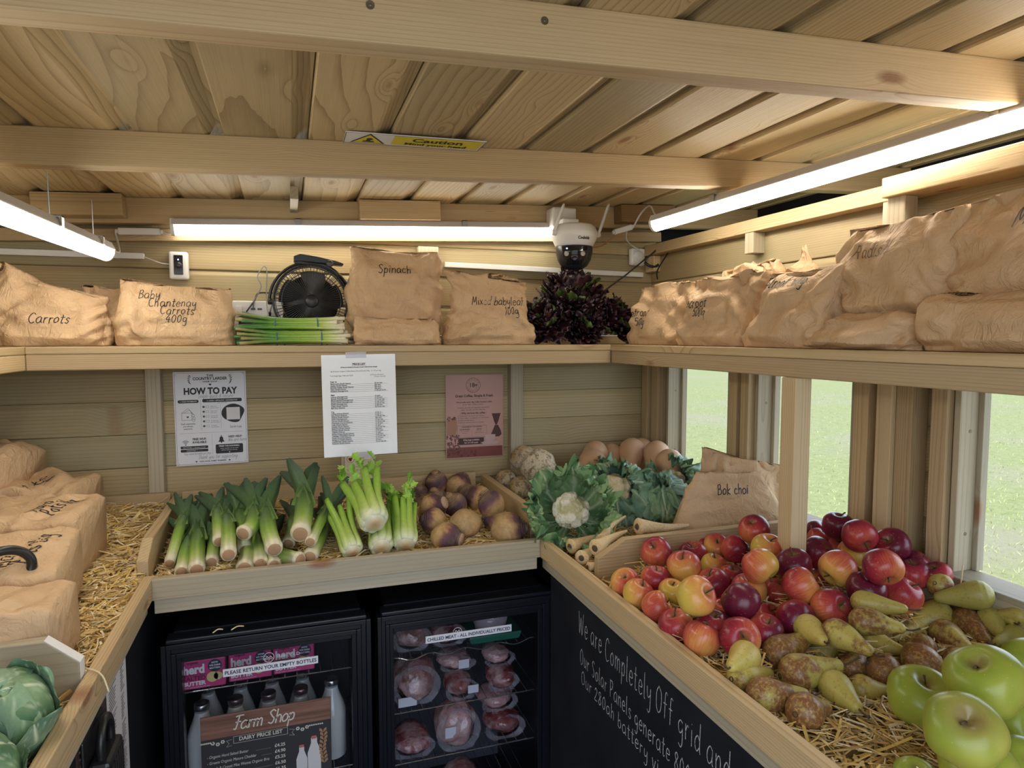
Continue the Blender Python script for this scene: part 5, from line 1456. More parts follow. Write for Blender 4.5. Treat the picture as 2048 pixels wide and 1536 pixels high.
# ================================================================== fruit
# position, radius, stem axis (across, up, outward), redness, label
APPLES = [
 ((1.0600, 1.3093, 1.0820), 0.0365, (-0.3, 0.8, 0.45), 0.8, 'red apple with its stem hollow up, topmost in front of the bok choi bag'),
 ((1.0008, 1.4391, 1.0179), 0.0230, (0.3, 0.6, 0.2), 0.95, 'small dark red apple half hidden at the back by the parsnips'),
 ((1.0175, 1.3958, 1.0190), 0.0329, (0.1, 0.4, 0.5), 0.7, 'red and yellow apple at the back, second from the parsnips'),
 ((1.0265, 1.3346, 1.0295), 0.0360, (0.7, 0.6, 0.1), 0.72, 'dull rosy apple with a dark stem sticking out sideways, in the back row'),
 ((1.0213, 1.2147, 1.0680), 0.0365, (0.2, 0.8, 0.35), 0.5, 'yellow and red apple with a wide stem hollow before the bok choi bag'),
 ((0.8182, 1.3518, 1.0393), 0.0365, (-0.3, 0.6, 0.6), 0.88, 'crimson apple standing against the end of the divider, stem hollow showing'),
 ((0.9205, 1.3589, 1.0190), 0.0349, (0, 0.9, 0.2), 0.82, 'red apple behind the orange one, near the top of the divider'),
 ((0.8141, 1.2333, 1.0435), 0.0365, (-0.1, 0.9, 0.35), 0.66, 'orange red apple with a tiny stem on its crown, before the divider corner'),
 ((0.9409, 1.3021, 1.0101), 0.0299, (0.2, 0.9, 0.2), 0.36, 'small orange and yellow apple between two bigger red apples at the back'),
 ((0.9058, 1.1003, 1.0824), 0.0365, (0.5, -0.5, 0.4), 0.44, 'large yellow and pink apple high in the middle of the heap'),
 ((0.9937, 1.0992, 1.0719), 0.0365, (-0.2, 0.9, 0.2), 0.85, 'red apple directly in front of the shelf post'),
 ((1.1149, 1.1661, 1.0646), 0.0365, (0.6, 0.3, 0.5), 0.93, 'deep red apple pressed against the far face of the shelf post'),
 ((1.0566, 1.0457, 1.0784), 0.0371, (-0.6, -0.5, 0.3), 0.46, 'creamy pink apple with its stem hollow down, before the post'),
 ((1.2756, 1.3308, 1.0494), 0.0315, (0.4, 0.7, 0.2), 0.95, 'shaded dark apple behind the post, under the window'),
 ((1.2538, 1.2469, 1.0910), 0.0365, (0.1, 0.9, 0.1), 1.05, 'near black red apple highest at the window behind the post'),
 ((1.1710, 1.1058, 1.1177), 0.0362, (0.3, -0.5, 0.7), 1, 'dark red apple showing its blossom end, second from the window post'),
 ((1.2770, 1.2699, 1.0320), 0.0262, (0.2, 0.5, 0.5), 0.55, 'orange apple almost hidden in the gap behind the post'),
 ((1.1959, 1.1352, 1.0627), 0.0368, (-0.4, 0.6, 0.3), 0.6, 'pinkish orange apple above the creamy pink one'),
 ((1.2343, 1.0753, 1.0973), 0.0364, (-0.5, 0.5, 0.5), 0.92, 'dark red apple with a deep stem hollow beside the window stud'),
 ((1.0725, 0.9535, 1.1106), 0.0361, (0.2, -0.6, 0.6), 0.74, 'big red apple with a yellow cheek and its blossom end low'),
 ((1.2749, 1.0515, 1.0581), 0.0310, (0.4, 0.5, 0.2), 1, 'purple apple behind the dark purple one by the sill'),
 ((1.2401, 1.0287, 1.0492), 0.0343, (-0.1, 0.9, 0.2), 1.05, 'dark purple apple above the pears, by the sill'),
 ((1.2717, 0.9977, 1.0545), 0.0278, (-0.3, 0.6, 0.1), 1.02, 'purple apple farthest along the sill, just behind the grey pear'),
 ((1.2461, 1.1692, 1.0121), 0.0309, (0.2, 0.5, 0.4), 0.55, 'orange apple squeezed between the creamy pink and big red ones'),
 ((1.2570, 1.3078, 1.0388), 0.0310, (0.5, 0.7, 0.2), 0.7, 'rosy apple with a long stem behind the shelf post'),
 ((0.6982, 1.2816, 1.0051), 0.0326, (-0.1, 0.7, 0.6), 0.34, 'yellow orange apple with a green stem hollow, first by the divider'),
 ((0.7549, 1.2503, 1.0156), 0.0331, (0.1, 0.95, 0.1), 0.62, 'orange red apple behind the first yellow one, against the divider'),
 ((0.6957, 1.2200, 1.0010), 0.0335, (0.4, 0.8, 0.2), 0.4, 'half yellow half orange apple on the straw near the front rail'),
 ((0.6964, 1.1485, 1.0020), 0.0319, (0.8, 0.4, 0.2), 0.42, 'plain orange apple on the straw by the front rail'),
 ((0.7609, 1.1943, 1.0088), 0.0290, (0.1, 0.8, 0.3), 0.22, 'yellow apple half hidden behind the spotted yellow one'),
 ((0.7086, 1.0320, 1.0677), 0.0366, (0.7, 0.3, 0.6), 0.3, 'large yellow apple with red edge and a brown spot, resting on top'),
 ((0.8518, 1.1775, 1.0205), 0.0359, (-0.4, 0.8, 0.2), 0.66, 'orange red apple leaning behind the large spotted yellow one'),
 ((0.9320, 1.2225, 1.0102), 0.0299, (0.2, 0.8, 0.3), 0.92, 'dark red apple deep in the heap behind the creamy top one'),
 ((0.9023, 1.1255, 1.0203), 0.0358, (0.1, 0.9, 0.2), 0.62, 'rosy orange apple below the large yellow and pink one'),
 ((0.7984, 1.0203, 1.0508), 0.0365, (0.6, -0.4, 0.2), 0.97, 'plum red apple on top, in the centre of the front'),
 ((0.9637, 1.1128, 1.0107), 0.0302, (0.3, 0.7, 0.2), 0.52, 'orange apple peeping out beside the blocky pink one'),
 ((0.9505, 1.0335, 1.0574), 0.0366, (0.8, 0.5, 0.1), 0.68, 'blocky pink red apple on top with square shoulders'),
 ((1.0929, 1.1109, 1.0096), 0.0296, (0.4, 0.7, 0.2), 0.64, 'pink apple tucked behind the blocky pink one'),
 ((1.0652, 0.9845, 1.0523), 0.0363, (0.2, 0.8, 0.3), 0.93, 'dark red apple below the creamy pink one, above the pears'),
 ((1.1386, 0.9664, 1.0411), 0.0365, (0.5, 0.7, 0.3), 0.58, 'pinkish orange apple beside the topmost yellow pear'),
 ((0.9671, 0.9717, 1.0352), 0.0364, (0.5, 0.2, 0.75), 0.68, 'pink apple with a dark stem hollow turned out, above the pears'),
 ((0.8931, 0.9815, 1.0198), 0.0354, (0.5, -0.1, 0.6), 0.88, 'red apple with its hollow turned to the pears'),
 ((0.6933, 1.0707, 0.9969), 0.0328, (-0.2, 0.9, 0.2), 0.62, 'orange pink apple on the straw, third along the front rail'),
 ((0.7424, 1.0234, 1.0109), 0.0314, (0.1, 0.9, 0.3), 0.92, 'deep red apple behind the two big ones at the front rail'),
 ((0.6966, 0.9957, 1.0046), 0.0334, (0.3, 0.8, -0.1), 0.7, 'large rosy apple resting on the straw at the front rail'),
 ((0.7457, 0.9521, 1.0198), 0.0354, (0.3, 0.1, 0.85), 0.7, 'large pink apple with a dark hollow, last at the front before the pears'),
 ((0.8159, 0.9680, 1.0126), 0.0312, (0.2, 0.85, 0.4), 0.82, 'dull red apple with an upright stem, behind the front pink one'),
 ((0.8892, 1.0488, 0.9984), 0.0244, (0.3, 0.7, 0.4), 0.58, 'orange apple with straw across it in a gap of the heap'),
 ((0.8097, 1.0916, 1.0006), 0.0253, (0.1, 0.8, 0.3), 0.56, 'orange apple nearly buried behind the plum red one'),
 ((1.1207, 1.1596, 1.0041), 0.0269, (0.2, 0.8, 0.2), 0.72, 'pink sliver of an apple under the creamy pink one'),
 ((1.2676, 1.1143, 1.0624), 0.0323, (0.1, 0.9, 0.1), 0.78, 'pink apple showing only its top behind the big red and yellow one'),
]
# base centre, radius, tip, yellowness, russet, label
PEARS = [
 ((1.0082, 0.9366, 1.0539), 0.0222, (1.0552, 0.8814, 1.0559), 0.45, 0.5, 'yellow green pear lying at the foot of the apples, neck to the sill'),
 ((0.9690, 0.8986, 1.0401), 0.0242, (1.0175, 0.8531, 1.0394), 0.4, 0.75, 'russet pear with a pale green patch, second below the apples'),
 ((1.2387, 0.9681, 0.9866), 0.0290, (1.0909, 0.9372, 0.9710), 0.45, 0.6, 'long golden russet pear lying upright in the middle back'),
 ((1.2748, 0.9126, 1.0442), 0.0274, (1.2235, 0.9664, 1.0239), 0.15, 0.25, 'grey green pear lying across the others beside the sill'),
 ((1.2566, 0.9782, 1.0418), 0.0243, (1.2850, 0.9838, 1.0301), 0.2, 0.7, 'grey russet pear behind the grey green one'),
 ((1.2445, 1.0298, 0.9608), 0.0185, (1.1735, 0.9951, 0.9663), 0.5, 0.35, 'yellow pear half hidden behind the long golden one'),
 ((1.1813, 0.9070, 0.9819), 0.0264, (1.1692, 0.8357, 0.9748), 0.5, 0.85, 'brown russet pear with neck pointing at the green apples'),
 ((1.2633, 0.9235, 0.9869), 0.0273, (1.2285, 0.8449, 0.9703), 0.45, 1, 'smooth chestnut brown pear beside the slim green one'),
 ((1.2842, 0.8954, 1.0005), 0.0231, (1.2509, 0.8427, 0.9876), 0.2, 0.35, 'slim grey green pear with its stem pointing down'),
 ((1.3090, 0.8919, 1.0080), 0.0170, (1.2850, 0.8499, 1.0125), 0.3, 0.4, 'small olive pear with a dark open end'),
 ((1.3034, 0.8532, 1.0214), 0.0174, (1.2850, 0.8942, 1.0097), 0.4, 0.5, 'olive brown pear at the end by the sill'),
 ((1.2846, 0.8471, 0.9852), 0.0232, (1.2218, 0.8351, 0.9848), 0.1, 0.25, 'pale grey green pear under the slim green one'),
 ((0.8881, 0.9443, 1.0191), 0.0246, (0.8666, 0.8804, 1.0241), 0.6, 0.35, 'yellow pear with brown freckles touching the red apples'),
 ((0.9096, 0.8997, 1.0263), 0.0247, (0.9291, 0.8351, 1.0184), 0.5, 0.7, 'long brown and yellow pear crossing the middle of the heap'),
 ((1.0220, 0.9195, 0.9831), 0.0212, (1.0357, 0.8628, 0.9832), 0.6, 0.3, 'smooth yellow pear behind the crossing brown one'),
 ((0.8081, 0.9239, 0.9933), 0.0293, (0.8871, 0.9329, 1.0064), 0.4, 0.95, 'brown pear with its neck curved upward and a black stem'),
 ((0.7236, 0.9082, 1.0084), 0.0255, (0.6678, 0.8662, 1.0159), 0.55, 0.15, 'round yellow green pear standing against the straw and the red apples'),
 ((0.9194, 0.9408, 0.9710), 0.0219, (0.9649, 0.9456, 0.9678), 0.5, 0.12, 'yellow green pear with a long stem, lying in a hollow'),
 ((0.9186, 0.8695, 0.9729), 0.0226, (0.9672, 0.9011, 0.9952), 0.4, 0.85, 'russet pear leaning upright with a long dark stem'),
 ((0.7942, 0.8658, 0.9884), 0.0297, (0.8739, 0.8502, 0.9967), 0.35, 0.8, 'largest brown and green pear lying on top at the front'),
 ((0.7027, 0.8864, 0.9853), 0.0263, (0.7731, 0.8975, 0.9734), 0.5, 0.55, 'speckled yellow pear beside the front rail, next to the straw'),
 ((0.7012, 0.8341, 0.9833), 0.0271, (0.7710, 0.8084, 0.9805), 0.4, 0.95, 'plum brown pear with gold speckles by the front rail'),
 ((0.7292, 0.7762, 0.9828), 0.0269, (0.7876, 0.7958, 0.9701), 0.4, 1, 'brown pear facing out with its blossom end, nearest the straw'),
 ((0.8340, 0.8242, 0.9796), 0.0254, (0.8141, 0.7574, 0.9811), 0.35, 0.25, 'green pear sliding down onto the straw'),
 ((0.8884, 0.8219, 0.9686), 0.0210, (0.9266, 0.8009, 0.9675), 0.55, 0.65, 'tan speckled pear lying on the straw beside the green cooking apples'),
 ((0.9463, 0.8318, 0.9840), 0.0274, (0.9865, 0.8081, 0.9608), 0.4, 1, 'smooth brown pear behind the leaning russet one'),
 ((1.0167, 0.8192, 0.9912), 0.0312, (1.0699, 0.8854, 0.9792), 0.4, 0.95, 'stout reddish brown pear with speckles above the cooking apples'),
 ((1.1077, 0.8909, 0.9739), 0.0230, (1.0724, 0.9140, 0.9626), 0.45, 0.9, 'small russet pear in the dip behind the stout one'),
 ((1.1177, 0.8351, 0.9730), 0.0226, (1.1542, 0.8139, 0.9646), 0.55, 0.6, 'tan pear just behind the biggest green cooking apple'),
 ((1.0422, 0.8901, 0.9544), 0.0168, (1.0450, 0.8632, 0.9714), 0.55, 0.7, 'small tan pear wedged between two brown ones'),
 ((1.3042, 0.9810, 0.9758), 0.0165, (1.2850, 0.9848, 0.9650), 0.4, 0.95, 'purplish brown pear end at the back under the grey green one'),
]
COOKERS = [
 ((0.8923, 0.7165, 1.0078), 0.0465, (0.1, 0.85, 0.4), 'tall yellow green cooking apple beside the straw'),
 ((0.8799, 0.6153, 1.0850), 0.0480, (-0.4, 0.8, 0.1), 'largest glossy green cooking apple on top of the others'),
 ((0.7722, 0.5637, 1.0686), 0.0436, (0, 0.75, 0.65), 'cooking apple with a brown stained stem hollow at the front'),
 ((0.9854, 0.6368, 0.9934), 0.0376, (0.3, 0.1, 0.9), 'yellow green cooking apple in shade below the largest one'),
 ((0.8151, 0.5731, 1.0004), 0.0431, (-0.2, 0.8, 0.5), 'pale green cooking apple at the bottom of the heap near the straw'),
 ((0.8973, 0.5731, 0.9889), 0.0351, (0.2, 0.6, 0.75), 'olive cooking apple with a deep dark hollow, lowest beside its pale neighbour'),
 ((1.1886, 0.7637, 0.9942), 0.0380, (0.3, 0.3, 0.8), 'cooking apple with a dark mark on its side, next to the pears'),
 ((0.7678, 0.6179, 0.9709), 0.0270, (-0.1, 0.9, 0.2), 'bluish green cooking apple nearest the camera on the straw'),
]
APPLE = NT('apple_skin')
bl = APPLE.attr('blush', 'Fac')
wx, wy, wz = APPLE.sep(APPLE.attr('wc'))[0:3]
st = APPLE.noise(APPLE.comb(APPLE.math('MULTIPLY', wx, 9.0), APPLE.math('MULTIPLY', wy, 1.1), wz), 1.0, 3, 0.65)
st2 = APPLE.noise(APPLE.objco(), 24, 2, 0.5)
v = APPLE.math('ADD', bl, APPLE.math('ADD', APPLE.math('MULTIPLY', APPLE.math('SUBTRACT', st, 0.5), 0.5), APPLE.math('MULTIPLY', APPLE.math('SUBTRACT', st2, 0.5), 0.36)))
c = APPLE.ramp(v, (0.10, (0.62, 0.45, 0.08)), (0.34, (0.66, 0.31, 0.08)), (0.55, (0.55, 0.115, 0.062)), (0.76, (0.36, 0.030, 0.042)), (0.93, (0.22, 0.014, 0.036)), (1.0, (0.125, 0.010, 0.030)))
lent = APPLE.voro(APPLE.objco(), 150)
c = APPLE.mix(APPLE.ramp(lent, (0.10, 0.35), (0.17, 0.0)), c, (0.75, 0.50, 0.30))
cav = APPLE.attr('cav', 'Fac')
c = APPLE.mix(cav, c, (0.20, 0.15, 0.045))
APPLE.set(c, 0.28, spec=0.40)
APPLE = APPLE.m
COOK = NT('cooking_apple_skin')
n1 = COOK.noise(COOK.objco(), 10, 3, 0.5)
c = COOK.ramp(n1, (0.30, (0.19, 0.28, 0.028)), (0.55, (0.33, 0.375, 0.050)), (0.75, (0.47, 0.45, 0.095)))
c = COOK.mix(COOK.ramp(COOK.voro(COOK.objco(), 130), (0.07, 0.4), (0.12, 0.0)), c, (0.62, 0.62, 0.30))
c = COOK.mix(COOK.attr('cav', 'Fac'), c, (0.26, 0.17, 0.07))
COOK.set(c, 0.30, spec=0.40)
COOK = COOK.m
PEAR = NT('pear_skin')
rn = PEAR.rnd()
co = PEAR.vmath('ADD', PEAR.objco(), PEAR.comb(PEAR.math('MULTIPLY', rn, 9.0), 0.0, 0.0))
n1 = PEAR.noise(co, 26, 4, 0.65); n2 = PEAR.noise(co, 190, 3, 0.7); n3 = PEAR.noise(co, 75, 4, 0.7)
ru = PEAR.attr('blush', 'Fac')
m1 = PEAR.math('ADD', PEAR.math('ADD', ru, PEAR.math('MULTIPLY', PEAR.math('SUBTRACT', n1, 0.5), 1.5)), PEAR.math('MULTIPLY', PEAR.math('SUBTRACT', n3, 0.5), 0.9))
rus = PEAR.mix(PEAR.ramp(n2, (0.50, 0.0), (0.64, 0.75)), (0.195, 0.085, 0.032), (0.48, 0.30, 0.085))
gr_ = PEAR.mix(PEAR.ramp(n2, (0.56, 0.0), (0.66, 0.6)), PEAR.attr('col', 'Color'), (0.24, 0.16, 0.05))
c = PEAR.mix(PEAR.ramp(m1, (0.42, 0.0), (0.66, 1.0)), gr_, rus)
PEAR.set(c, 0.42, spec=0.45)
PEAR = PEAR.m
STEM = flat('fruit_stem', (0.075, 0.050, 0.025), 0.75)
CALYX = flat('fruit_calyx', (0.06, 0.045, 0.025), 0.9)

CAM_R = Vector((0.948, -0.319, 0)); CAM_T = Vector((-0.60, -0.75, 0.25)).normalized()
def out_axis(a):
    return (CAM_R * a[0] + Vector((0, 0, 1)) * a[1] + CAM_T * a[2]).normalized()
def pome(name, p, r, axis, label, cat, group, mat, blush, seed, tall=0.90, dip=0.20, lobes=0.022, stem_len=0.40, stain=0.20):
    rg = np.random.default_rng(seed)
    nu, nv = 36, 30
    a = np.arange(nu) / nu * 2 * PI; th = np.linspace(-PI / 2, PI / 2, nv)
    A_, T_ = np.meshgrid(a, th)
    s = np.sin(T_); c = np.cos(T_)
    rho = c ** 0.86 * (1 + 0.10 * s) * (1 + lobes * np.cos(5 * A_ + rg.uniform(0, 6)) * (0.6 - 0.7 * s) + 0.03 * np.cos(A_ + rg.uniform(0, 6)))
    rho = rho * 0.985
    z = tall * np.sign(s) * np.abs(s) ** 0.92 * (1 + 0.03 * np.cos(2 * A_ + rg.uniform(0, 6))) - dip * 1.35 * np.exp(-(rho / 0.27) ** 2) * (s > 0) + dip * 0.8 * np.exp(-(rho / 0.24) ** 2) * (s < 0)
    P = np.stack([rho * np.cos(A_), rho * np.sin(A_), z], -1).reshape(-1, 3) * r
    M = zframe((0, 0, 0), axis)
    R = np.array(M.to_3x3())
    Q = (R @ P.T).T
    F = grid_faces(nu, nv, True)
    o = obj_np(name, Q, F, mat)
    me = o.data
    at_ = me.attributes.new('wc', 'FLOAT_VECTOR', 'POINT')
    at_.data.foreach_set('vector', np.stack([np.cos(A_) * 2.2, T_ * 1.0, np.sin(A_) * 20 + seed], -1).astype(np.float32).ravel())
    d = rg.normal(size=3); d[2] = abs(d[2]) * 0.6; d /= np.linalg.norm(d)
    b = blush - 0.04 + 0.32 * (Q @ d) / r + 0.04 * rg.normal()
    at_ = me.attributes.new('blush', 'FLOAT', 'POINT'); at_.data.foreach_set('value', b.astype(np.float32))
    cv = np.clip(1.15 * np.exp(-(rho / np.where(s > 0, stain, 0.20)) ** 2), 0, 1) * np.where(s > 0, 0.85, 0.6)
    at_ = me.attributes.new('cav', 'FLOAT', 'POINT'); at_.data.foreach_set('value', cv.ravel().astype(np.float32))
    o.location = p
    tag(o, label, cat, group)
    zt = (tall - dip * 1.35) * r
    bend = Vector((rg.uniform(-0.12, 0.12), rg.uniform(-0.12, 0.12), 0)) * r
    mb = MB().tube([M @ Vector((0, 0, zt - 0.002)), M @ (Vector((0, 0, zt + stem_len * r * 0.5)) + bend), M @ (Vector((0, 0, zt + stem_len * r)) + bend * 2.6)], [0.0013, 0.0012, 0.0019], 7)
    mb.build('stem', STEM, o, True)
    zb = -(tall - dip * 0.8) * r
    mb = MB()
    for k in range(5):
        q = 2 * PI * k / 5
        mb.tube([M @ Vector((0, 0, zb + 0.001)), M @ Vector((math.cos(q) * 0.07 * r, math.sin(q) * 0.07 * r, zb - 0.04 * r)), M @ Vector((math.cos(q) * 0.03 * r, math.sin(q) * 0.03 * r, zb - 0.09 * r))], [0.0014, 0.0012, 0.0004], 4)
    mb.build('calyx', CALYX, o)
    return o
for i, (p, r, ax, b, lab) in enumerate(APPLES):
    pome('apple', p, r * 1.02, out_axis(ax), lab, 'apple', 'apples heaped in the bin', APPLE, b, 900 + i)
    HEAP.append((p[0], p[1], p[2] - r * 0.92))
for i, (p, r, ax, lab) in enumerate(COOKERS):
    pome('cooking_apple', p, r * 1.04, out_axis(ax), lab, 'cooking apple', 'green cooking apples', COOK, 0.3, 1000 + i, 0.84, 0.22, 0.05, 0.26, 0.55 if i == 2 else 0.24)
    HEAP.append((p[0], p[1], p[2] - r * 0.85))

def pear(p, r, tip, yel, rus, seed, label):
    rg = np.random.default_rng(seed)
    B, T = Vector(p), Vector(tip); d = T - B; L = d.length; dn = d.normalized()
    side = dn.cross(Vector((0, 0, 1))).normalized()
    bend = (side * rg.uniform(-0.22, 0.22) + Vector((0, 0, 1)) * rg.uniform(-0.05, 0.12)) * r
    path = spline([dn * (-r * 0.96), dn * (-r * 0.5), Vector((0, 0, 0)), dn * (L * 0.33), dn * (L * 0.66) + bend * 0.6, d + bend], 8)
    n = len(path)
    # distances along for the radius profile
    acc = [0.0]
    for a, b in zip(path, path[1:]): acc.append(acc[-1] + (b - a).length)
    t = np.array(acc) / acc[-1]
    tl = acc[-1] / r
    s0 = 0.96 / tl
    prof_x = [0.0, s0 * 0.06, s0 * 0.22, s0 * 0.5, s0 * 0.85, s0 * 1.15, s0 + 0.22 * (1 - s0), s0 + 0.42 * (1 - s0), s0 + 0.62 * (1 - s0), s0 + 0.82 * (1 - s0), s0 + 0.95 * (1 - s0), 1.0]
    prof_y = [0.10, 0.34, 0.62, 0.88, 1.0, 1.0, 0.93, 0.76, 0.58, 0.44, 0.33, 0.13]
    rad = np.interp(t, prof_x, prof_y) * r
    P, F, tt, aa = tube_np(path, rad, 26, 3, 0.012)
    lob = 1 + 0.02 * np.sin(3 * aa + rg.uniform(0, 6))
    g = np.array((0.33, 0.31, 0.075)) * (1 - yel) + np.array((0.62, 0.45, 0.10)) * yel
    col = np.tile(g, (len(P), 1)) * rg.uniform(0.92, 1.08)
    o = obj_np('pear', P, F, PEAR, col)
    at_ = o.data.attributes.new('blush', 'FLOAT', 'POINT')
    at_.data.foreach_set('value', (rus * 0.85 - 0.12 + 0.25 * (0.5 - tt)).astype(np.float32))
    o.location = p
    tag(o, label, 'pear', 'pears heaped in the bin')
    e = path[-1]; dd = (path[-1] - path[-3]).normalized()
    q = Vector((rg.uniform(-0.4, 0.4), rg.uniform(-0.4, 0.4), rg.uniform(0.0, 0.6)))
    mb = MB().tube(spline([e - dd * 0.003, e + dd * 0.008, e + dd * 0.016 + q * 0.008, e + dd * 0.022 + q * 0.016], 4), [0.0017] * 12 + [0.0024], 7)
    mb.build('stem', STEM, o, True)
    mb = MB().lathe([(0, -0.003), (r * 0.07, -0.002), (r * 0.13, 0.0015), (r * 0.17, -0.001)], 12, zframe(path[0], -dn))
    mb.build('calyx', CALYX, o, True)
    HEAP.append((p[0], p[1], p[2] - r * 0.95))
    return o
for i, (p, r, tip, yel, rus, lab) in enumerate(PEARS):
    pear(p, r * 1.03, tip, yel, rus, 1100 + i, lab)
straw_bed('straw_bedding', 'straw bedding under the apples and pears', 0.668, 1.295, 0.42, 1.423, h_heap, 8500, 5)
loose_straw('straw_stalk', 'straw stalk standing up among the pears by the sill', (1.272, 0.95, 1.02), (1.274, 0.948, 1.060), (1.274, 0.946, 1.092))
loose_straw('straw_stalk', 'straw stalk lying across the largest green cooking apple', (0.852, 0.575, 1.088), (0.872, 0.570, 1.092), (0.895, 0.572, 1.080), (0.66, 0.55, 0.28))

# ================================================================== lights
WHITE_PL = flat('white_plastic', (0.72, 0.71, 0.69), 0.4)
GREY_AL = flat('white_metal_channel', (0.55, 0.52, 0.51), 0.35, 0.2)
CLIP = flat('steel_clip', (0.35, 0.34, 0.32), 0.35, 0.9)
EMIT = NT('lit_tube')
EMIT.set((0.9, 0.9, 0.9), 0.4, emis=(1.0, 0.93, 0.80), emis_s=TUBE_POWER)
EMIT = EMIT.m
EMITB = NT('lit_back_tube')
EMITB.set((0.9, 0.9, 0.9), 0.4, emis=(1.0, 0.93, 0.80), emis_s=TUBE_POWER * 0.55)
EMITB = EMITB.m
def tube_light(a, b, label, clips, drop=0.0, facing=(0, 0, -1), lit=None):
    A, B = Vector(a), Vector(b); L = (B - A).length
    M = frame(A, B - A, -Vector(facing))
    t = bpy.data.objects.new('tube_light', None); t.empty_display_size = 0.02
    COL.objects.link(t); t.matrix_world = M
    tag(t, label, 'tube light', 'strip lights of the hut')
    # white channel
    poly = [(-0.014, 0.0), (0.014, 0.0), (0.0215, -0.017), (0.0205, -0.019), (-0.0205, -0.019), (-0.0215, -0.017)]
    MB().prism(poly, 0, 0.0, L, 0).build('housing', GREY_AL, t)
    # lit half-round diffuser below
    n = 14
    arc = [(0.0205 * math.cos(PI + PI * k / n), -0.019 + 0.030 * math.sin(PI + PI * k / n)) for k in range(n + 1)]
    MB().prism(arc, 0, 0.006, L - 0.006, 0).build('diffuser', lit or EMIT, t)
    for x0 in (-0.004, L - 0.006):
        MB().prism([(0.022 * math.cos(PI + PI * k / n), -0.018 + 0.0315 * math.sin(PI + PI * k / n)) for k in range(n + 1)] + [(0.013, 0.001), (-0.013, 0.001)], 0, x0, x0 + 0.010, 0).build('end_cap', WHITE_PL, t)
    for x in clips:
        mb = MB().box((x - 0.008, -0.0235, -0.018), (x + 0.008, -0.0218, 0.003)).box((x - 0.008, 0.0218, -0.018), (x + 0.008, 0.0235, 0.003)).box((x - 0.008, -0.0235, 0.0005), (x + 0.008, 0.0235, 0.003))
        if drop: mb.tube([(x, 0, 0.002), (x, 0, 0.004 + drop)], 0.0012, 6)
        mb.build('mounting_clip', CLIP, t)
    return t
tube_light((-0.322, 2.238, 1.902), (0.940, 2.238, 1.957), 'long tube light along the back beam beside the security camera', (0.36, 0.9), 0.004, lit=EMITB)
tube_light((1.105, 1.870, 1.930), (1.385, 0.050, 2.008), 'tube light above the beetroot and radish bags', (0.27, 0.98), 0.010)
tube_light((-0.452, 2.030, 1.800), (-0.452, 0.85, 1.778), 'tube light above the shelf of carrot bags', (0.12, 0.44), 0.085)

def cable(name, pts, r, label, mat, cat='cable'):
    return tag(MB().tube(spline(pts, 8), r, 7).build(name, mat, None, True), label, cat)
# drivers in the leads
def driver(a, b, label):
    A, B = Vector(a), Vector(b); L = (B - A).length
    t = bpy.data.objects.new('light_driver', None); COL.objects.link(t); t.matrix_world = frame(A, B - A, (0, 0, 1)); t.empty_display_size = 0.02
    tag(t, label, 'light driver')
    MB().box((0, -0.009, -0.010), (L, 0.009, 0.010)).build('case', WHITE_PL, t, bevel=0.003)
    for x in (-0.008, L):
        MB().box((x, -0.005, -0.006), (x + 0.008, 0.005, 0.006)).build('plug', WHITE_PL, t, bevel=0.002)
    return t
driver((-0.470, 2.262, 1.862), (-0.358, 2.262, 1.866), 'slim white driver box hanging in the lead under the back beam')
driver((1.128, 2.190, 1.928), (1.198, 2.190, 1.950), 'short white driver box hanging beside the security camera')
WCAB = flat('white_cable', (0.66, 0.65, 0.62), 0.45)
BCAB = flat('black_cable', (0.012, 0.012, 0.012), 0.45)
cable('lead', [(-0.452, 2.034, 1.790), (-0.438, 2.10, 1.782), (-0.462, 2.22, 1.815), (-0.478, 2.262, 1.862)], 0.0028, 'white lead from the carrot shelf tube light to its driver', WCAB)
cable('lead', [(-0.350, 2.262, 1.866), (-0.335, 2.255, 1.862), (-0.322, 2.245, 1.878), (-0.326, 2.238, 1.892)], 0.0028, 'short white lead joining the driver to the back tube light', WCAB)
cable('lead', [(1.206, 2.190, 1.952), (1.215, 2.15, 1.995), (1.19, 2.05, 2.0), (1.165, 1.97, 1.955), (1.130, 1.90, 1.930), (1.106, 1.872, 1.922)], 0.0032, 'looped white lead from the driver to the window side tube light', WCAB)
cable('lead', [(1.18, 2.192, 1.938), (1.20, 2.23, 1.91), (1.255, 2.28, 1.895), (1.30, 2.302, 1.885)], 0.0024, 'thin white lead running to the motion sensor', WCAB)
cable('lead', [(1.16, 2.185, 1.928), (1.12, 2.19, 1.905), (1.07, 2.17, 1.875), (1.02, 2.15, 1.862)], 0.0030, 'orange stained lead curving down to the security camera', flat('stained_cable', (0.42, 0.22, 0.07), 0.5))
cable('power_cable', [(1.352, 2.10, 1.905), (1.34, 2.20, 1.895), (1.30, 2.22, 1.860), (1.20, 2.235, 1.78), (1.10, 2.26, 1.70), (1.06, 2.28, 1.62)], 0.0030, 'black cable sloping down behind the lettuce from the top plate', BCAB)
cable('power_cable', [(1.345, 2.12, 1.905), (1.348, 2.20, 1.85), (1.335, 2.235, 1.80), (1.345, 2.25, 1.77)], 0.0025, 'thin black cable dropping down the corner beside the motion sensor', BCAB)
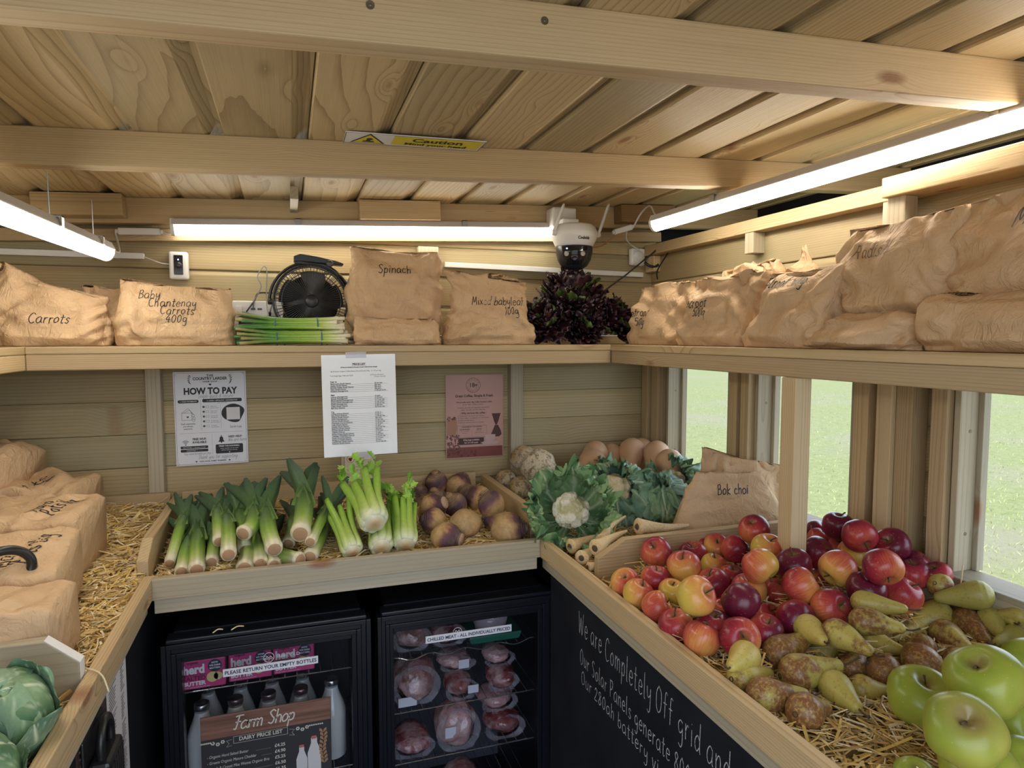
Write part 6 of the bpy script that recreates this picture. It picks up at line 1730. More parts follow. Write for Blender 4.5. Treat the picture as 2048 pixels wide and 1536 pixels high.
# trunking
def trunk(a, b, label, h=0.018):
    A, B = Vector(a), Vector(b); L = (B - A).length
    t = MB().box((0, -0.010, -h / 2), (L, 0.010, h / 2)).build('cable_trunking', WHITE_PL, bevel=0.0015, M=frame(A, B - A, (0, 0, 1)))
    return tag(t, label, 'cable trunking')
trunk((-0.965, 2.308, 1.795), (-0.412, 2.308, 1.796), 'white cable trunking on the wall above the carrot bags')
trunk((0.526, 2.308, 1.803), (1.312, 2.308, 1.790), 'white cable trunking on the wall behind the lettuce')
cable('lead', [(-0.412, 2.306, 1.794), (-0.39, 2.30, 1.785), (-0.365, 2.302, 1.776), (-0.342, 2.304, 1.774)], 0.0022, 'white lead from the trunking to the video doorbell', WCAB)

# ---- video doorbell
t = empty('video_doorbell', (-0.316, 2.320, 1.770), 0, 'white video doorbell with a black face on the back wall above the carrot bags', 'doorbell')
MB().box((-0.027, -0.028, -0.043), (0.027, 0.0, 0.043)).build('case', WHITE_PL, t, bevel=0.006)
MB().box((-0.013, -0.0305, -0.028), (0.013, -0.027, 0.032)).build('camera_face', flat('black_gloss', (0.008, 0.008, 0.010), 0.12), t, bevel=0.002)
MB().lathe([(0, 0.003), (0.008, 0.003), (0.010, 0.0)], 20, zframe((0, -0.0305, 0.001), (0, -1, 0))).build('push_button', flat('grey_button', (0.03, 0.03, 0.035), 0.3), t, True)
LED = NT('blue_led'); LED.set((0.1, 0.2, 0.9), 0.3, emis=(0.25, 0.45, 1.0), emis_s=3.0); LED = LED.m
MB().lathe([(0, 0.001), (0.0022, 0.0)], 10, zframe((0, -0.0306, 0.018), (0, -1, 0))).build('status_light', LED, t)

# ---- wall socket with plugs
t = empty('wall_socket', (-0.090, 2.320, 1.620), 0, 'white double wall socket with charging ports half hidden by spring onions', 'socket')
MB().box((-0.076, -0.030, -0.045), (0.076, 0.0, 0.045)).build('pattress', WHITE_PL, t, bevel=0.004)
for x in (-0.056, 0.056):
    MB().box((x - 0.010, -0.0345, 0.008), (x + 0.010, -0.029, 0.028)).build('rocker_switch', WHITE_PL, t, bevel=0.0015)
for x in (-0.014, 0.006):
    MB().box((x - 0.007, -0.0305, 0.016), (x + 0.007, -0.029, 0.022)).build('charging_port', BLK, t)
for x, lab in ((-0.050, 'black plug'), (0.040, 'black plug')):
    pass
def plug(x, label):
    t = empty('mains_plug', (x, 2.290, 1.595), 0, label, 'plug')
    MB().box((-0.022, -0.028, -0.022), (0.022, 0.0, 0.022)).build('body', BLK, t, bevel=0.006)
    MB().tube([(0, -0.014, 0.020), (0.002, -0.016, 0.034)], 0.0045, 8).build('cord_grip', BLK, t)
plug(-0.125, 'black mains plug in the socket beside the carrot bag')
plug(-0.055, 'black mains plug in the socket nearer the fan')
cable('power_cable', [(-0.123, 2.274, 1.630), (-0.100, 2.290, 1.665), (-0.088, 2.305, 1.690), (-0.05, 2.308, 1.692), (-0.02, 2.305, 1.690)], 0.0024, 'black cable looping from the socket up to the board seam', BCAB)
cable('power_cable', [(-0.053, 2.274, 1.630), (-0.046, 2.285, 1.66), (-0.055, 2.30, 1.685)], 0.0022, 'short grey cable rising from the plug nearer the fan', flat('grey_cable', (0.16, 0.16, 0.16), 0.5))
cable('charging_cable', [(-0.104, 2.288, 1.640), (-0.100, 2.285, 1.665), (-0.078, 2.29, 1.71), (-0.088, 2.30, 1.745), (-0.072, 2.310, 1.775), (-0.066, 2.312, 1.778)], 0.0018, 'thin grey charging cable hanging from a wall hook by the fan', flat('grey_cable', (0.16, 0.16, 0.16), 0.5))
cable('charging_cable', [(-0.066, 2.312, 1.778), (-0.060, 2.31, 1.765), (-0.062, 2.30, 1.71), (-0.062, 2.28, 1.66), (-0.055, 2.24, 1.60), (-0.05, 2.22, 1.56)], 0.0018, 'thin grey cable falling straight behind the spring onions', flat('grey_cable', (0.16, 0.16, 0.16), 0.5))

# ---- clip fan
FAN = flat('fan_black', (0.014, 0.014, 0.015), 0.38)
FANW = flat('fan_wire', (0.025, 0.025, 0.026), 0.3)
t = empty('clip_fan', (0.072, 2.205, 1.660), 0, 'black round clip fan standing on the shelf behind the spring onions', 'fan')
RF = 0.116
mb = MB()
n = 64
for (r0, r1, y0, y1) in ((RF, RF - 0.007, -0.030, 0.030),):
    vs = []; fs = []
    for k in range(n):
        a = 2 * PI * k / n
        for (r_, y_) in ((r0, y0), (r0, y1), (r1, y1), (r1, y0)):
            vs.append((r_ * math.cos(a), y_, r_ * math.sin(a)))
    for k in range(n):
        for q in range(4):
            fs.append((k * 4 + q, k * 4 + (q + 1) % 4, ((k + 1) % n) * 4 + (q + 1) % 4, ((k + 1) % n) * 4 + q))
    mb.add(vs, fs)
mb.build('rim', FAN, t, True)
def dome(r):   # bulge of the grille
    return -0.030 - 0.026 * math.sqrt(max(0, 1 - (r / RF) ** 2))
mb = MB()
for k in range(72):
    a = 2 * PI * k / 72
    pts = [(r_ * math.cos(a), dome(r_), r_ * math.sin(a)) for r_ in (0.020, 0.05, 0.085, 0.100, 0.111)]
    mb.tube(pts, 0.00105, 4, caps=False)
for r_ in (0.088, 0.106):
    mb.tube([(r_ * math.cos(2 * PI * k / 48), dome(r_), r_ * math.sin(2 * PI * k / 48)) for k in range(49)], 0.0014, 5, caps=False)
mb.build('front_grille', FANW, t, True)
MB().lathe([(0, 0.003), (0.017, 0.002), (0.021, -0.002), (0.021, -0.008)], 28, zframe((0, dome(0), 0), (0, -1, 0))).build('hub', FAN, t, True)
mb = MB()
for k in range(60):
    a = 2 * PI * k / 60
    mb.tube([(r_ * math.cos(a), 0.028 + 0.01 * (1 - r_ / RF), r_ * math.sin(a)) for r_ in (0.03, 0.07, 0.111)], 0.0012, 4, caps=False)
mb.build('rear_grille', FANW, t)
for q in range(5):
    P = []; nu, nv = 7, 8
    for j in range(nv):
        v_ = j / (nv - 1); r_ = 0.018 + 0.080 * v_
        for i in range(nu):
            u_ = i / (nu - 1) - 0.5
            a = 2 * PI * q / 5 + u_ * (0.75 + 0.25 * math.sin(v_ * 3)) + 0.25 * v_
            P.append((r_ * math.cos(a), u_ * 0.026, r_ * math.sin(a)))
    obj_np('blade', P, grid_faces(nu, nv), FAN, None, t)
MB().lathe([(0, 0.014), (0.080, 0.010), (0.086, 0.0), (0.080, -0.006), (0.034, -0.012), (0, -0.02)], 40, zframe((0, 0.022, 0), (0, 1, 0))).build('motor', FAN, t, True)
mb = MB()
ya = [(math.cos(a) * (RF + 0.008), 0.0, math.sin(a) * (RF + 0.008)) for a in [PI * k / 24 for k in range(25)]]
mb.tube(ya, 0.005, 8)
mb.build('yoke', FAN, t, True)
for sx in (-1, 1):
    MB().lathe([(0, 0.008), (0.009, 0.007), (0.010, 0.0), (0.010, -0.006)], 16, zframe((sx * (RF + 0.006), 0, 0), (sx, 0, 0))).build('pivot_knob', FAN, t, True)
def jaw(name, pts, h0, h1, d):
    top = [(x, z + h) for (x, z), h in zip(pts, h0)]; bot = [(x, z - h) for (x, z), h in zip(pts, h1)]
    return MB().prism(top + bot[::-1], 1, -d / 2, d / 2, 0).build(name, FAN, t, bevel=0.006)
jaw('upper_jaw', [(-0.050, 0.134), (-0.030, 0.138), (0.02, 0.132), (0.075, 0.124), (0.100, 0.119)], (0.006, 0.010, 0.009, 0.006, 0.003), (0.012, 0.014, 0.011, 0.007, 0.003), 0.048)
jaw('lower_jaw', [(-0.042, 0.122), (0.0, 0.118), (0.045, 0.112), (0.078, 0.090), (0.090, 0.080)], (0.008, 0.006, 0.008, 0.010, 0.004), (0.006, 0.008, 0.010, 0.008, 0.004), 0.040)
MB().lathe([(0, 0.002), (0.009, 0.002), (0.011, 0.0), (0.011, -0.004)], 20, zframe((0.058, -0.025, 0.120), (0, -1, 0))).build('spring_pin', flat('pin_grey', (0.06, 0.06, 0.06), 0.3), t, True)
MB().tube([(0.022, 0, 0.108), (0.022, 0, 0.124)], 0.018, 16).build('swivel', FAN, t, True)

# ---- security camera
t = empty('security_camera', (0.955, 2.155, 1.985), 0, 'white dome security camera with two aerials hanging from the back beam', 'security camera')
MB().box((-0.070, 0.025, -0.052), (0.020, 0.095, 0.018)).build('bracket', WHITE_PL, t, bevel=0.006)
MB().box((-0.055, -0.03, -0.052), (0.005, 0.04, -0.030)).build('bracket_arm', WHITE_PL, t, bevel=0.004)
prof = [(0, 0.0), (0.062, -0.002), (0.072, -0.008), (0.080, -0.028), (0.082, -0.034), (0.0815, -0.0355), (0.082, -0.037), (0.080, -0.044), (0.067, -0.074), (0.064, -0.077), (0, -0.077)]
MB().lathe([(r_, z_ - 0.045) for r_, z_ in prof], 48).build('housing', WHITE_PL, t, True)
MB().lathe([(0.061, -0.118), (0.064, -0.125), (0.064, -0.145), (0.058, -0.168), (0.046, -0.188), (0.026, -0.200), (0, -0.203)], 40).build('dome', flat('dome_black', (0.022, 0.023, 0.026), 0.35), t, True)
# glossy face plate wrapped on the dome
P = []; nu, nv = 15, 12
pr = [(0.0645, -0.126), (0.0655, -0.145), (0.0595, -0.168), (0.048, -0.188)]
for j in range(nv):
    q = j / (nv - 1) * (len(pr) - 1); i0 = min(int(q), len(pr) - 2); f_ = q - i0
    rr = pr[i0][0] * (1 - f_) + pr[i0 + 1][0] * f_; zz = pr[i0][1] * (1 - f_) + pr[i0 + 1][1] * f_
    for i in range(nu):
        a = math.radians(-112 + (-0.5 + i / (nu - 1)) * (86 - 20 * j / nv))
        P.append((rr * math.cos(a), rr * math.sin(a), zz))
obj_np('face_plate', P, grid_faces(nu, nv), flat('black_gloss', (0.008, 0.008, 0.010), 0.12), None, t)
def on_dome(name, ang, z, r, mat, rr=0.064):
    a = math.radians(ang); d_ = Vector((math.cos(a), math.sin(a), -0.1 if z > -0.15 else -0.35)).normalized()
    p = Vector((rr * math.cos(a), rr * math.sin(a), z))
    return MB().lathe([(0, 0.0015), (r * 0.6, 0.0015), (r, 0.0025), (r * 1.15, -0.002)], 20, zframe(p, d_)).build(name, mat, t, True)
on_dome('lens', -112, -0.166, 0.011, flat('lens_glass', (0.02, 0.02, 0.03), 0.05), 0.0610)
on_dome('spotlight', -138, -0.152, 0.0075, flat('lamp_white', (0.5, 0.45, 0.42), 0.3), 0.0640)
on_dome('spotlight', -86, -0.152, 0.0075, flat('lamp_white', (0.5, 0.45, 0.42), 0.3), 0.0640)
on_dome('status_light', -136, -0.134, 0.0022, LED, 0.0655)
for x0, x1, z1 in ((-0.083, -0.052, 0.018), (0.083, 0.118, 0.028)):
    mb = MB().tube(spline([(x0, -0.02, -0.075), ((x0 * 0.65 + x1 * 0.35), -0.025, -0.04), (x1, -0.03, z1)], 8), [0.0075] * 10 + [0.007] * 5 + [0.0062, 0.005], 10, flatten=0.7)
    mb.build('aerial', WHITE_PL, t, True)
    MB().lathe([(0, 0.010), (0.010, 0.009), (0.011, 0.0), (0.010, -0.009), (0, -0.010)], 16, zframe((x0 * 0.97, -0.018, -0.078), (1, 0, 0))).build('aerial_hinge', WHITE_PL, t, True)
mb = MB()
text_mb(mb, [('Codnida', 0, 0, 0.013, 'CENTER', 0, {'bold': 0.0006})])
vs = []
for (x, y, z) in mb.v:
    a = math.radians(-88) + x / 0.078
    zz = -0.1035 + y; rr = 0.0800 - (-0.089 - zz) * 0.433
    vs.append(((rr + 0.0008) * math.cos(a), (rr + 0.0012) * math.sin(a), zz))
mb.v = vs
mb.build('brand_lettering', flat('grey_print', (0.05, 0.05, 0.05), 0.6), t)

# ---- motion sensor
t = empty('motion_sensor', (1.285, 2.318, 1.858), 0.12, 'white square motion sensor in the top corner beside the window wall', 'motion sensor')
MB().box((-0.033, -0.024, -0.033), (0.033, 0.0, 0.033)).build('case', WHITE_PL, t, bevel=0.008)
MB().lathe([(0, 0.010), (0.012, 0.009), (0.021, 0.005), (0.024, 0.0)], 28, zframe((0, -0.024, 0), (0, -1, 0))).build('lens', flat('frosted_lens', (0.66, 0.66, 0.66), 0.55), t, True)
cable('cable_tie', [(1.300, 2.27, 1.835), (1.312, 2.262, 1.822), (1.335, 2.258, 1.818), (1.352, 2.256, 1.826)], 0.0055, 'short thick black strap across the motion sensor corner', BCAB, 'strap')

# ================================================================== printed sheets
def sheet_mat(name, color, rough=0.35, coat=0.0):
    return flat(name, color, rough, 0.0, 0.5, coat=coat)
PAPERW = sheet_mat('white_paper', (0.78, 0.77, 0.80), 0.4)
LAMI = sheet_mat('laminated_paper', (0.80, 0.81, 0.86), 0.16, 0.4)
PRINT = flat('black_print', (0.020, 0.020, 0.024), 0.6)
PRINTW = flat('white_print', (0.74, 0.73, 0.72), 0.6)
WALLM = Matrix(((1, 0, 0, 0), (0, 0, -1, 0), (0, 1, 0, 0), (0, 0, 0, 1)))
def sheet(name, origin, w, h, mat, label, cat, M=None, roll=0.0, th=0.0012):
    """flat printed sheet: local x to the reader's right, y up, z towards the reader; origin = lower left corner"""
    o = MB().box((0, 0, -th), (w, h, 0)).build(name, mat)
    m = (M or WALLM).copy(); m.translation = Vector(origin)
    o.matrix_world = m @ Matrix.Rotation(roll, 4, 'Z')
    return tag(o, label, cat)

# how to pay
W_, H_ = 0.213, 0.300
s = sheet('notice', (-0.3450, 2.3165, 1.139), W_, H_, PAPERW, 'white how to pay notice on the wall below the shelf', 'notice', roll=0.006)
mb = MB(); wb = MB()
line2(mb, [(0.012, 0.004), (0.201, 0.004), (0.209, 0.012), (0.209, 0.288), (0.201, 0.296), (0.012, 0.296), (0.004, 0.288), (0.004, 0.012), (0.012, 0.004)], 0.0007, 0.0004)
cx = W_ / 2
text_mb(mb, [('THE', cx, 0.284, 0.010, 'CENTER', 0, {'bold': 0.0003, 'space': 1.2}), ('COUNTRY LARDER', cx, 0.2735, 0.0125, 'CENTER', 0, {'bold': 0.0004, 'sx': 0.92}), ('- FARM SHOP -', cx, 0.2655, 0.0072, 'CENTER', 0, {'bold': 0.0002, 'space': 1.15}),
  ('HOW TO PAY', cx, 0.2285, 0.0285, 'CENTER', 0, {'bold': 0.0012, 'sx': 0.86}),
  ('Cash payments', 0.038, 0.132, 0.0068, 'CENTER', 0, {'bold': 0.0001}), ('are always', 0.038, 0.124, 0.0068, 'CENTER', 0, {'bold': 0.0001}), ('welcome.', 0.038, 0.116, 0.0068, 'CENTER', 0, {'bold': 0.0001}),
  ('TAP OR SCAN', 0.140, 0.197, 0.0044, 'CENTER'),
  ('FREE WI-FI', 0.069, 0.081, 0.0098, 'CENTER', 0, {'bold': 0.0004, 'sx': 0.85}), ('AVAILABLE', 0.069, 0.071, 0.0098, 'CENTER', 0, {'bold': 0.0004, 'sx': 0.85}),
  ('NEED HELP?', 0.175, 0.085, 0.0090, 'CENTER', 0, {'bold': 0.0003, 'sx': 0.85}),
  ('OUR LOCAL FAMILY BUSINESS', cx, 0.0095, 0.0058, 'CENTER', 0, {'bold': 0.0002})], 0.0004)
for i, (a_, b_) in enumerate((('Open your', 'phone camera'), ('Point at the', 'QR code'), ('Tap the link', 'that appears'), ('Choose your', 'payment option'), ('Complete', 'your payment'))):
    y = 0.187 - i * 0.0155
    text_mb(mb, [(a_, 0.105, y, 0.0043), (b_, 0.105, y - 0.0052, 0.0043)], 0.0004)
    disc(mb, 0.0850, y, 0.0034, 0.0004); text_mb(wb, [(str(i + 1), 0.0850, y - 0.0015, 0.0042, 'CENTER')], 0.0007)
    line2(mb, [(0.091, y - 0.003), (0.100, y - 0.003), (0.100, y + 0.003), (0.091, y + 0.003), (0.091, y - 0.003)], 0.0005, 0.0004)
for st in hand_strokes('Simple quick & secure', 0.0125, 0.068, 0.2160, 0.2, 0.35, 3, 0.7):
    line2(mb, [(0.068 + (p[0] - 0.068) * 0.78, p[1]) for p in st], 0.0006, 0.0004)
for st in hand_strokes('Thank you for supporting', 0.0125, 0, 0, 0.2, 0.35, 4, 0.7): line2(mb, [(0.063 + p[0] * 0.74, 0.0195 + p[1]) for p in st], 0.0006, 0.0004)
for st in hand_strokes('We are here', 0.0115, 0, 0, 0.2, 0.35, 5, 0.7): line2(mb, [(0.153 + p[0] * 0.78, 0.0725 + p[1]) for p in st], 0.0006, 0.0004)
for st in hand_strokes('Scan here to pay', 0.0075, 0, 0, 0.2, 0.35, 6, 0.7): line2(mb, [(0.160 + p[0] * 0.55, 0.117 + p[1]) for p in st], 0.0005, 0.0004)
for st in hand_strokes('Stay connected while you shop', 0.0078, 0, 0, 0.2, 0.35, 7, 0.7): line2(mb, [(0.022 + p[0] * 0.66, 0.0345 + p[1]) for p in st], 0.0004, 0.0004)
rect(mb, 0.011, 0.2005, 0.071, 0.2105, 0.0004, 0, 0.004); rect(mb, 0.082, 0.2015, 0.199, 0.2125, 0.0004, 0, 0.004)
text_mb(wb, [('1. CASH PAYMENTS', 0.041, 0.2035, 0.0056, 'CENTER', 0, {'bold': 0.0001}), ('2. CARD / APPLE PAY / GOOGLE PAY', 0.1405, 0.2048, 0.0056, 'CENTER', 0, {'bold': 0.0001})], 0.0007)
line2(mb, [(0.0765, 0.112), (0.0765, 0.211)], 0.0004, 0.0004); line2(mb, [(0.012, 0.104), (0.200, 0.104)], 0.0004, 0.0004); line2(mb, [(0.1065, 0.032), (0.1065, 0.098)], 0.0004, 0.0004); line2(mb, [(0.135, 0.115), (0.135, 0.192)], 0.0004, 0.0004)
# wallet with notes, the black blot beside it, wi-fi fan, bell
line2(mb, [(0.021, 0.146), (0.050, 0.146), (0.050, 0.169), (0.021, 0.169), (0.021, 0.146)], 0.0008, 0.0004)
line2(mb, [(0.021, 0.169), (0.040, 0.184), (0.056, 0.163)], 0.0007, 0.0004); line2(mb, [(0.027, 0.169), (0.043, 0.179), (0.053, 0.165)], 0.0007, 0.0004)
for (x, y) in ((0.054, 0.160), (0.056, 0.152), (0.055, 0.145)): disc(mb, x, y, 0.0042, 0.0004, 0, 18, 0.0034)
poly2(mb, [(0.139 + 0.034 + 0.036 * math.cos(a) * (1.0 if math.cos(a) < 0.3 else 0.86 + 0.12 * math.sin(3 * a)), 0.164 + 0.029 * math.sin(a) * (1.05 if math.sin(a) > 0 else 0.92 + 0.2 * max(0, math.cos(a + 0.6)))) for a in [2 * PI * k / 40 for k in range(40)]], 0.0004)
qb = MB(); rect(qb, 0.152, 0.143, 0.192, 0.183, 0.0007); qb.build('blank_square', PRINTW, s)
for r_ in (0.012, 0.008, 0.004):
    line2(mb, [(0.029 + r_ * math.cos(a), 0.068 + r_ * math.sin(a)) for a in [math.radians(45 + 10 * k) for k in range(10)]], 0.0016, 0.0004)
disc(mb, 0.029, 0.067, 0.0018, 0.0004)
poly2(mb, [(0.124, 0.072), (0.144, 0.072), (0.140, 0.077), (0.139, 0.086), (0.134, 0.091), (0.129, 0.086), (0.128, 0.077)], 0.0004); disc(mb, 0.134, 0.0705, 0.0022, 0.0004); disc(mb, 0.134, 0.092, 0.0016, 0.0004)
rect(mb, 0.014, 0.054, 0.094, 0.0625, 0.0004, 0, 0.002); rect(mb, 0.014, 0.0435, 0.094, 0.052, 0.0004, 0, 0.002); rect(mb, 0.116, 0.034, 0.198, 0.064, 0.0004, 0, 0.004)
text_mb(wb, [('NETWORK  |  Country Larder', 0.054, 0.0563, 0.0052, 'CENTER'), ('PASSWORD  |  ..........', 0.054, 0.0458, 0.0052, 'CENTER'), ('PRESS THE DOORBELL', 0.157, 0.0560, 0.0062, 'CENTER', 0, {'bold': 0.0002}), ('and a member of our team', 0.157, 0.0490, 0.0050, 'CENTER'), ('will be with you shortly.', 0.157, 0.0432, 0.0050, 'CENTER')], 0.0007)
def heart(m, x, y, r_, z):
    poly2(m, [(x + r_ * 0.062 * 16 * math.sin(a) ** 3, y + r_ * 0.062 * (13 * math.cos(a) - 5 * math.cos(2 * a) - 2 * math.cos(3 * a) - math.cos(4 * a))) for a in [2 * PI * k / 26 for k in range(26)]], z)
heart(mb, cx, 0.2585, 0.0040, 0.0004); heart(mb, 0.058, 0.0115, 0.0030, 0.0004); heart(mb, 0.156, 0.0115, 0.0030, 0.0004); heart(wb, 0.157, 0.0378, 0.002, 0.0007); heart(mb, 0.038, 0.156, 0.0035, 0.0004)
for sx in (-1, 1):   # laurel sprigs
    for k in range(6):
        a = math.radians(-60 + 24 * k); x = cx + sx * (0.052 + 0.008 * math.cos(a)); y = 0.272 + 0.014 * math.sin(a)
        poly2(mb, [(x, y), (x + sx * 0.004, y + 0.003), (x + sx * 0.0065, y + 0.007), (x + sx * 0.001, y + 0.004)], 0.0004)
    line2(mb, [(cx + sx * (0.052 + 0.008 * math.cos(math.radians(q))), 0.272 + 0.014 * math.sin(math.radians(q))) for q in range(-70, 71, 14)], 0.0006, 0.0004)
mb.build('printed_lettering', PRINT, s); wb.build('white_lettering', PRINTW, s)
for (x, y) in ((0.006, 0.006), (0.207, 0.006), (0.006, 0.294), (0.207, 0.294)):
    MB().lathe([(0, 0.0018), (0.0035, 0.0012), (0.0045, 0.0)], 10, Matrix.Translation((x, y, 0))).build('screw_cap', flat('pin_white', (0.7, 0.68, 0.62), 0.4), s, True)

# price list
W_, H_ = 0.216, 0.303
s = sheet('price_list', (0.0935, 2.0165, 1.1935), W_, H_, LAMI, 'laminated white price list hanging from the shelf edge in the middle', 'price list', roll=0.012)
mb = MB(); lb = MB()
text_mb(mb, [('PRICE LIST', 0.108, 0.272, 0.0082, 'CENTER', 0, {'bold': 0.0003}), ('(Prices are checked at the start of each week and may change)', 0.108, 0.2645, 0.0042, 'CENTER', 0, {'bold': 0.0002}), ('18g Premium Organic Coffee Beans (House/Decaf) 250g   £11.95 per bag', 0.024, 0.2525, 0.0050, 'LEFT'), ('Free Range Eggs TQ8 and TQ10', 0.024, 0.2395, 0.0050, 'LEFT'), ('£2.25 per half dozen', 0.140, 0.2405, 0.0048), ('£10 per tray (30)', 0.152, 0.2350, 0.0048)], 0.0004)
line2(mb, [(0.087, 0.2705), (0.129, 0.2705)], 0.0005, 0.0004)
rows = [('Fruit etc', None), ('Mushrooms (South Devon)', '£2 per tray'), ('Apples (South Devon)', '50p each'), ('Bramley Apples (South Devon)', '90p each'), ('Pears (South Devon)', '50p each'), ('Rhubarb (Homegrown)', '£1.85 per bunch'), ('', None),
 ('Salad', None), ('Lettuce (Homegrown)', '£2 each'), ('Spinach (Homegrown)', '£1.25 each'), ('Mixed babyleaf (Homegrown)', '£1.75 per bag'), ('Spring Onions (Homegrown)', '£1 per bunch'), ('Radish (Homegrown)', '£1.25 per bag'), ('Celery (South Devon)', '£1.85 each'), ('Bok Choi (Devon)', '£2.75 per bag'), ('', None),
 ('Veg', None), ('White Onions (Devon)', '£1 for 2'), ('Red Onions (Devon)', '£1 for 2'), ('Shallots (South Devon)', '£1.85 per bag'), ('Garlic (Homegrown)', '85p each'), ('Carrots (South Devon)', '£1 per bag'), ('Chantenay Carrots (Devon)', '£1.20 per bag'), ('Leeks (South Devon)', '£1.50 each'), ('Swedes (South Devon)', '£1 each'), ('Beetroot (South Devon)', '£1.25 per bag'), ('Parsnips (South Devon)', '50p each'), ('Celeriac (Devon)', '£1.75 each'), ('Spring Greens (South Devon)', '£1 each'), ('Cabbages White/Red (Devon)', '£1.50 each'), ('Purple Sprouting (Devon)', '£1.75 per bag'), ('Butternut Squash (Devon)', '£1.75 each'), ('Cauliflowers (South Devon)', '£2 each'), ('Potatoes (South Devon)', '£2 per bag 2kg')]
y = 0.2215
for a_, b_ in rows:
    if a_:
        text_mb(mb, [(a_, 0.024, y, 0.0053, 'LEFT', 0, {'bold': 0.00028 if b_ is None else 0.00016})], 0.0004)
        if b_:
            text_mb(mb, [(b_, 0.152, y, 0.0051, 'LEFT', 0, {'bold': 0.00012})], 0.0004)
            line2(lb, [(0.024, y - 0.0010), (0.190 if len(b_) > 8 else 0.175, y - 0.0010)], 0.00045, 0.0004)
    y -= 0.00555
mb.build('printed_lettering', PRINT, s); lb.build('ruled_lines', PRINT, s)
for x0, y0, w, h in ((0.070, 0.293, 0.06, 0.018), (0.085, -0.012, 0.05, 0.022)):
    MB().box((x0, y0, 0.0005), (x0 + w, y0 + h, 0.0008)).build('sticky_tape', flat('clear_tape', (0.70, 0.72, 0.78), 0.08, alpha=0.35), s)

# leaflet on the stud
s = sheet('leaflet', (0.172, 2.2785, 0.975), 0.100, 0.185, sheet_mat('cream_paper', (0.64, 0.56, 0.40), 0.45), 'cream leaflet with a round fruit badge below the price list', 'leaflet')
mb = MB()
text_mb(mb, [('Wholesome rewards', 0.008, 0.134, 0.0085, 'LEFT', 0, {'space': 1.05}), ('for honest living', 0.008, 0.122, 0.0085, 'LEFT', 0, {'space': 1.05}), ('Local produce with more...', 0.008, 0.110, 0.0058)], 0.0004)
mb.build('printed_lettering', flat('brown_print', (0.10, 0.06, 0.03), 0.6), s)
bd = MB(); disc(bd, 0.019, 0.163, 0.0125, 0.0004); bd.build('badge', flat('badge_cream', (0.70, 0.62, 0.48), 0.5), s)
bd = MB(); disc(bd, 0.019, 0.163, 0.0125, 0.0006, 0, 28, 0.0112)
for (x, y) in ((0.016, 0.163), (0.0225, 0.164), (0.019, 0.159)): disc(bd, x, y, 0.0042, 0.0006, 0, 16)
bd.build('badge_fruit', flat('badge_red', (0.28, 0.03, 0.03), 0.5), s)

# coffee poster
W_, H_ = 0.216, 0.303
s = sheet('poster', (0.5292, 2.3155, 1.1105), W_, H_, sheet_mat('pink_poster', (0.55, 0.33, 0.29), 0.18, 0.3), 'pink brown coffee poster in a clear sleeve near the corner stud', 'poster')
mb = MB(); pb = MB(); br = MB(); wb = MB()
DK = flat('coffee_print', (0.060, 0.026, 0.024), 0.5)
cx = 0.102
disc(mb, cx, 0.265, 0.0270, 0.0004, 0, 40, 0.0258); disc(mb, cx, 0.265, 0.0195, 0.0004, 0, 40, 0.0190)
for i, ch in enumerate('COFFEE'):
    a = math.radians(155 - i * 26); text_mb(mb, [(ch, cx + 0.0208 * math.cos(a), 0.265 + 0.0208 * math.sin(a), 0.0060, 'CENTER', 0, {'rot': a - PI / 2})], 0.0004)
for i, ch in enumerate('ROASTERS'):
    a = math.radians(205 + i * 19); text_mb(mb, [(ch, cx + 0.0250 * math.cos(a), 0.265 + 0.0250 * math.sin(a), 0.0060, 'CENTER', 0, {'rot': a + PI / 2})], 0.0004)
text_mb(mb, [('18g', cx, 0.2585, 0.0215, 'CENTER', 0, {'bold': 0.0004}), ('Great Coffee, Simple & Fresh', cx + 0.004, 0.2225, 0.0128, 'CENTER', 0, {'bold': 0.0004, 'sx': 0.93}), ('We proudly serve 18g Coffee Roasters coffee', cx + 0.004, 0.2015, 0.0072, 'CENTER', 0, {'bold': 0.0002}), ('as our filter coffee in store.', cx, 0.1930, 0.0072, 'CENTER'), ('Carefully sourced and expertly roasted for', cx, 0.1815, 0.0070, 'CENTER'), ('clean, smooth and full of flavour.', cx, 0.1735, 0.0070, 'CENTER'),
 ('- Why we love this coffee -', cx, 0.1610, 0.0090, 'CENTER', 0, {'bold': 0.0003}), ('Small batch roasted for great flavour', 0.052, 0.1520, 0.0062), ('Clean coffee - no additives or preservatives', 0.052, 0.1440, 0.0062), ('Fully traceable beans', 0.052, 0.1360, 0.0062), ('Ethically sourced wherever possible', 0.052, 0.1280, 0.0062),
 ('- AVAILABLE IN TWO BLENDS -', 0.097, 0.1120, 0.0058, 'CENTER', 0, {'bold': 0.0002}), ('HOUSE BLEND', 0.070, 0.1025, 0.0058, 'CENTER', 0, {'bold': 0.0002}), ('DECAF', 0.124, 0.1025, 0.0058, 'CENTER', 0, {'bold': 0.0002}), ('Rich, chocolatey', 0.070, 0.0960, 0.0045, 'CENTER'), ('and smooth', 0.070, 0.0900, 0.0045, 'CENTER'), ('Full flavour,', 0.124, 0.0960, 0.0045, 'CENTER'), ('without the caffeine', 0.124, 0.0900, 0.0045, 'CENTER')], 0.0004)
for y in (0.1520, 0.1440, 0.1360, 0.1280): line2(mb, [(0.045, y + 0.002), (0.0465, y), (0.0495, y + 0.005)], 0.0010, 0.0004)
line2(mb, [(0.042, 0.0760), (0.042, 0.1180), (0.152, 0.1180), (0.152, 0.0760), (0.042, 0.0760)], 0.0007, 0.0004); line2(mb, [(0.097, 0.078), (0.097, 0.106)], 0.0004, 0.0004)
line2(mb, [(0.045, 0.2150), (0.160, 0.2150)], 0.0006, 0.0004)
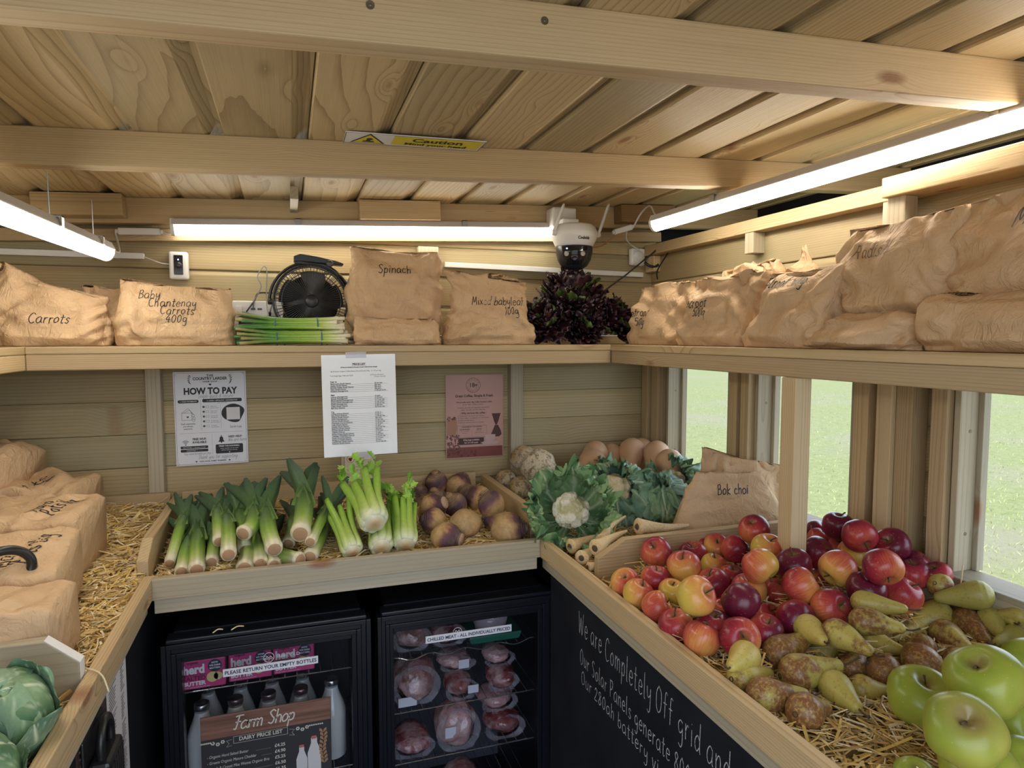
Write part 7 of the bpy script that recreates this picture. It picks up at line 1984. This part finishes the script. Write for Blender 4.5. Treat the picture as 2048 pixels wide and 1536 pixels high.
rect(mb, 0.046, 0.0490, 0.142, 0.0735, 0.0004)
text_mb(wb, [('250g bags available', 0.094, 0.0635, 0.0080, 'CENTER', 0, {'bold': 0.0002}), ('for £11.95 each', 0.094, 0.0535, 0.0080, 'CENTER', 0, {'bold': 0.0002})], 0.0007)
mb.build('printed_lettering', DK, s); wb.build('price_lettering', flat('pink_print', (0.66, 0.46, 0.42), 0.5), s)
# pictured table, sack, beans, pot and cup
rect(br, 0.003, 0.003, 0.213, 0.040, 0.0003); br.build('pictured_table', flat('poster_table', (0.22, 0.075, 0.065), 0.3), s)
br = MB(); poly2(br, [(0.003, 0.085), (0.036, 0.085), (0.042, 0.115), (0.040, 0.145), (0.003, 0.145)], 0.00035); br.build('pictured_sack', flat('poster_sack', (0.40, 0.19, 0.12), 0.4), s)
br = MB(); rg = random.Random(4)
for k in range(150):
    x = rg.uniform(0.004, 0.050) if k < 105 else rg.uniform(0.05, 0.115); y = rg.uniform(0.010, 0.086) if k < 105 else rg.uniform(0.006, 0.030)
    if k > 130: x, y = rg.uniform(0.006, 0.036), rg.uniform(0.138, 0.152)
    a = rg.uniform(0, PI); poly2(br, [(x + 0.0032 * math.cos(q) * math.cos(a) - 0.002 * math.sin(q) * math.sin(a), y + 0.0032 * math.cos(q) * math.sin(a) + 0.002 * math.sin(q) * math.cos(a)) for q in [2 * PI * i / 8 for i in range(8)]], 0.0005 + k * 1e-6)
br.build('pictured_beans', flat('poster_bean', (0.13, 0.045, 0.035), 0.4), s)
br = MB(); poly2(br, [(0.172, 0.160), (0.206, 0.160), (0.197, 0.130), (0.192, 0.118), (0.186, 0.118), (0.181, 0.130)], 0.0004); poly2(br, [(0.184, 0.117), (0.196, 0.117), (0.206, 0.098), (0.210, 0.082), (0.200, 0.074), (0.176, 0.074), (0.170, 0.085)], 0.0004)
br.build('pictured_pot', flat('poster_pot', (0.10, 0.05, 0.05), 0.25), s)
br = MB(); poly2(br, [(0.146, 0.083), (0.186, 0.083), (0.184, 0.066), (0.176, 0.054), (0.156, 0.054), (0.148, 0.066)], 0.0007); poly2(br, [(0.128, 0.054), (0.166 - 0.02, 0.046), (0.186, 0.046), (0.204, 0.054), (0.190, 0.058), (0.142, 0.058)], 0.0006)
br.build('pictured_cup', flat('poster_cup', (0.52, 0.36, 0.34), 0.3), s)

# caution sign on the ceiling
s = MB().box((0, 0, -0.002), (0.310, 0.078, 0)).build('caution_sign', PAPERW)
s.matrix_world = Matrix(((1, 0, 0, 0.126), (0, -1, 0, 1.553), (SLOPE, 0, -1, ceil_z(0.126) - 0.0045), (0, 0, 0, 1)))
tag(s, 'yellow and white caution mind your head sign on the ceiling by the beam', 'sign')
yb = MB(); rect(yb, 0.104, 0.010, 0.304, 0.074, 0.0004); poly2(yb, [(0.020, 0.012), (0.084, 0.012), (0.052, 0.070)], 0.0008)
yb.build('yellow_field', flat('sign_yellow', (0.72, 0.60, 0.03), 0.35), s)
mb = MB(); text_mb(mb, [('Caution', 0.204, 0.040, 0.036, 'CENTER', 0, {'bold': 0.0010}), ('Mind your head', 0.204, 0.016, 0.0225, 'CENTER', 0, {'bold': 0.0007})], 0.0008)
poly2(mb, [(0.014, 0.008), (0.090, 0.008), (0.052, 0.077)], 0.0005)
poly2(mb, [(0.040, 0.018), (0.066, 0.018), (0.064, 0.026), (0.056, 0.027), (0.056, 0.034), (0.061, 0.037), (0.060, 0.044), (0.053, 0.048), (0.047, 0.044), (0.048, 0.036), (0.046, 0.027), (0.040, 0.026)], 0.0011)
line2(mb, [(0.001, 0.001), (0.309, 0.001), (0.309, 0.077), (0.001, 0.077), (0.001, 0.001)], 0.0012, 0.0004)
mb.build('printed_lettering', PRINT, s)

# sheets on the panel under the potato bin (they face the aisle)
AISLE = Matrix(((0, 0, 1, 0), (1, 0, 0, 0), (0, 1, 0, 0), (0, 0, 0, 1)))
s = sheet('price_list', (-0.3345, 1.368, 0.600), 0.150, 0.300, PAPERW, 'tall price list sheet on the panel under the potato bin', 'price list', M=AISLE)
mb = MB(); y = 0.285; rg = random.Random(2)
for k in range(44):
    if k % 9 != 8:
        line2(mb, [(0.012, y), (0.012 + rg.uniform(0.03, 0.055), y)], 0.0022, 0.0004); line2(mb, [(0.10, y), (0.10 + rg.uniform(0.015, 0.03), y)], 0.0022, 0.0004)
    y -= 0.0064
mb.build('printed_lines', flat('grey_print', (0.05, 0.05, 0.05), 0.6), s)
s = sheet('poster', (-0.3345, 1.180, 0.600), 0.180, 0.300, sheet_mat('dark_poster', (0.055, 0.035, 0.030), 0.35), 'dark brown price poster behind the black padlock', 'poster', M=AISLE)
mb = MB(); y = 0.28
for k in range(20):
    line2(mb, [(0.015, y), (0.015 + rg.uniform(0.05, 0.09), y)], 0.0025, 0.0004); line2(mb, [(0.13, y), (0.15, y)], 0.0025, 0.0004); y -= 0.0125
mb.build('printed_lines', flat('cream_print', (0.45, 0.42, 0.38), 0.6), s)
t = empty('padlock', (-0.3335, 1.255, 0.808), PI / 2 , 'chunky black padlock hanging on the panel under the potato bin', 'padlock')
t.scale = (1.3, 1.3, 1.3)
MB().box((-0.036, -0.030, -0.034), (0.036, -0.004, 0.030)).build('body', BLK, t, bevel=0.006)
MB().tube(spline([(-0.024, -0.017, 0.028), (-0.024, -0.017, 0.050), (-0.014, -0.017, 0.066), (0.0, -0.017, 0.071), (0.014, -0.017, 0.066), (0.024, -0.017, 0.050), (0.024, -0.017, 0.028)], 6), 0.0055, 10).build('shackle', BLK, t, True)
MB().box((-0.046, -0.004, -0.02), (0.046, 0.0, 0.066)).build('hasp', flat('dark_steel', (0.05, 0.05, 0.055), 0.35, 0.8), t, bevel=0.002)
for k in range(5): pass
mb = MB()
for k in range(6): mb.box((-0.028 + k * 0.010, -0.0315, -0.026), (-0.0225 + k * 0.010, -0.0295, 0.022))
mb.build('grip_ribs', BLK, t)

# ================================================================== fridges
m = MB().box((-0.96, 2.19, 0.0), (1.35, 2.20, 0.93))  # added black backing, stands in for the dark under the bins
struct(m.build('trim_%d' % tn, BLACKPAINT), 'black panel behind the fridges', 'panel'); tn += 1
FR = flat('fridge_black', (0.006, 0.007, 0.012), 0.30, spec=0.35)
FRIN = flat('fridge_lining', (0.05, 0.055, 0.065), 0.5)
CHROME = flat('chrome_wire', (0.62, 0.64, 0.68), 0.22, 0.9)
FGL = NT('fridge_glass')
g = FGL
tr = g.node('ShaderNodeBsdfTransparent'); tr.inputs[0].default_value = (0.92, 0.93, 0.96, 1)
gl = g.node('ShaderNodeBsdfGlossy'); gl.inputs['Roughness'].default_value = 0.04
fr = g.node('ShaderNodeFresnel'); fr.inputs[0].default_value = 1.5
ms = g.node('ShaderNodeMixShader')
g.put(ms.inputs[0], g.math('MULTIPLY', fr.outputs[0], g.math('SUBTRACT', 1.0, g.node('ShaderNodeNewGeometry').outputs['Backfacing']))); g.t.links.new(tr.outputs[0], ms.inputs[1]); g.t.links.new(gl.outputs[0], ms.inputs[2])
g.t.links.new(ms.outputs[0], g.t.nodes['Material Output'].inputs[0]); FGL = g.m
def fridge(x0, x1, label, shelves, wavy):
    w = x1 - x0
    t = empty('fridge', (x0, 1.665, 0.0), 0, label, 'fridge')
    H_ = 0.850
    b = MB()
    b.box((0, 0.045, 0.03), (0.022, 0.50, H_)).box((w - 0.022, 0.045, 0.03), (w, 0.50, H_)).box((0, 0.045, H_ - 0.03), (w, 0.50, H_)).box((0, 0.045, 0.03), (w, 0.50, 0.09)).box((0, 0.48, 0.03), (w, 0.50, H_))
    b.build('cabinet', FR, t)
    MB().box((0.022, 0.47, 0.09), (w - 0.022, 0.478, H_ - 0.03)).build('lining', FRIN, t)
    # door: four moulded frame members, stepped towards the pane
    gx0, gx1, gz0, gz1 = 0.042, w - 0.048, 0.10, 0.789
    oz0, oz1 = 0.045, 0.836
    d = MB()
    nst = 4
    for k in range(nst):
        f0, f1 = k / nst, (k + 1) / nst
        ax0, ax1, az0, az1 = gx0 * f0, w - (w - gx1) * f0, oz0 + (gz0 - oz0) * f0, oz1 - (oz1 - gz1) * f0
        bx0, bx1, bz0, bz1 = gx0 * f1, w - (w - gx1) * f1, oz0 + (gz0 - oz0) * f1, oz1 - (oz1 - gz1) * f1
        y = (0.0, 0.005, 0.002, 0.008)[k]
        d.box((ax0, y, az0), (bx0, 0.042, az1)).box((bx1, y, az0), (ax1, 0.042, az1)).box((bx0, y, bz1), (bx1, 0.042, az1)).box((bx0, y, az0), (bx1, 0.042, bz0))
    d.build('door_frame', FR, t, bevel=0.0012)
    MB().box((gx0 - 0.004, 0.012, gz0 - 0.004), (gx1 + 0.004, 0.016, gz1 + 0.004)).build('door_pane', FGL, t)
    MB().box((0.01, 0.0, oz1 + 0.001), (w - 0.01, 0.05, 0.848)).build('top_rail', FR, t, bevel=0.003)
    MB().box((0.03, 0.004, oz1 - 0.001), (0.07, 0.04, 0.842)).build('hinge', FR, t)
    MB().lathe([(0, 0.006), (0.004, 0.006), (0.005, 0)], 10, zframe((0.046, 0.02, 0.842), (0, 0, 1))).build('hinge_pin', flat('dull_screw', (0.20, 0.18, 0.13), 0.4, 0.8), t)
    for z in shelves:
        mb = MB()
        wav = wavy and z == shelves[0]
        mb.tube([(0.024 + (w - 0.048) * k / 60, 0.056, z + (0.006 * math.sin(k / 60 * 2 * PI * 4.5) if wav else 0)) for k in range(61)], 0.0018, 6)
        mb.tube([(0.024, 0.40, z), (w - 0.024, 0.40, z)], 0.0018, 6)
        for k in range(15):
            x = 0.035 + (w - 0.07) * k / 14
            mb.tube([(x, 0.052, z + 0.003), (x, 0.40, z + 0.003)], 0.0012, 5)
        mb.build('wire_shelf', CHROME, t)
    return t
F1 = fridge(-0.296, 0.183, 'black glass door fridge with milk bottles and a dairy price list on its door', (0.690, 0.425, 0.20), False)
F2 = fridge(0.199, 0.688, 'black glass door fridge holding packs of chilled meat beside the chalkboard', (0.690, 0.541, 0.398, 0.22), True)
def on_door(F, name, x0, x1, z0, z1, mat, y=0.0112):
    fx = F.location.x
    return MB().box((x0 - fx, y, z0), (x1 - fx, y + 0.0006, z1)).build(name, mat, F)
DOORM = WALLM.copy()
def door_text(F, lines, mat, x, z, name='lettering', y=1.6650 + 0.0108, parent=None, extra=None, roll=0.0):
    mb = MB(); text_mb(mb, lines)
    if extra: extra(mb)
    c, s_ = math.cos(roll), math.sin(roll)
    mb.v = [(x - F.location.x + vx * c - vy * s_, y - F.location.y - vz, z + vx * s_ + vy * c) for vx, vy, vz in mb.v]
    return mb.build(name, mat, parent or F)
LABELW = flat('white_label', (0.72, 0.72, 0.76), 0.4)
NAVY = flat('navy_print', (0.02, 0.025, 0.07), 0.6)
on_door(F1, 'door_label', -0.166, 0.053, 0.7365, 0.7555, LABELW)
door_text(F1, [('PLEASE RETURN YOUR EMPTY BOTTLES', 0, 0, 0.0125, 'CENTER', 0, {'bold': 0.0003, 'fit': 0.211})], NAVY, -0.0565, 0.7416, 'label_lettering')
on_door(F2, 'door_label', 0.325, 0.563, 0.7445, 0.7640, LABELW)
door_text(F2, [('CHILLED MEAT - ALL INDIVIDUALLY PRICED', 0, 0, 0.0125, 'CENTER', 0, {'bold': 0.0003, 'fit': 0.230})], NAVY, 0.444, 0.7498, 'label_lettering')
LOGO = flat('etched_logo', (0.60, 0.60, 0.62), 0.5)
def mountain(mb):
    disc(mb, -0.052, 0.004, 0.0125, 0, 0, 36, 0.0112)
    line2(mb, [(-0.0625, -0.001), (-0.056, 0.007), (-0.052, 0.002), (-0.048, 0.007), (-0.0415, -0.001)], 0.0014)
    line2(mb, [(-0.061, -0.004), (-0.056, 0.002), (-0.052, -0.003), (-0.048, 0.002), (-0.043, -0.004)], 0.0009)
door_text(F1, [('SUBCOLD', -0.035, 0, 0.0115, 'LEFT', 0, {'space': 1.1})], LOGO, -0.010, 0.765, 'etched_logo', 1.6768, extra=mountain)
def ringlogo(mb):
    disc(mb, 0, 0, 0.0125, 0, 0, 36, 0.0112)
    line2(mb, [(-0.009, -0.003), (-0.004, 0.005), (0, 0), (0.004, 0.005), (0.009, -0.003)], 0.0014)
door_text(F2, [], LOGO, 0.411, 0.764, 'etched_logo', 1.6768, extra=ringlogo)

# dairy price notice on the first door
px0, px1, pz1, pz0 = -0.219, 0.081, 0.645, 0.225
nt = on_door(F1, 'price_notice', px0, px1, pz0, pz1, flat('slate_notice', (0.035, 0.035, 0.040), 0.35))
NB = NT('notice_boards')
w_ = NB.noise(NB.scale(NB.objco(), (4, 1, 90)), 1.0, 3, 0.6)
NB.set(NB.ramp(w_, (0.35, (0.10, 0.045, 0.030)), (0.65, (0.24, 0.12, 0.085))), 0.4); NB = NB.m
o = on_door(F1, 'notice_header', px0 + 0.001, px1 - 0.001, pz1 - 0.058, pz1 - 0.001, NB, 0.0106); o.parent = nt
o.matrix_parent_inverse.identity()
fx = F1.location.x
CREAM = flat('cream_print_light', (0.62, 0.58, 0.52), 0.6)
mb = MB()
W_ = px1 - px0
for word, x, sc in (('Farm', 0.088, 1.0), ('Shop', 0.152, 1.0)): pass
for st in hand_strokes('Farm Shop', 0.034, 0, 0, 0.0, 0.25, 1, 0.15): line2(mb, [(0.072 + q[0] * 0.86, -0.043 + q[1]) for q in st], 0.0030)
text_mb(mb, [('DAIRY PRICE LIST', 0.134, -0.072, 0.0135, 'CENTER', 0, {'bold': 0.0003, 'sx': 0.95})])
rows = [('Organic Herd Salted Butter', '£4.25'), ('Greens Organic Mature Cheddar', '£4.90'), ('Curds & Croust Miss Wenna Organic Brie', '£5.25'), ('Cotswold Blue Organic', '£6.50'), ('Whole Milk (Green Top)', '£1.35'), ('Semi Skimmed Milk (Blue Top)', '£1.30'), ('Skimmed Milk (Red Top)', '£1.25'), ('Gold Top Cream', '£2.10')]
for i, (a_, b_) in enumerate(rows):
    y = -0.105 - i * 0.0150
    text_mb(mb, [('- ' + a_, 0.012, y, 0.0103, 'LEFT', 0.15, {'sx': 0.76}), (b_, 0.190, y, 0.0112, 'RIGHT', 0, {'bold': 0.0002})])
    x = 0.018 + len(a_) * 0.0040
    while x < 0.158:
        rect(mb, x, y, x + 0.0008, y + 0.0008); x += 0.0024
# ribbon and flower sprays
line2(mb, [(0.072, -0.060), (0.196, -0.060), (0.196, -0.077), (0.072, -0.077), (0.072, -0.060)], 0.0007)
for sx, x0 in ((-1, 0.068), (1, 0.200)):
    line2(mb, [(x0, -0.066), (x0 + sx * 0.012, -0.068), (x0 + sx * 0.006, -0.075), (x0 + sx * 0.012, -0.083), (x0, -0.081)], 0.0006)
    for k in range(3):
        cxx, cyy = x0 + sx * (0.020 + 0.011 * k), -0.068 - (0.004 if k % 2 else 0.0)
        for q in range(6):
            a = 2 * PI * q / 6; disc(mb, cxx + 0.0032 * math.cos(a), cyy + 0.0032 * math.sin(a), 0.0017, 0, 0, 8)
    for k in range(7):
        cxx = x0 + sx * (0.046 + 0.004 * k) if sx < 0 else x0 + 0.046 + 0.005 * k
        poly2(mb, [(cxx, -0.066), (cxx + 0.003, -0.063), (cxx + 0.005, -0.066), (cxx + 0.003, -0.068)])
mb.v = [(px0 - fx + x, 0.0100, pz1 + y) for x, y, z in mb.v]
mb.build('notice_lettering', CREAM, nt)
mb = MB()   # pictured milk bottles
for bx, by, s_, cap in ((0.228, -0.20, 1.0, 1), (0.258, -0.20, 1.22, 0)):
    poly2(mb, [(bx + px * s_, by + py * s_) for px, py in [(-0.013, -0.03), (0.013, -0.03), (0.013, 0.052), (0.006, 0.072), (0.006, 0.083), (-0.006, 0.083), (-0.006, 0.072), (-0.013, 0.052)]])
mb.v = [(px0 - fx + x, 0.0102, pz1 + y) for x, y, z in mb.v]
mb.build('pictured_bottles', flat('pictured_milk', (0.56, 0.55, 0.56), 0.5), nt)
mb = MB(); rect(mb, 0.2225, -0.119, 0.2335, -0.112); rect(mb, 0.252, -0.102, 0.264, -0.094)
mb.v = [(px0 - fx + x, 0.0100, pz1 + y) for x, y, z in mb.v]
mb.build('pictured_caps', flat('pictured_cap', (0.45, 0.13, 0.12), 0.5), nt)
mb = MB()
for k in range(9):
    a = -0.35 - 0.02 * k; x, y = 0.280 + 0.002 * math.sin(k), -0.090 - k * 0.010
    for sx in (-1, 1):
        poly2(mb, [(x, y), (x + sx * 0.009, y + 0.006), (x + sx * 0.008, y + 0.013), (x + sx * 0.002, y + 0.009)])
mb.v = [(px0 - fx + x, 0.0101, pz1 + y) for x, y, z in mb.v]
mb.build('pictured_wheat', flat('pictured_wheat', (0.34, 0.19, 0.10), 0.5), nt)

# ---- milk bottles
MILK = flat('milk_in_glass', (0.66, 0.66, 0.60), 0.15, coat=0.5)
NECK = flat('bottle_neck', (0.30, 0.33, 0.34), 0.12, coat=0.5)
FOIL = flat('foil_cap', (0.50, 0.48, 0.50), 0.25, 0.9)
FOILR = flat('dark_foil_cap', (0.26, 0.17, 0.19), 0.3, 0.8)
def milk_bottle(x, y, label, foil):
    t = empty('milk_bottle', (x, y, 0.4285), 0, label, 'milk bottle', 'milk bottles in the fridge')
    MB().lathe([(0, 0.0), (0.034, 0.0), (0.037, 0.004), (0.037, 0.115), (0.036, 0.126), (0.030, 0.146), (0.022, 0.166), (0.0172, 0.182), (0.0165, 0.190), (0, 0.190)], 28).build('bottle', MILK, t, True)
    MB().lathe([(0.0168, 0.188), (0.0172, 0.196), (0.0175, 0.198), (0, 0.198)], 24).build('neck', NECK, t, True)
    MB().lathe([(0.0182, 0.194), (0.0188, 0.200), (0.0184, 0.207), (0.0165, 0.2085), (0.015, 0.207), (0, 0.207)], 28).build('cap', foil, t, True)
names = ['at the hinge end of the front row', 'second in the front row from the hinge', 'in the middle of the front row', 'fourth in the front row from the hinge', 'closest to the meat fridge in the front row']
for i in range(5):
    milk_bottle(-0.226 + 0.0788 * i, 1.765 if i < 4 else 1.785, 'milk bottle with foil cap ' + names[i], FOIL if i in (0, 4) else FOILR)
nb = ['at the hinge end of the back row', 'second in the back row from the hinge', 'third in the back row from the hinge', 'fourth in the back row from the hinge']
for i in range(4):
    milk_bottle(-0.224 + 0.0788 * i + 0.004, 1.852, 'milk bottle with foil cap ' + nb[i], FOIL)

# ---- butter packs
PINKP = flat('butter_pink', (0.52, 0.045, 0.17), 0.4)
MAR = flat('butter_maroon', (0.16, 0.012, 0.045), 0.5)
BNV = flat('butter_navy', (0.018, 0.022, 0.05), 0.5)
BWH = flat('butter_white', (0.74, 0.72, 0.72), 0.5)
BYL = flat('butter_curl', (0.66, 0.54, 0.22), 0.5)
def butter(x, y, z, label, rz=0.0):
    t = empty('butter_pack', (x, y, z), rz, label, 'butter', 'pink butter packs')
    MB().box((0, 0, 0), (0.100, 0.062, 0.072)).build('wrapper', PINKP, t, bevel=0.003)
    def face(fn, mat, name, dy=-0.0008):
        mb = MB(); fn(mb); mb.v = [(vx, dy, vy) for vx, vy, vz in mb.v]; return mb.build(name, mat, t)
    face(lambda m_: text_mb(m_, [('herd', 0.005, 0.040, 0.030, 'LEFT', 0, {'bold': 0.0013, 'sx': 0.85}), ('BUTTER', 0.005, 0.0105, 0.0135, 'LEFT', 0, {'bold': 0.0006, 'fit': 0.050}), ('Proudly made for everyday great taste', 0.005, 0.0045, 0.0038)]), BWH, 'white_lettering')
    face(lambda m_: text_mb(m_, [('organic', 0.014, 0.064, 0.0085, 'LEFT', 0, {'bold': 0.0004}), ('DELICIOUSLY RICH', 0.005, 0.0345, 0.0058, 'LEFT', 0, {'bold': 0.0002}), ('SALTED', 0.005, 0.0225, 0.0150, 'LEFT', 0, {'bold': 0.0006, 'fit': 0.050})]), MAR, 'dark_lettering')
    face(lambda m_: disc(m_, 0.076, 0.054, 0.0155), BNV, 'badge')
    face(lambda m_: text_mb(m_, [('HOW', 0.076, 0.060, 0.0058, 'CENTER', 0, {'bold': 0.0002}), ('WE FARM', 0.076, 0.053, 0.0058, 'CENTER', 0, {'bold': 0.0002}), ('MATTERS', 0.076, 0.046, 0.0058, 'CENTER', 0, {'bold': 0.0002})]), BWH, 'badge_lettering', -0.0012)
    face(lambda m_: (disc(m_, 0.070, 0.026, 0.013), disc(m_, 0.083, 0.027, 0.010)), BYL, 'pictured_curl')
butter(-0.264, 1.722, 0.6945, 'pink butter pack at the hinge end, its whole front showing')
butter(-0.158, 1.730, 0.6945, 'pink butter pack in the middle of the three, behind the bottle return label')
butter(-0.054, 1.734, 0.6945, 'pink butter pack farthest from the hinge, under the door frame')

# ---- packs of meat
MEAT = NT('meat_in_film')
co = MEAT.vmath('ADD', MEAT.objco(), MEAT.comb(MEAT.math('MULTIPLY', MEAT.rnd(), 7.0), 0.0, 0.0))
n1 = MEAT.noise(co, 22, 3, 0.6); n2 = MEAT.noise(co, 9, 2, 0.5)
c = MEAT.mix(MEAT.ramp(n1, (0.40, 0.0), (0.62, 1.0)), MEAT.attr('col', 'Color'), (0.50, 0.34, 0.32))
c = MEAT.mix(MEAT.ramp(n2, (0.50, 0.0), (0.66, 0.7)), c, (0.16, 0.035, 0.035))
MEAT.set(c, 0.22, spec=0.5, coat=0.6)
MEAT.bump(MEAT.noise(co, 45, 3, 0.6), 0.8, 0.01); MEAT = MEAT.m
PRICE = flat('price_sticker', (0.62, 0.62, 0.68), 0.45)
def meat(x, y, z, sx, sy, sz, seed, label, col, sticker=None, rz=0.0):
    P = lump(IP4, seed, [(1.6, 0.05), (4, 0.03), (9, 0.018)]) * np.array((sx, sy, sz)) / 2
    P[:, 2] += sz / 2 * 0.92; P[:, 2] = np.maximum(P[:, 2], 0.0)
    t = empty('meat_pack', (x, y, z), rz, label, 'meat pack', 'packs of chilled meat')
    obj_np('contents', P, IF4, MEAT, np.tile(col, (len(P), 1)), t)
    rg = np.random.default_rng(seed)
    # loose film flaring round the meat
    Q = P.copy(); 
    n = 40
    mb = MB()
    ring = [(sx / 2 * 1.10 * math.cos(2 * PI * k / n), -sy * 0.46 + rg.uniform(-0.004, 0.004), sz * 0.46 + sz / 2 * 1.08 * math.sin(2 * PI * k / n)) for k in range(n)]
    ring2 = [(sx / 2 * 0.80 * math.cos(2 * PI * k / n), -sy * 0.40, sz * 0.46 + sz / 2 * 0.80 * math.sin(2 * PI * k / n)) for k in range(n)]
    ring = [(a, b, max(0.001, c_)) for a, b, c_ in ring]
    mb.add(ring + ring2, [(k, (k + 1) % n, n + (k + 1) % n, n + k) for k in range(n)])
    mb.build('film', flat('clear_film', (0.5, 0.48, 0.52), 0.1, alpha=0.28), t)
    if sticker:
        MB().box((sticker[0], -sy * 0.5 - 0.003, sticker[1]), (sticker[0] + sticker[2], -sy * 0.5 - 0.001, sticker[1] + sticker[3])).build('price_sticker', PRICE, t)
RED, PNK, BRN = (0.22, 0.04, 0.045), (0.42, 0.22, 0.21), (0.16, 0.07, 0.055)
for a in (
 (0.300, 1.80, 0.695, 0.10, 0.12, 0.075, 31, 'brown meat pack on the wavy top shelf at the hinge end', BRN),
 (0.405, 1.80, 0.695, 0.095, 0.12, 0.060, 32, 'dark purple meat pack on the top shelf below the chilled meat label', (0.13, 0.03, 0.05)),
 (0.310, 1.80, 0.545, 0.125, 0.13, 0.112, 33, 'big wrinkled brown meat bag on the middle shelf', BRN, (-0.05, 0.005, 0.05, 0.025)),
 (0.435, 1.78, 0.545, 0.085, 0.12, 0.060, 34, 'red meat pack in the centre of the middle shelf', RED, (0.015, 0.02, 0.03, 0.022)),
 (0.435, 1.82, 0.606, 0.095, 0.11, 0.040, 35, 'pale meat pack with a grey label lying on the red one', PNK, (0.0, 0.01, 0.03, 0.025)),
 (0.560, 1.79, 0.545, 0.085, 0.12, 0.055, 36, 'red and white meat pack on the middle shelf nearest the chalkboard', RED),
 (0.560, 1.82, 0.601, 0.085, 0.11, 0.045, 37, 'streaky meat pack stacked upon the red and white one', PNK),
 (0.300, 1.79, 0.402, 0.11, 0.13, 0.060, 38, 'dark meat bag low on the bottom shelf by the hinge', RED),
 (0.425, 1.78, 0.402, 0.115, 0.12, 0.122, 39, 'large pale bag of meat joints with red stripes on the bottom shelf', PNK, (-0.04, 0.045, 0.03, 0.03)),
 (0.565, 1.79, 0.402, 0.11, 0.12, 0.070, 40, 'red mince pack on the bottom shelf nearest the chalkboard', RED),
 (0.555, 1.81, 0.474, 0.10, 0.12, 0.055, 41, 'pinkish meat bag folded on top of the red mince', PNK),
 (0.300, 1.79, 0.224, 0.11, 0.12, 0.100, 42, 'pale meat pack with a white label under the bottom shelf', PNK, (-0.01, 0.04, 0.05, 0.05)),
 (0.440, 1.79, 0.224, 0.13, 0.12, 0.105, 43, 'sausage pack with an orange label under the bottom shelf', PNK, (-0.01, 0.03, 0.04, 0.05))):
    meat(*a)
t = empty('meat_tray', (0.535, 1.79, 0.6945), 0, 'green tray of sliced ham on the top shelf behind the door label', 'meat tray')
MB().prism([(-0.070, 0.0), (0.070, 0.0), (0.078, 0.022), (-0.078, 0.022)], 1, -0.06, 0.06, 0).build('tray', flat('tray_green', (0.015, 0.11, 0.075), 0.3), t, bevel=0.004)
MB().lathe([(0, 0.0), (0.048, 0.0), (0.052, 0.03), (0.046, 0.058), (0.03, 0.066), (0, 0.068)], 28, Matrix.Translation((0.0, 0.0, 0.022))).build('ham', flat('ham_film', (0.42, 0.36, 0.38), 0.15, coat=0.6), t, True)
for (x, y, a_, b_, lab) in ((-0.185, 1.672, 0.55, 0.022, 'bent straw stalk fallen on the milk fridge near its hinge'), (-0.145, 1.675, 0.4, 0.028, 'longer straw stalk fallen on top of the milk fridge')):
    loose_straw('straw_stalk', lab, (x, y, 0.8505), (x + b_ * 0.5, y + 0.004, 0.8560), (x + b_, y + 0.008, 0.8530))
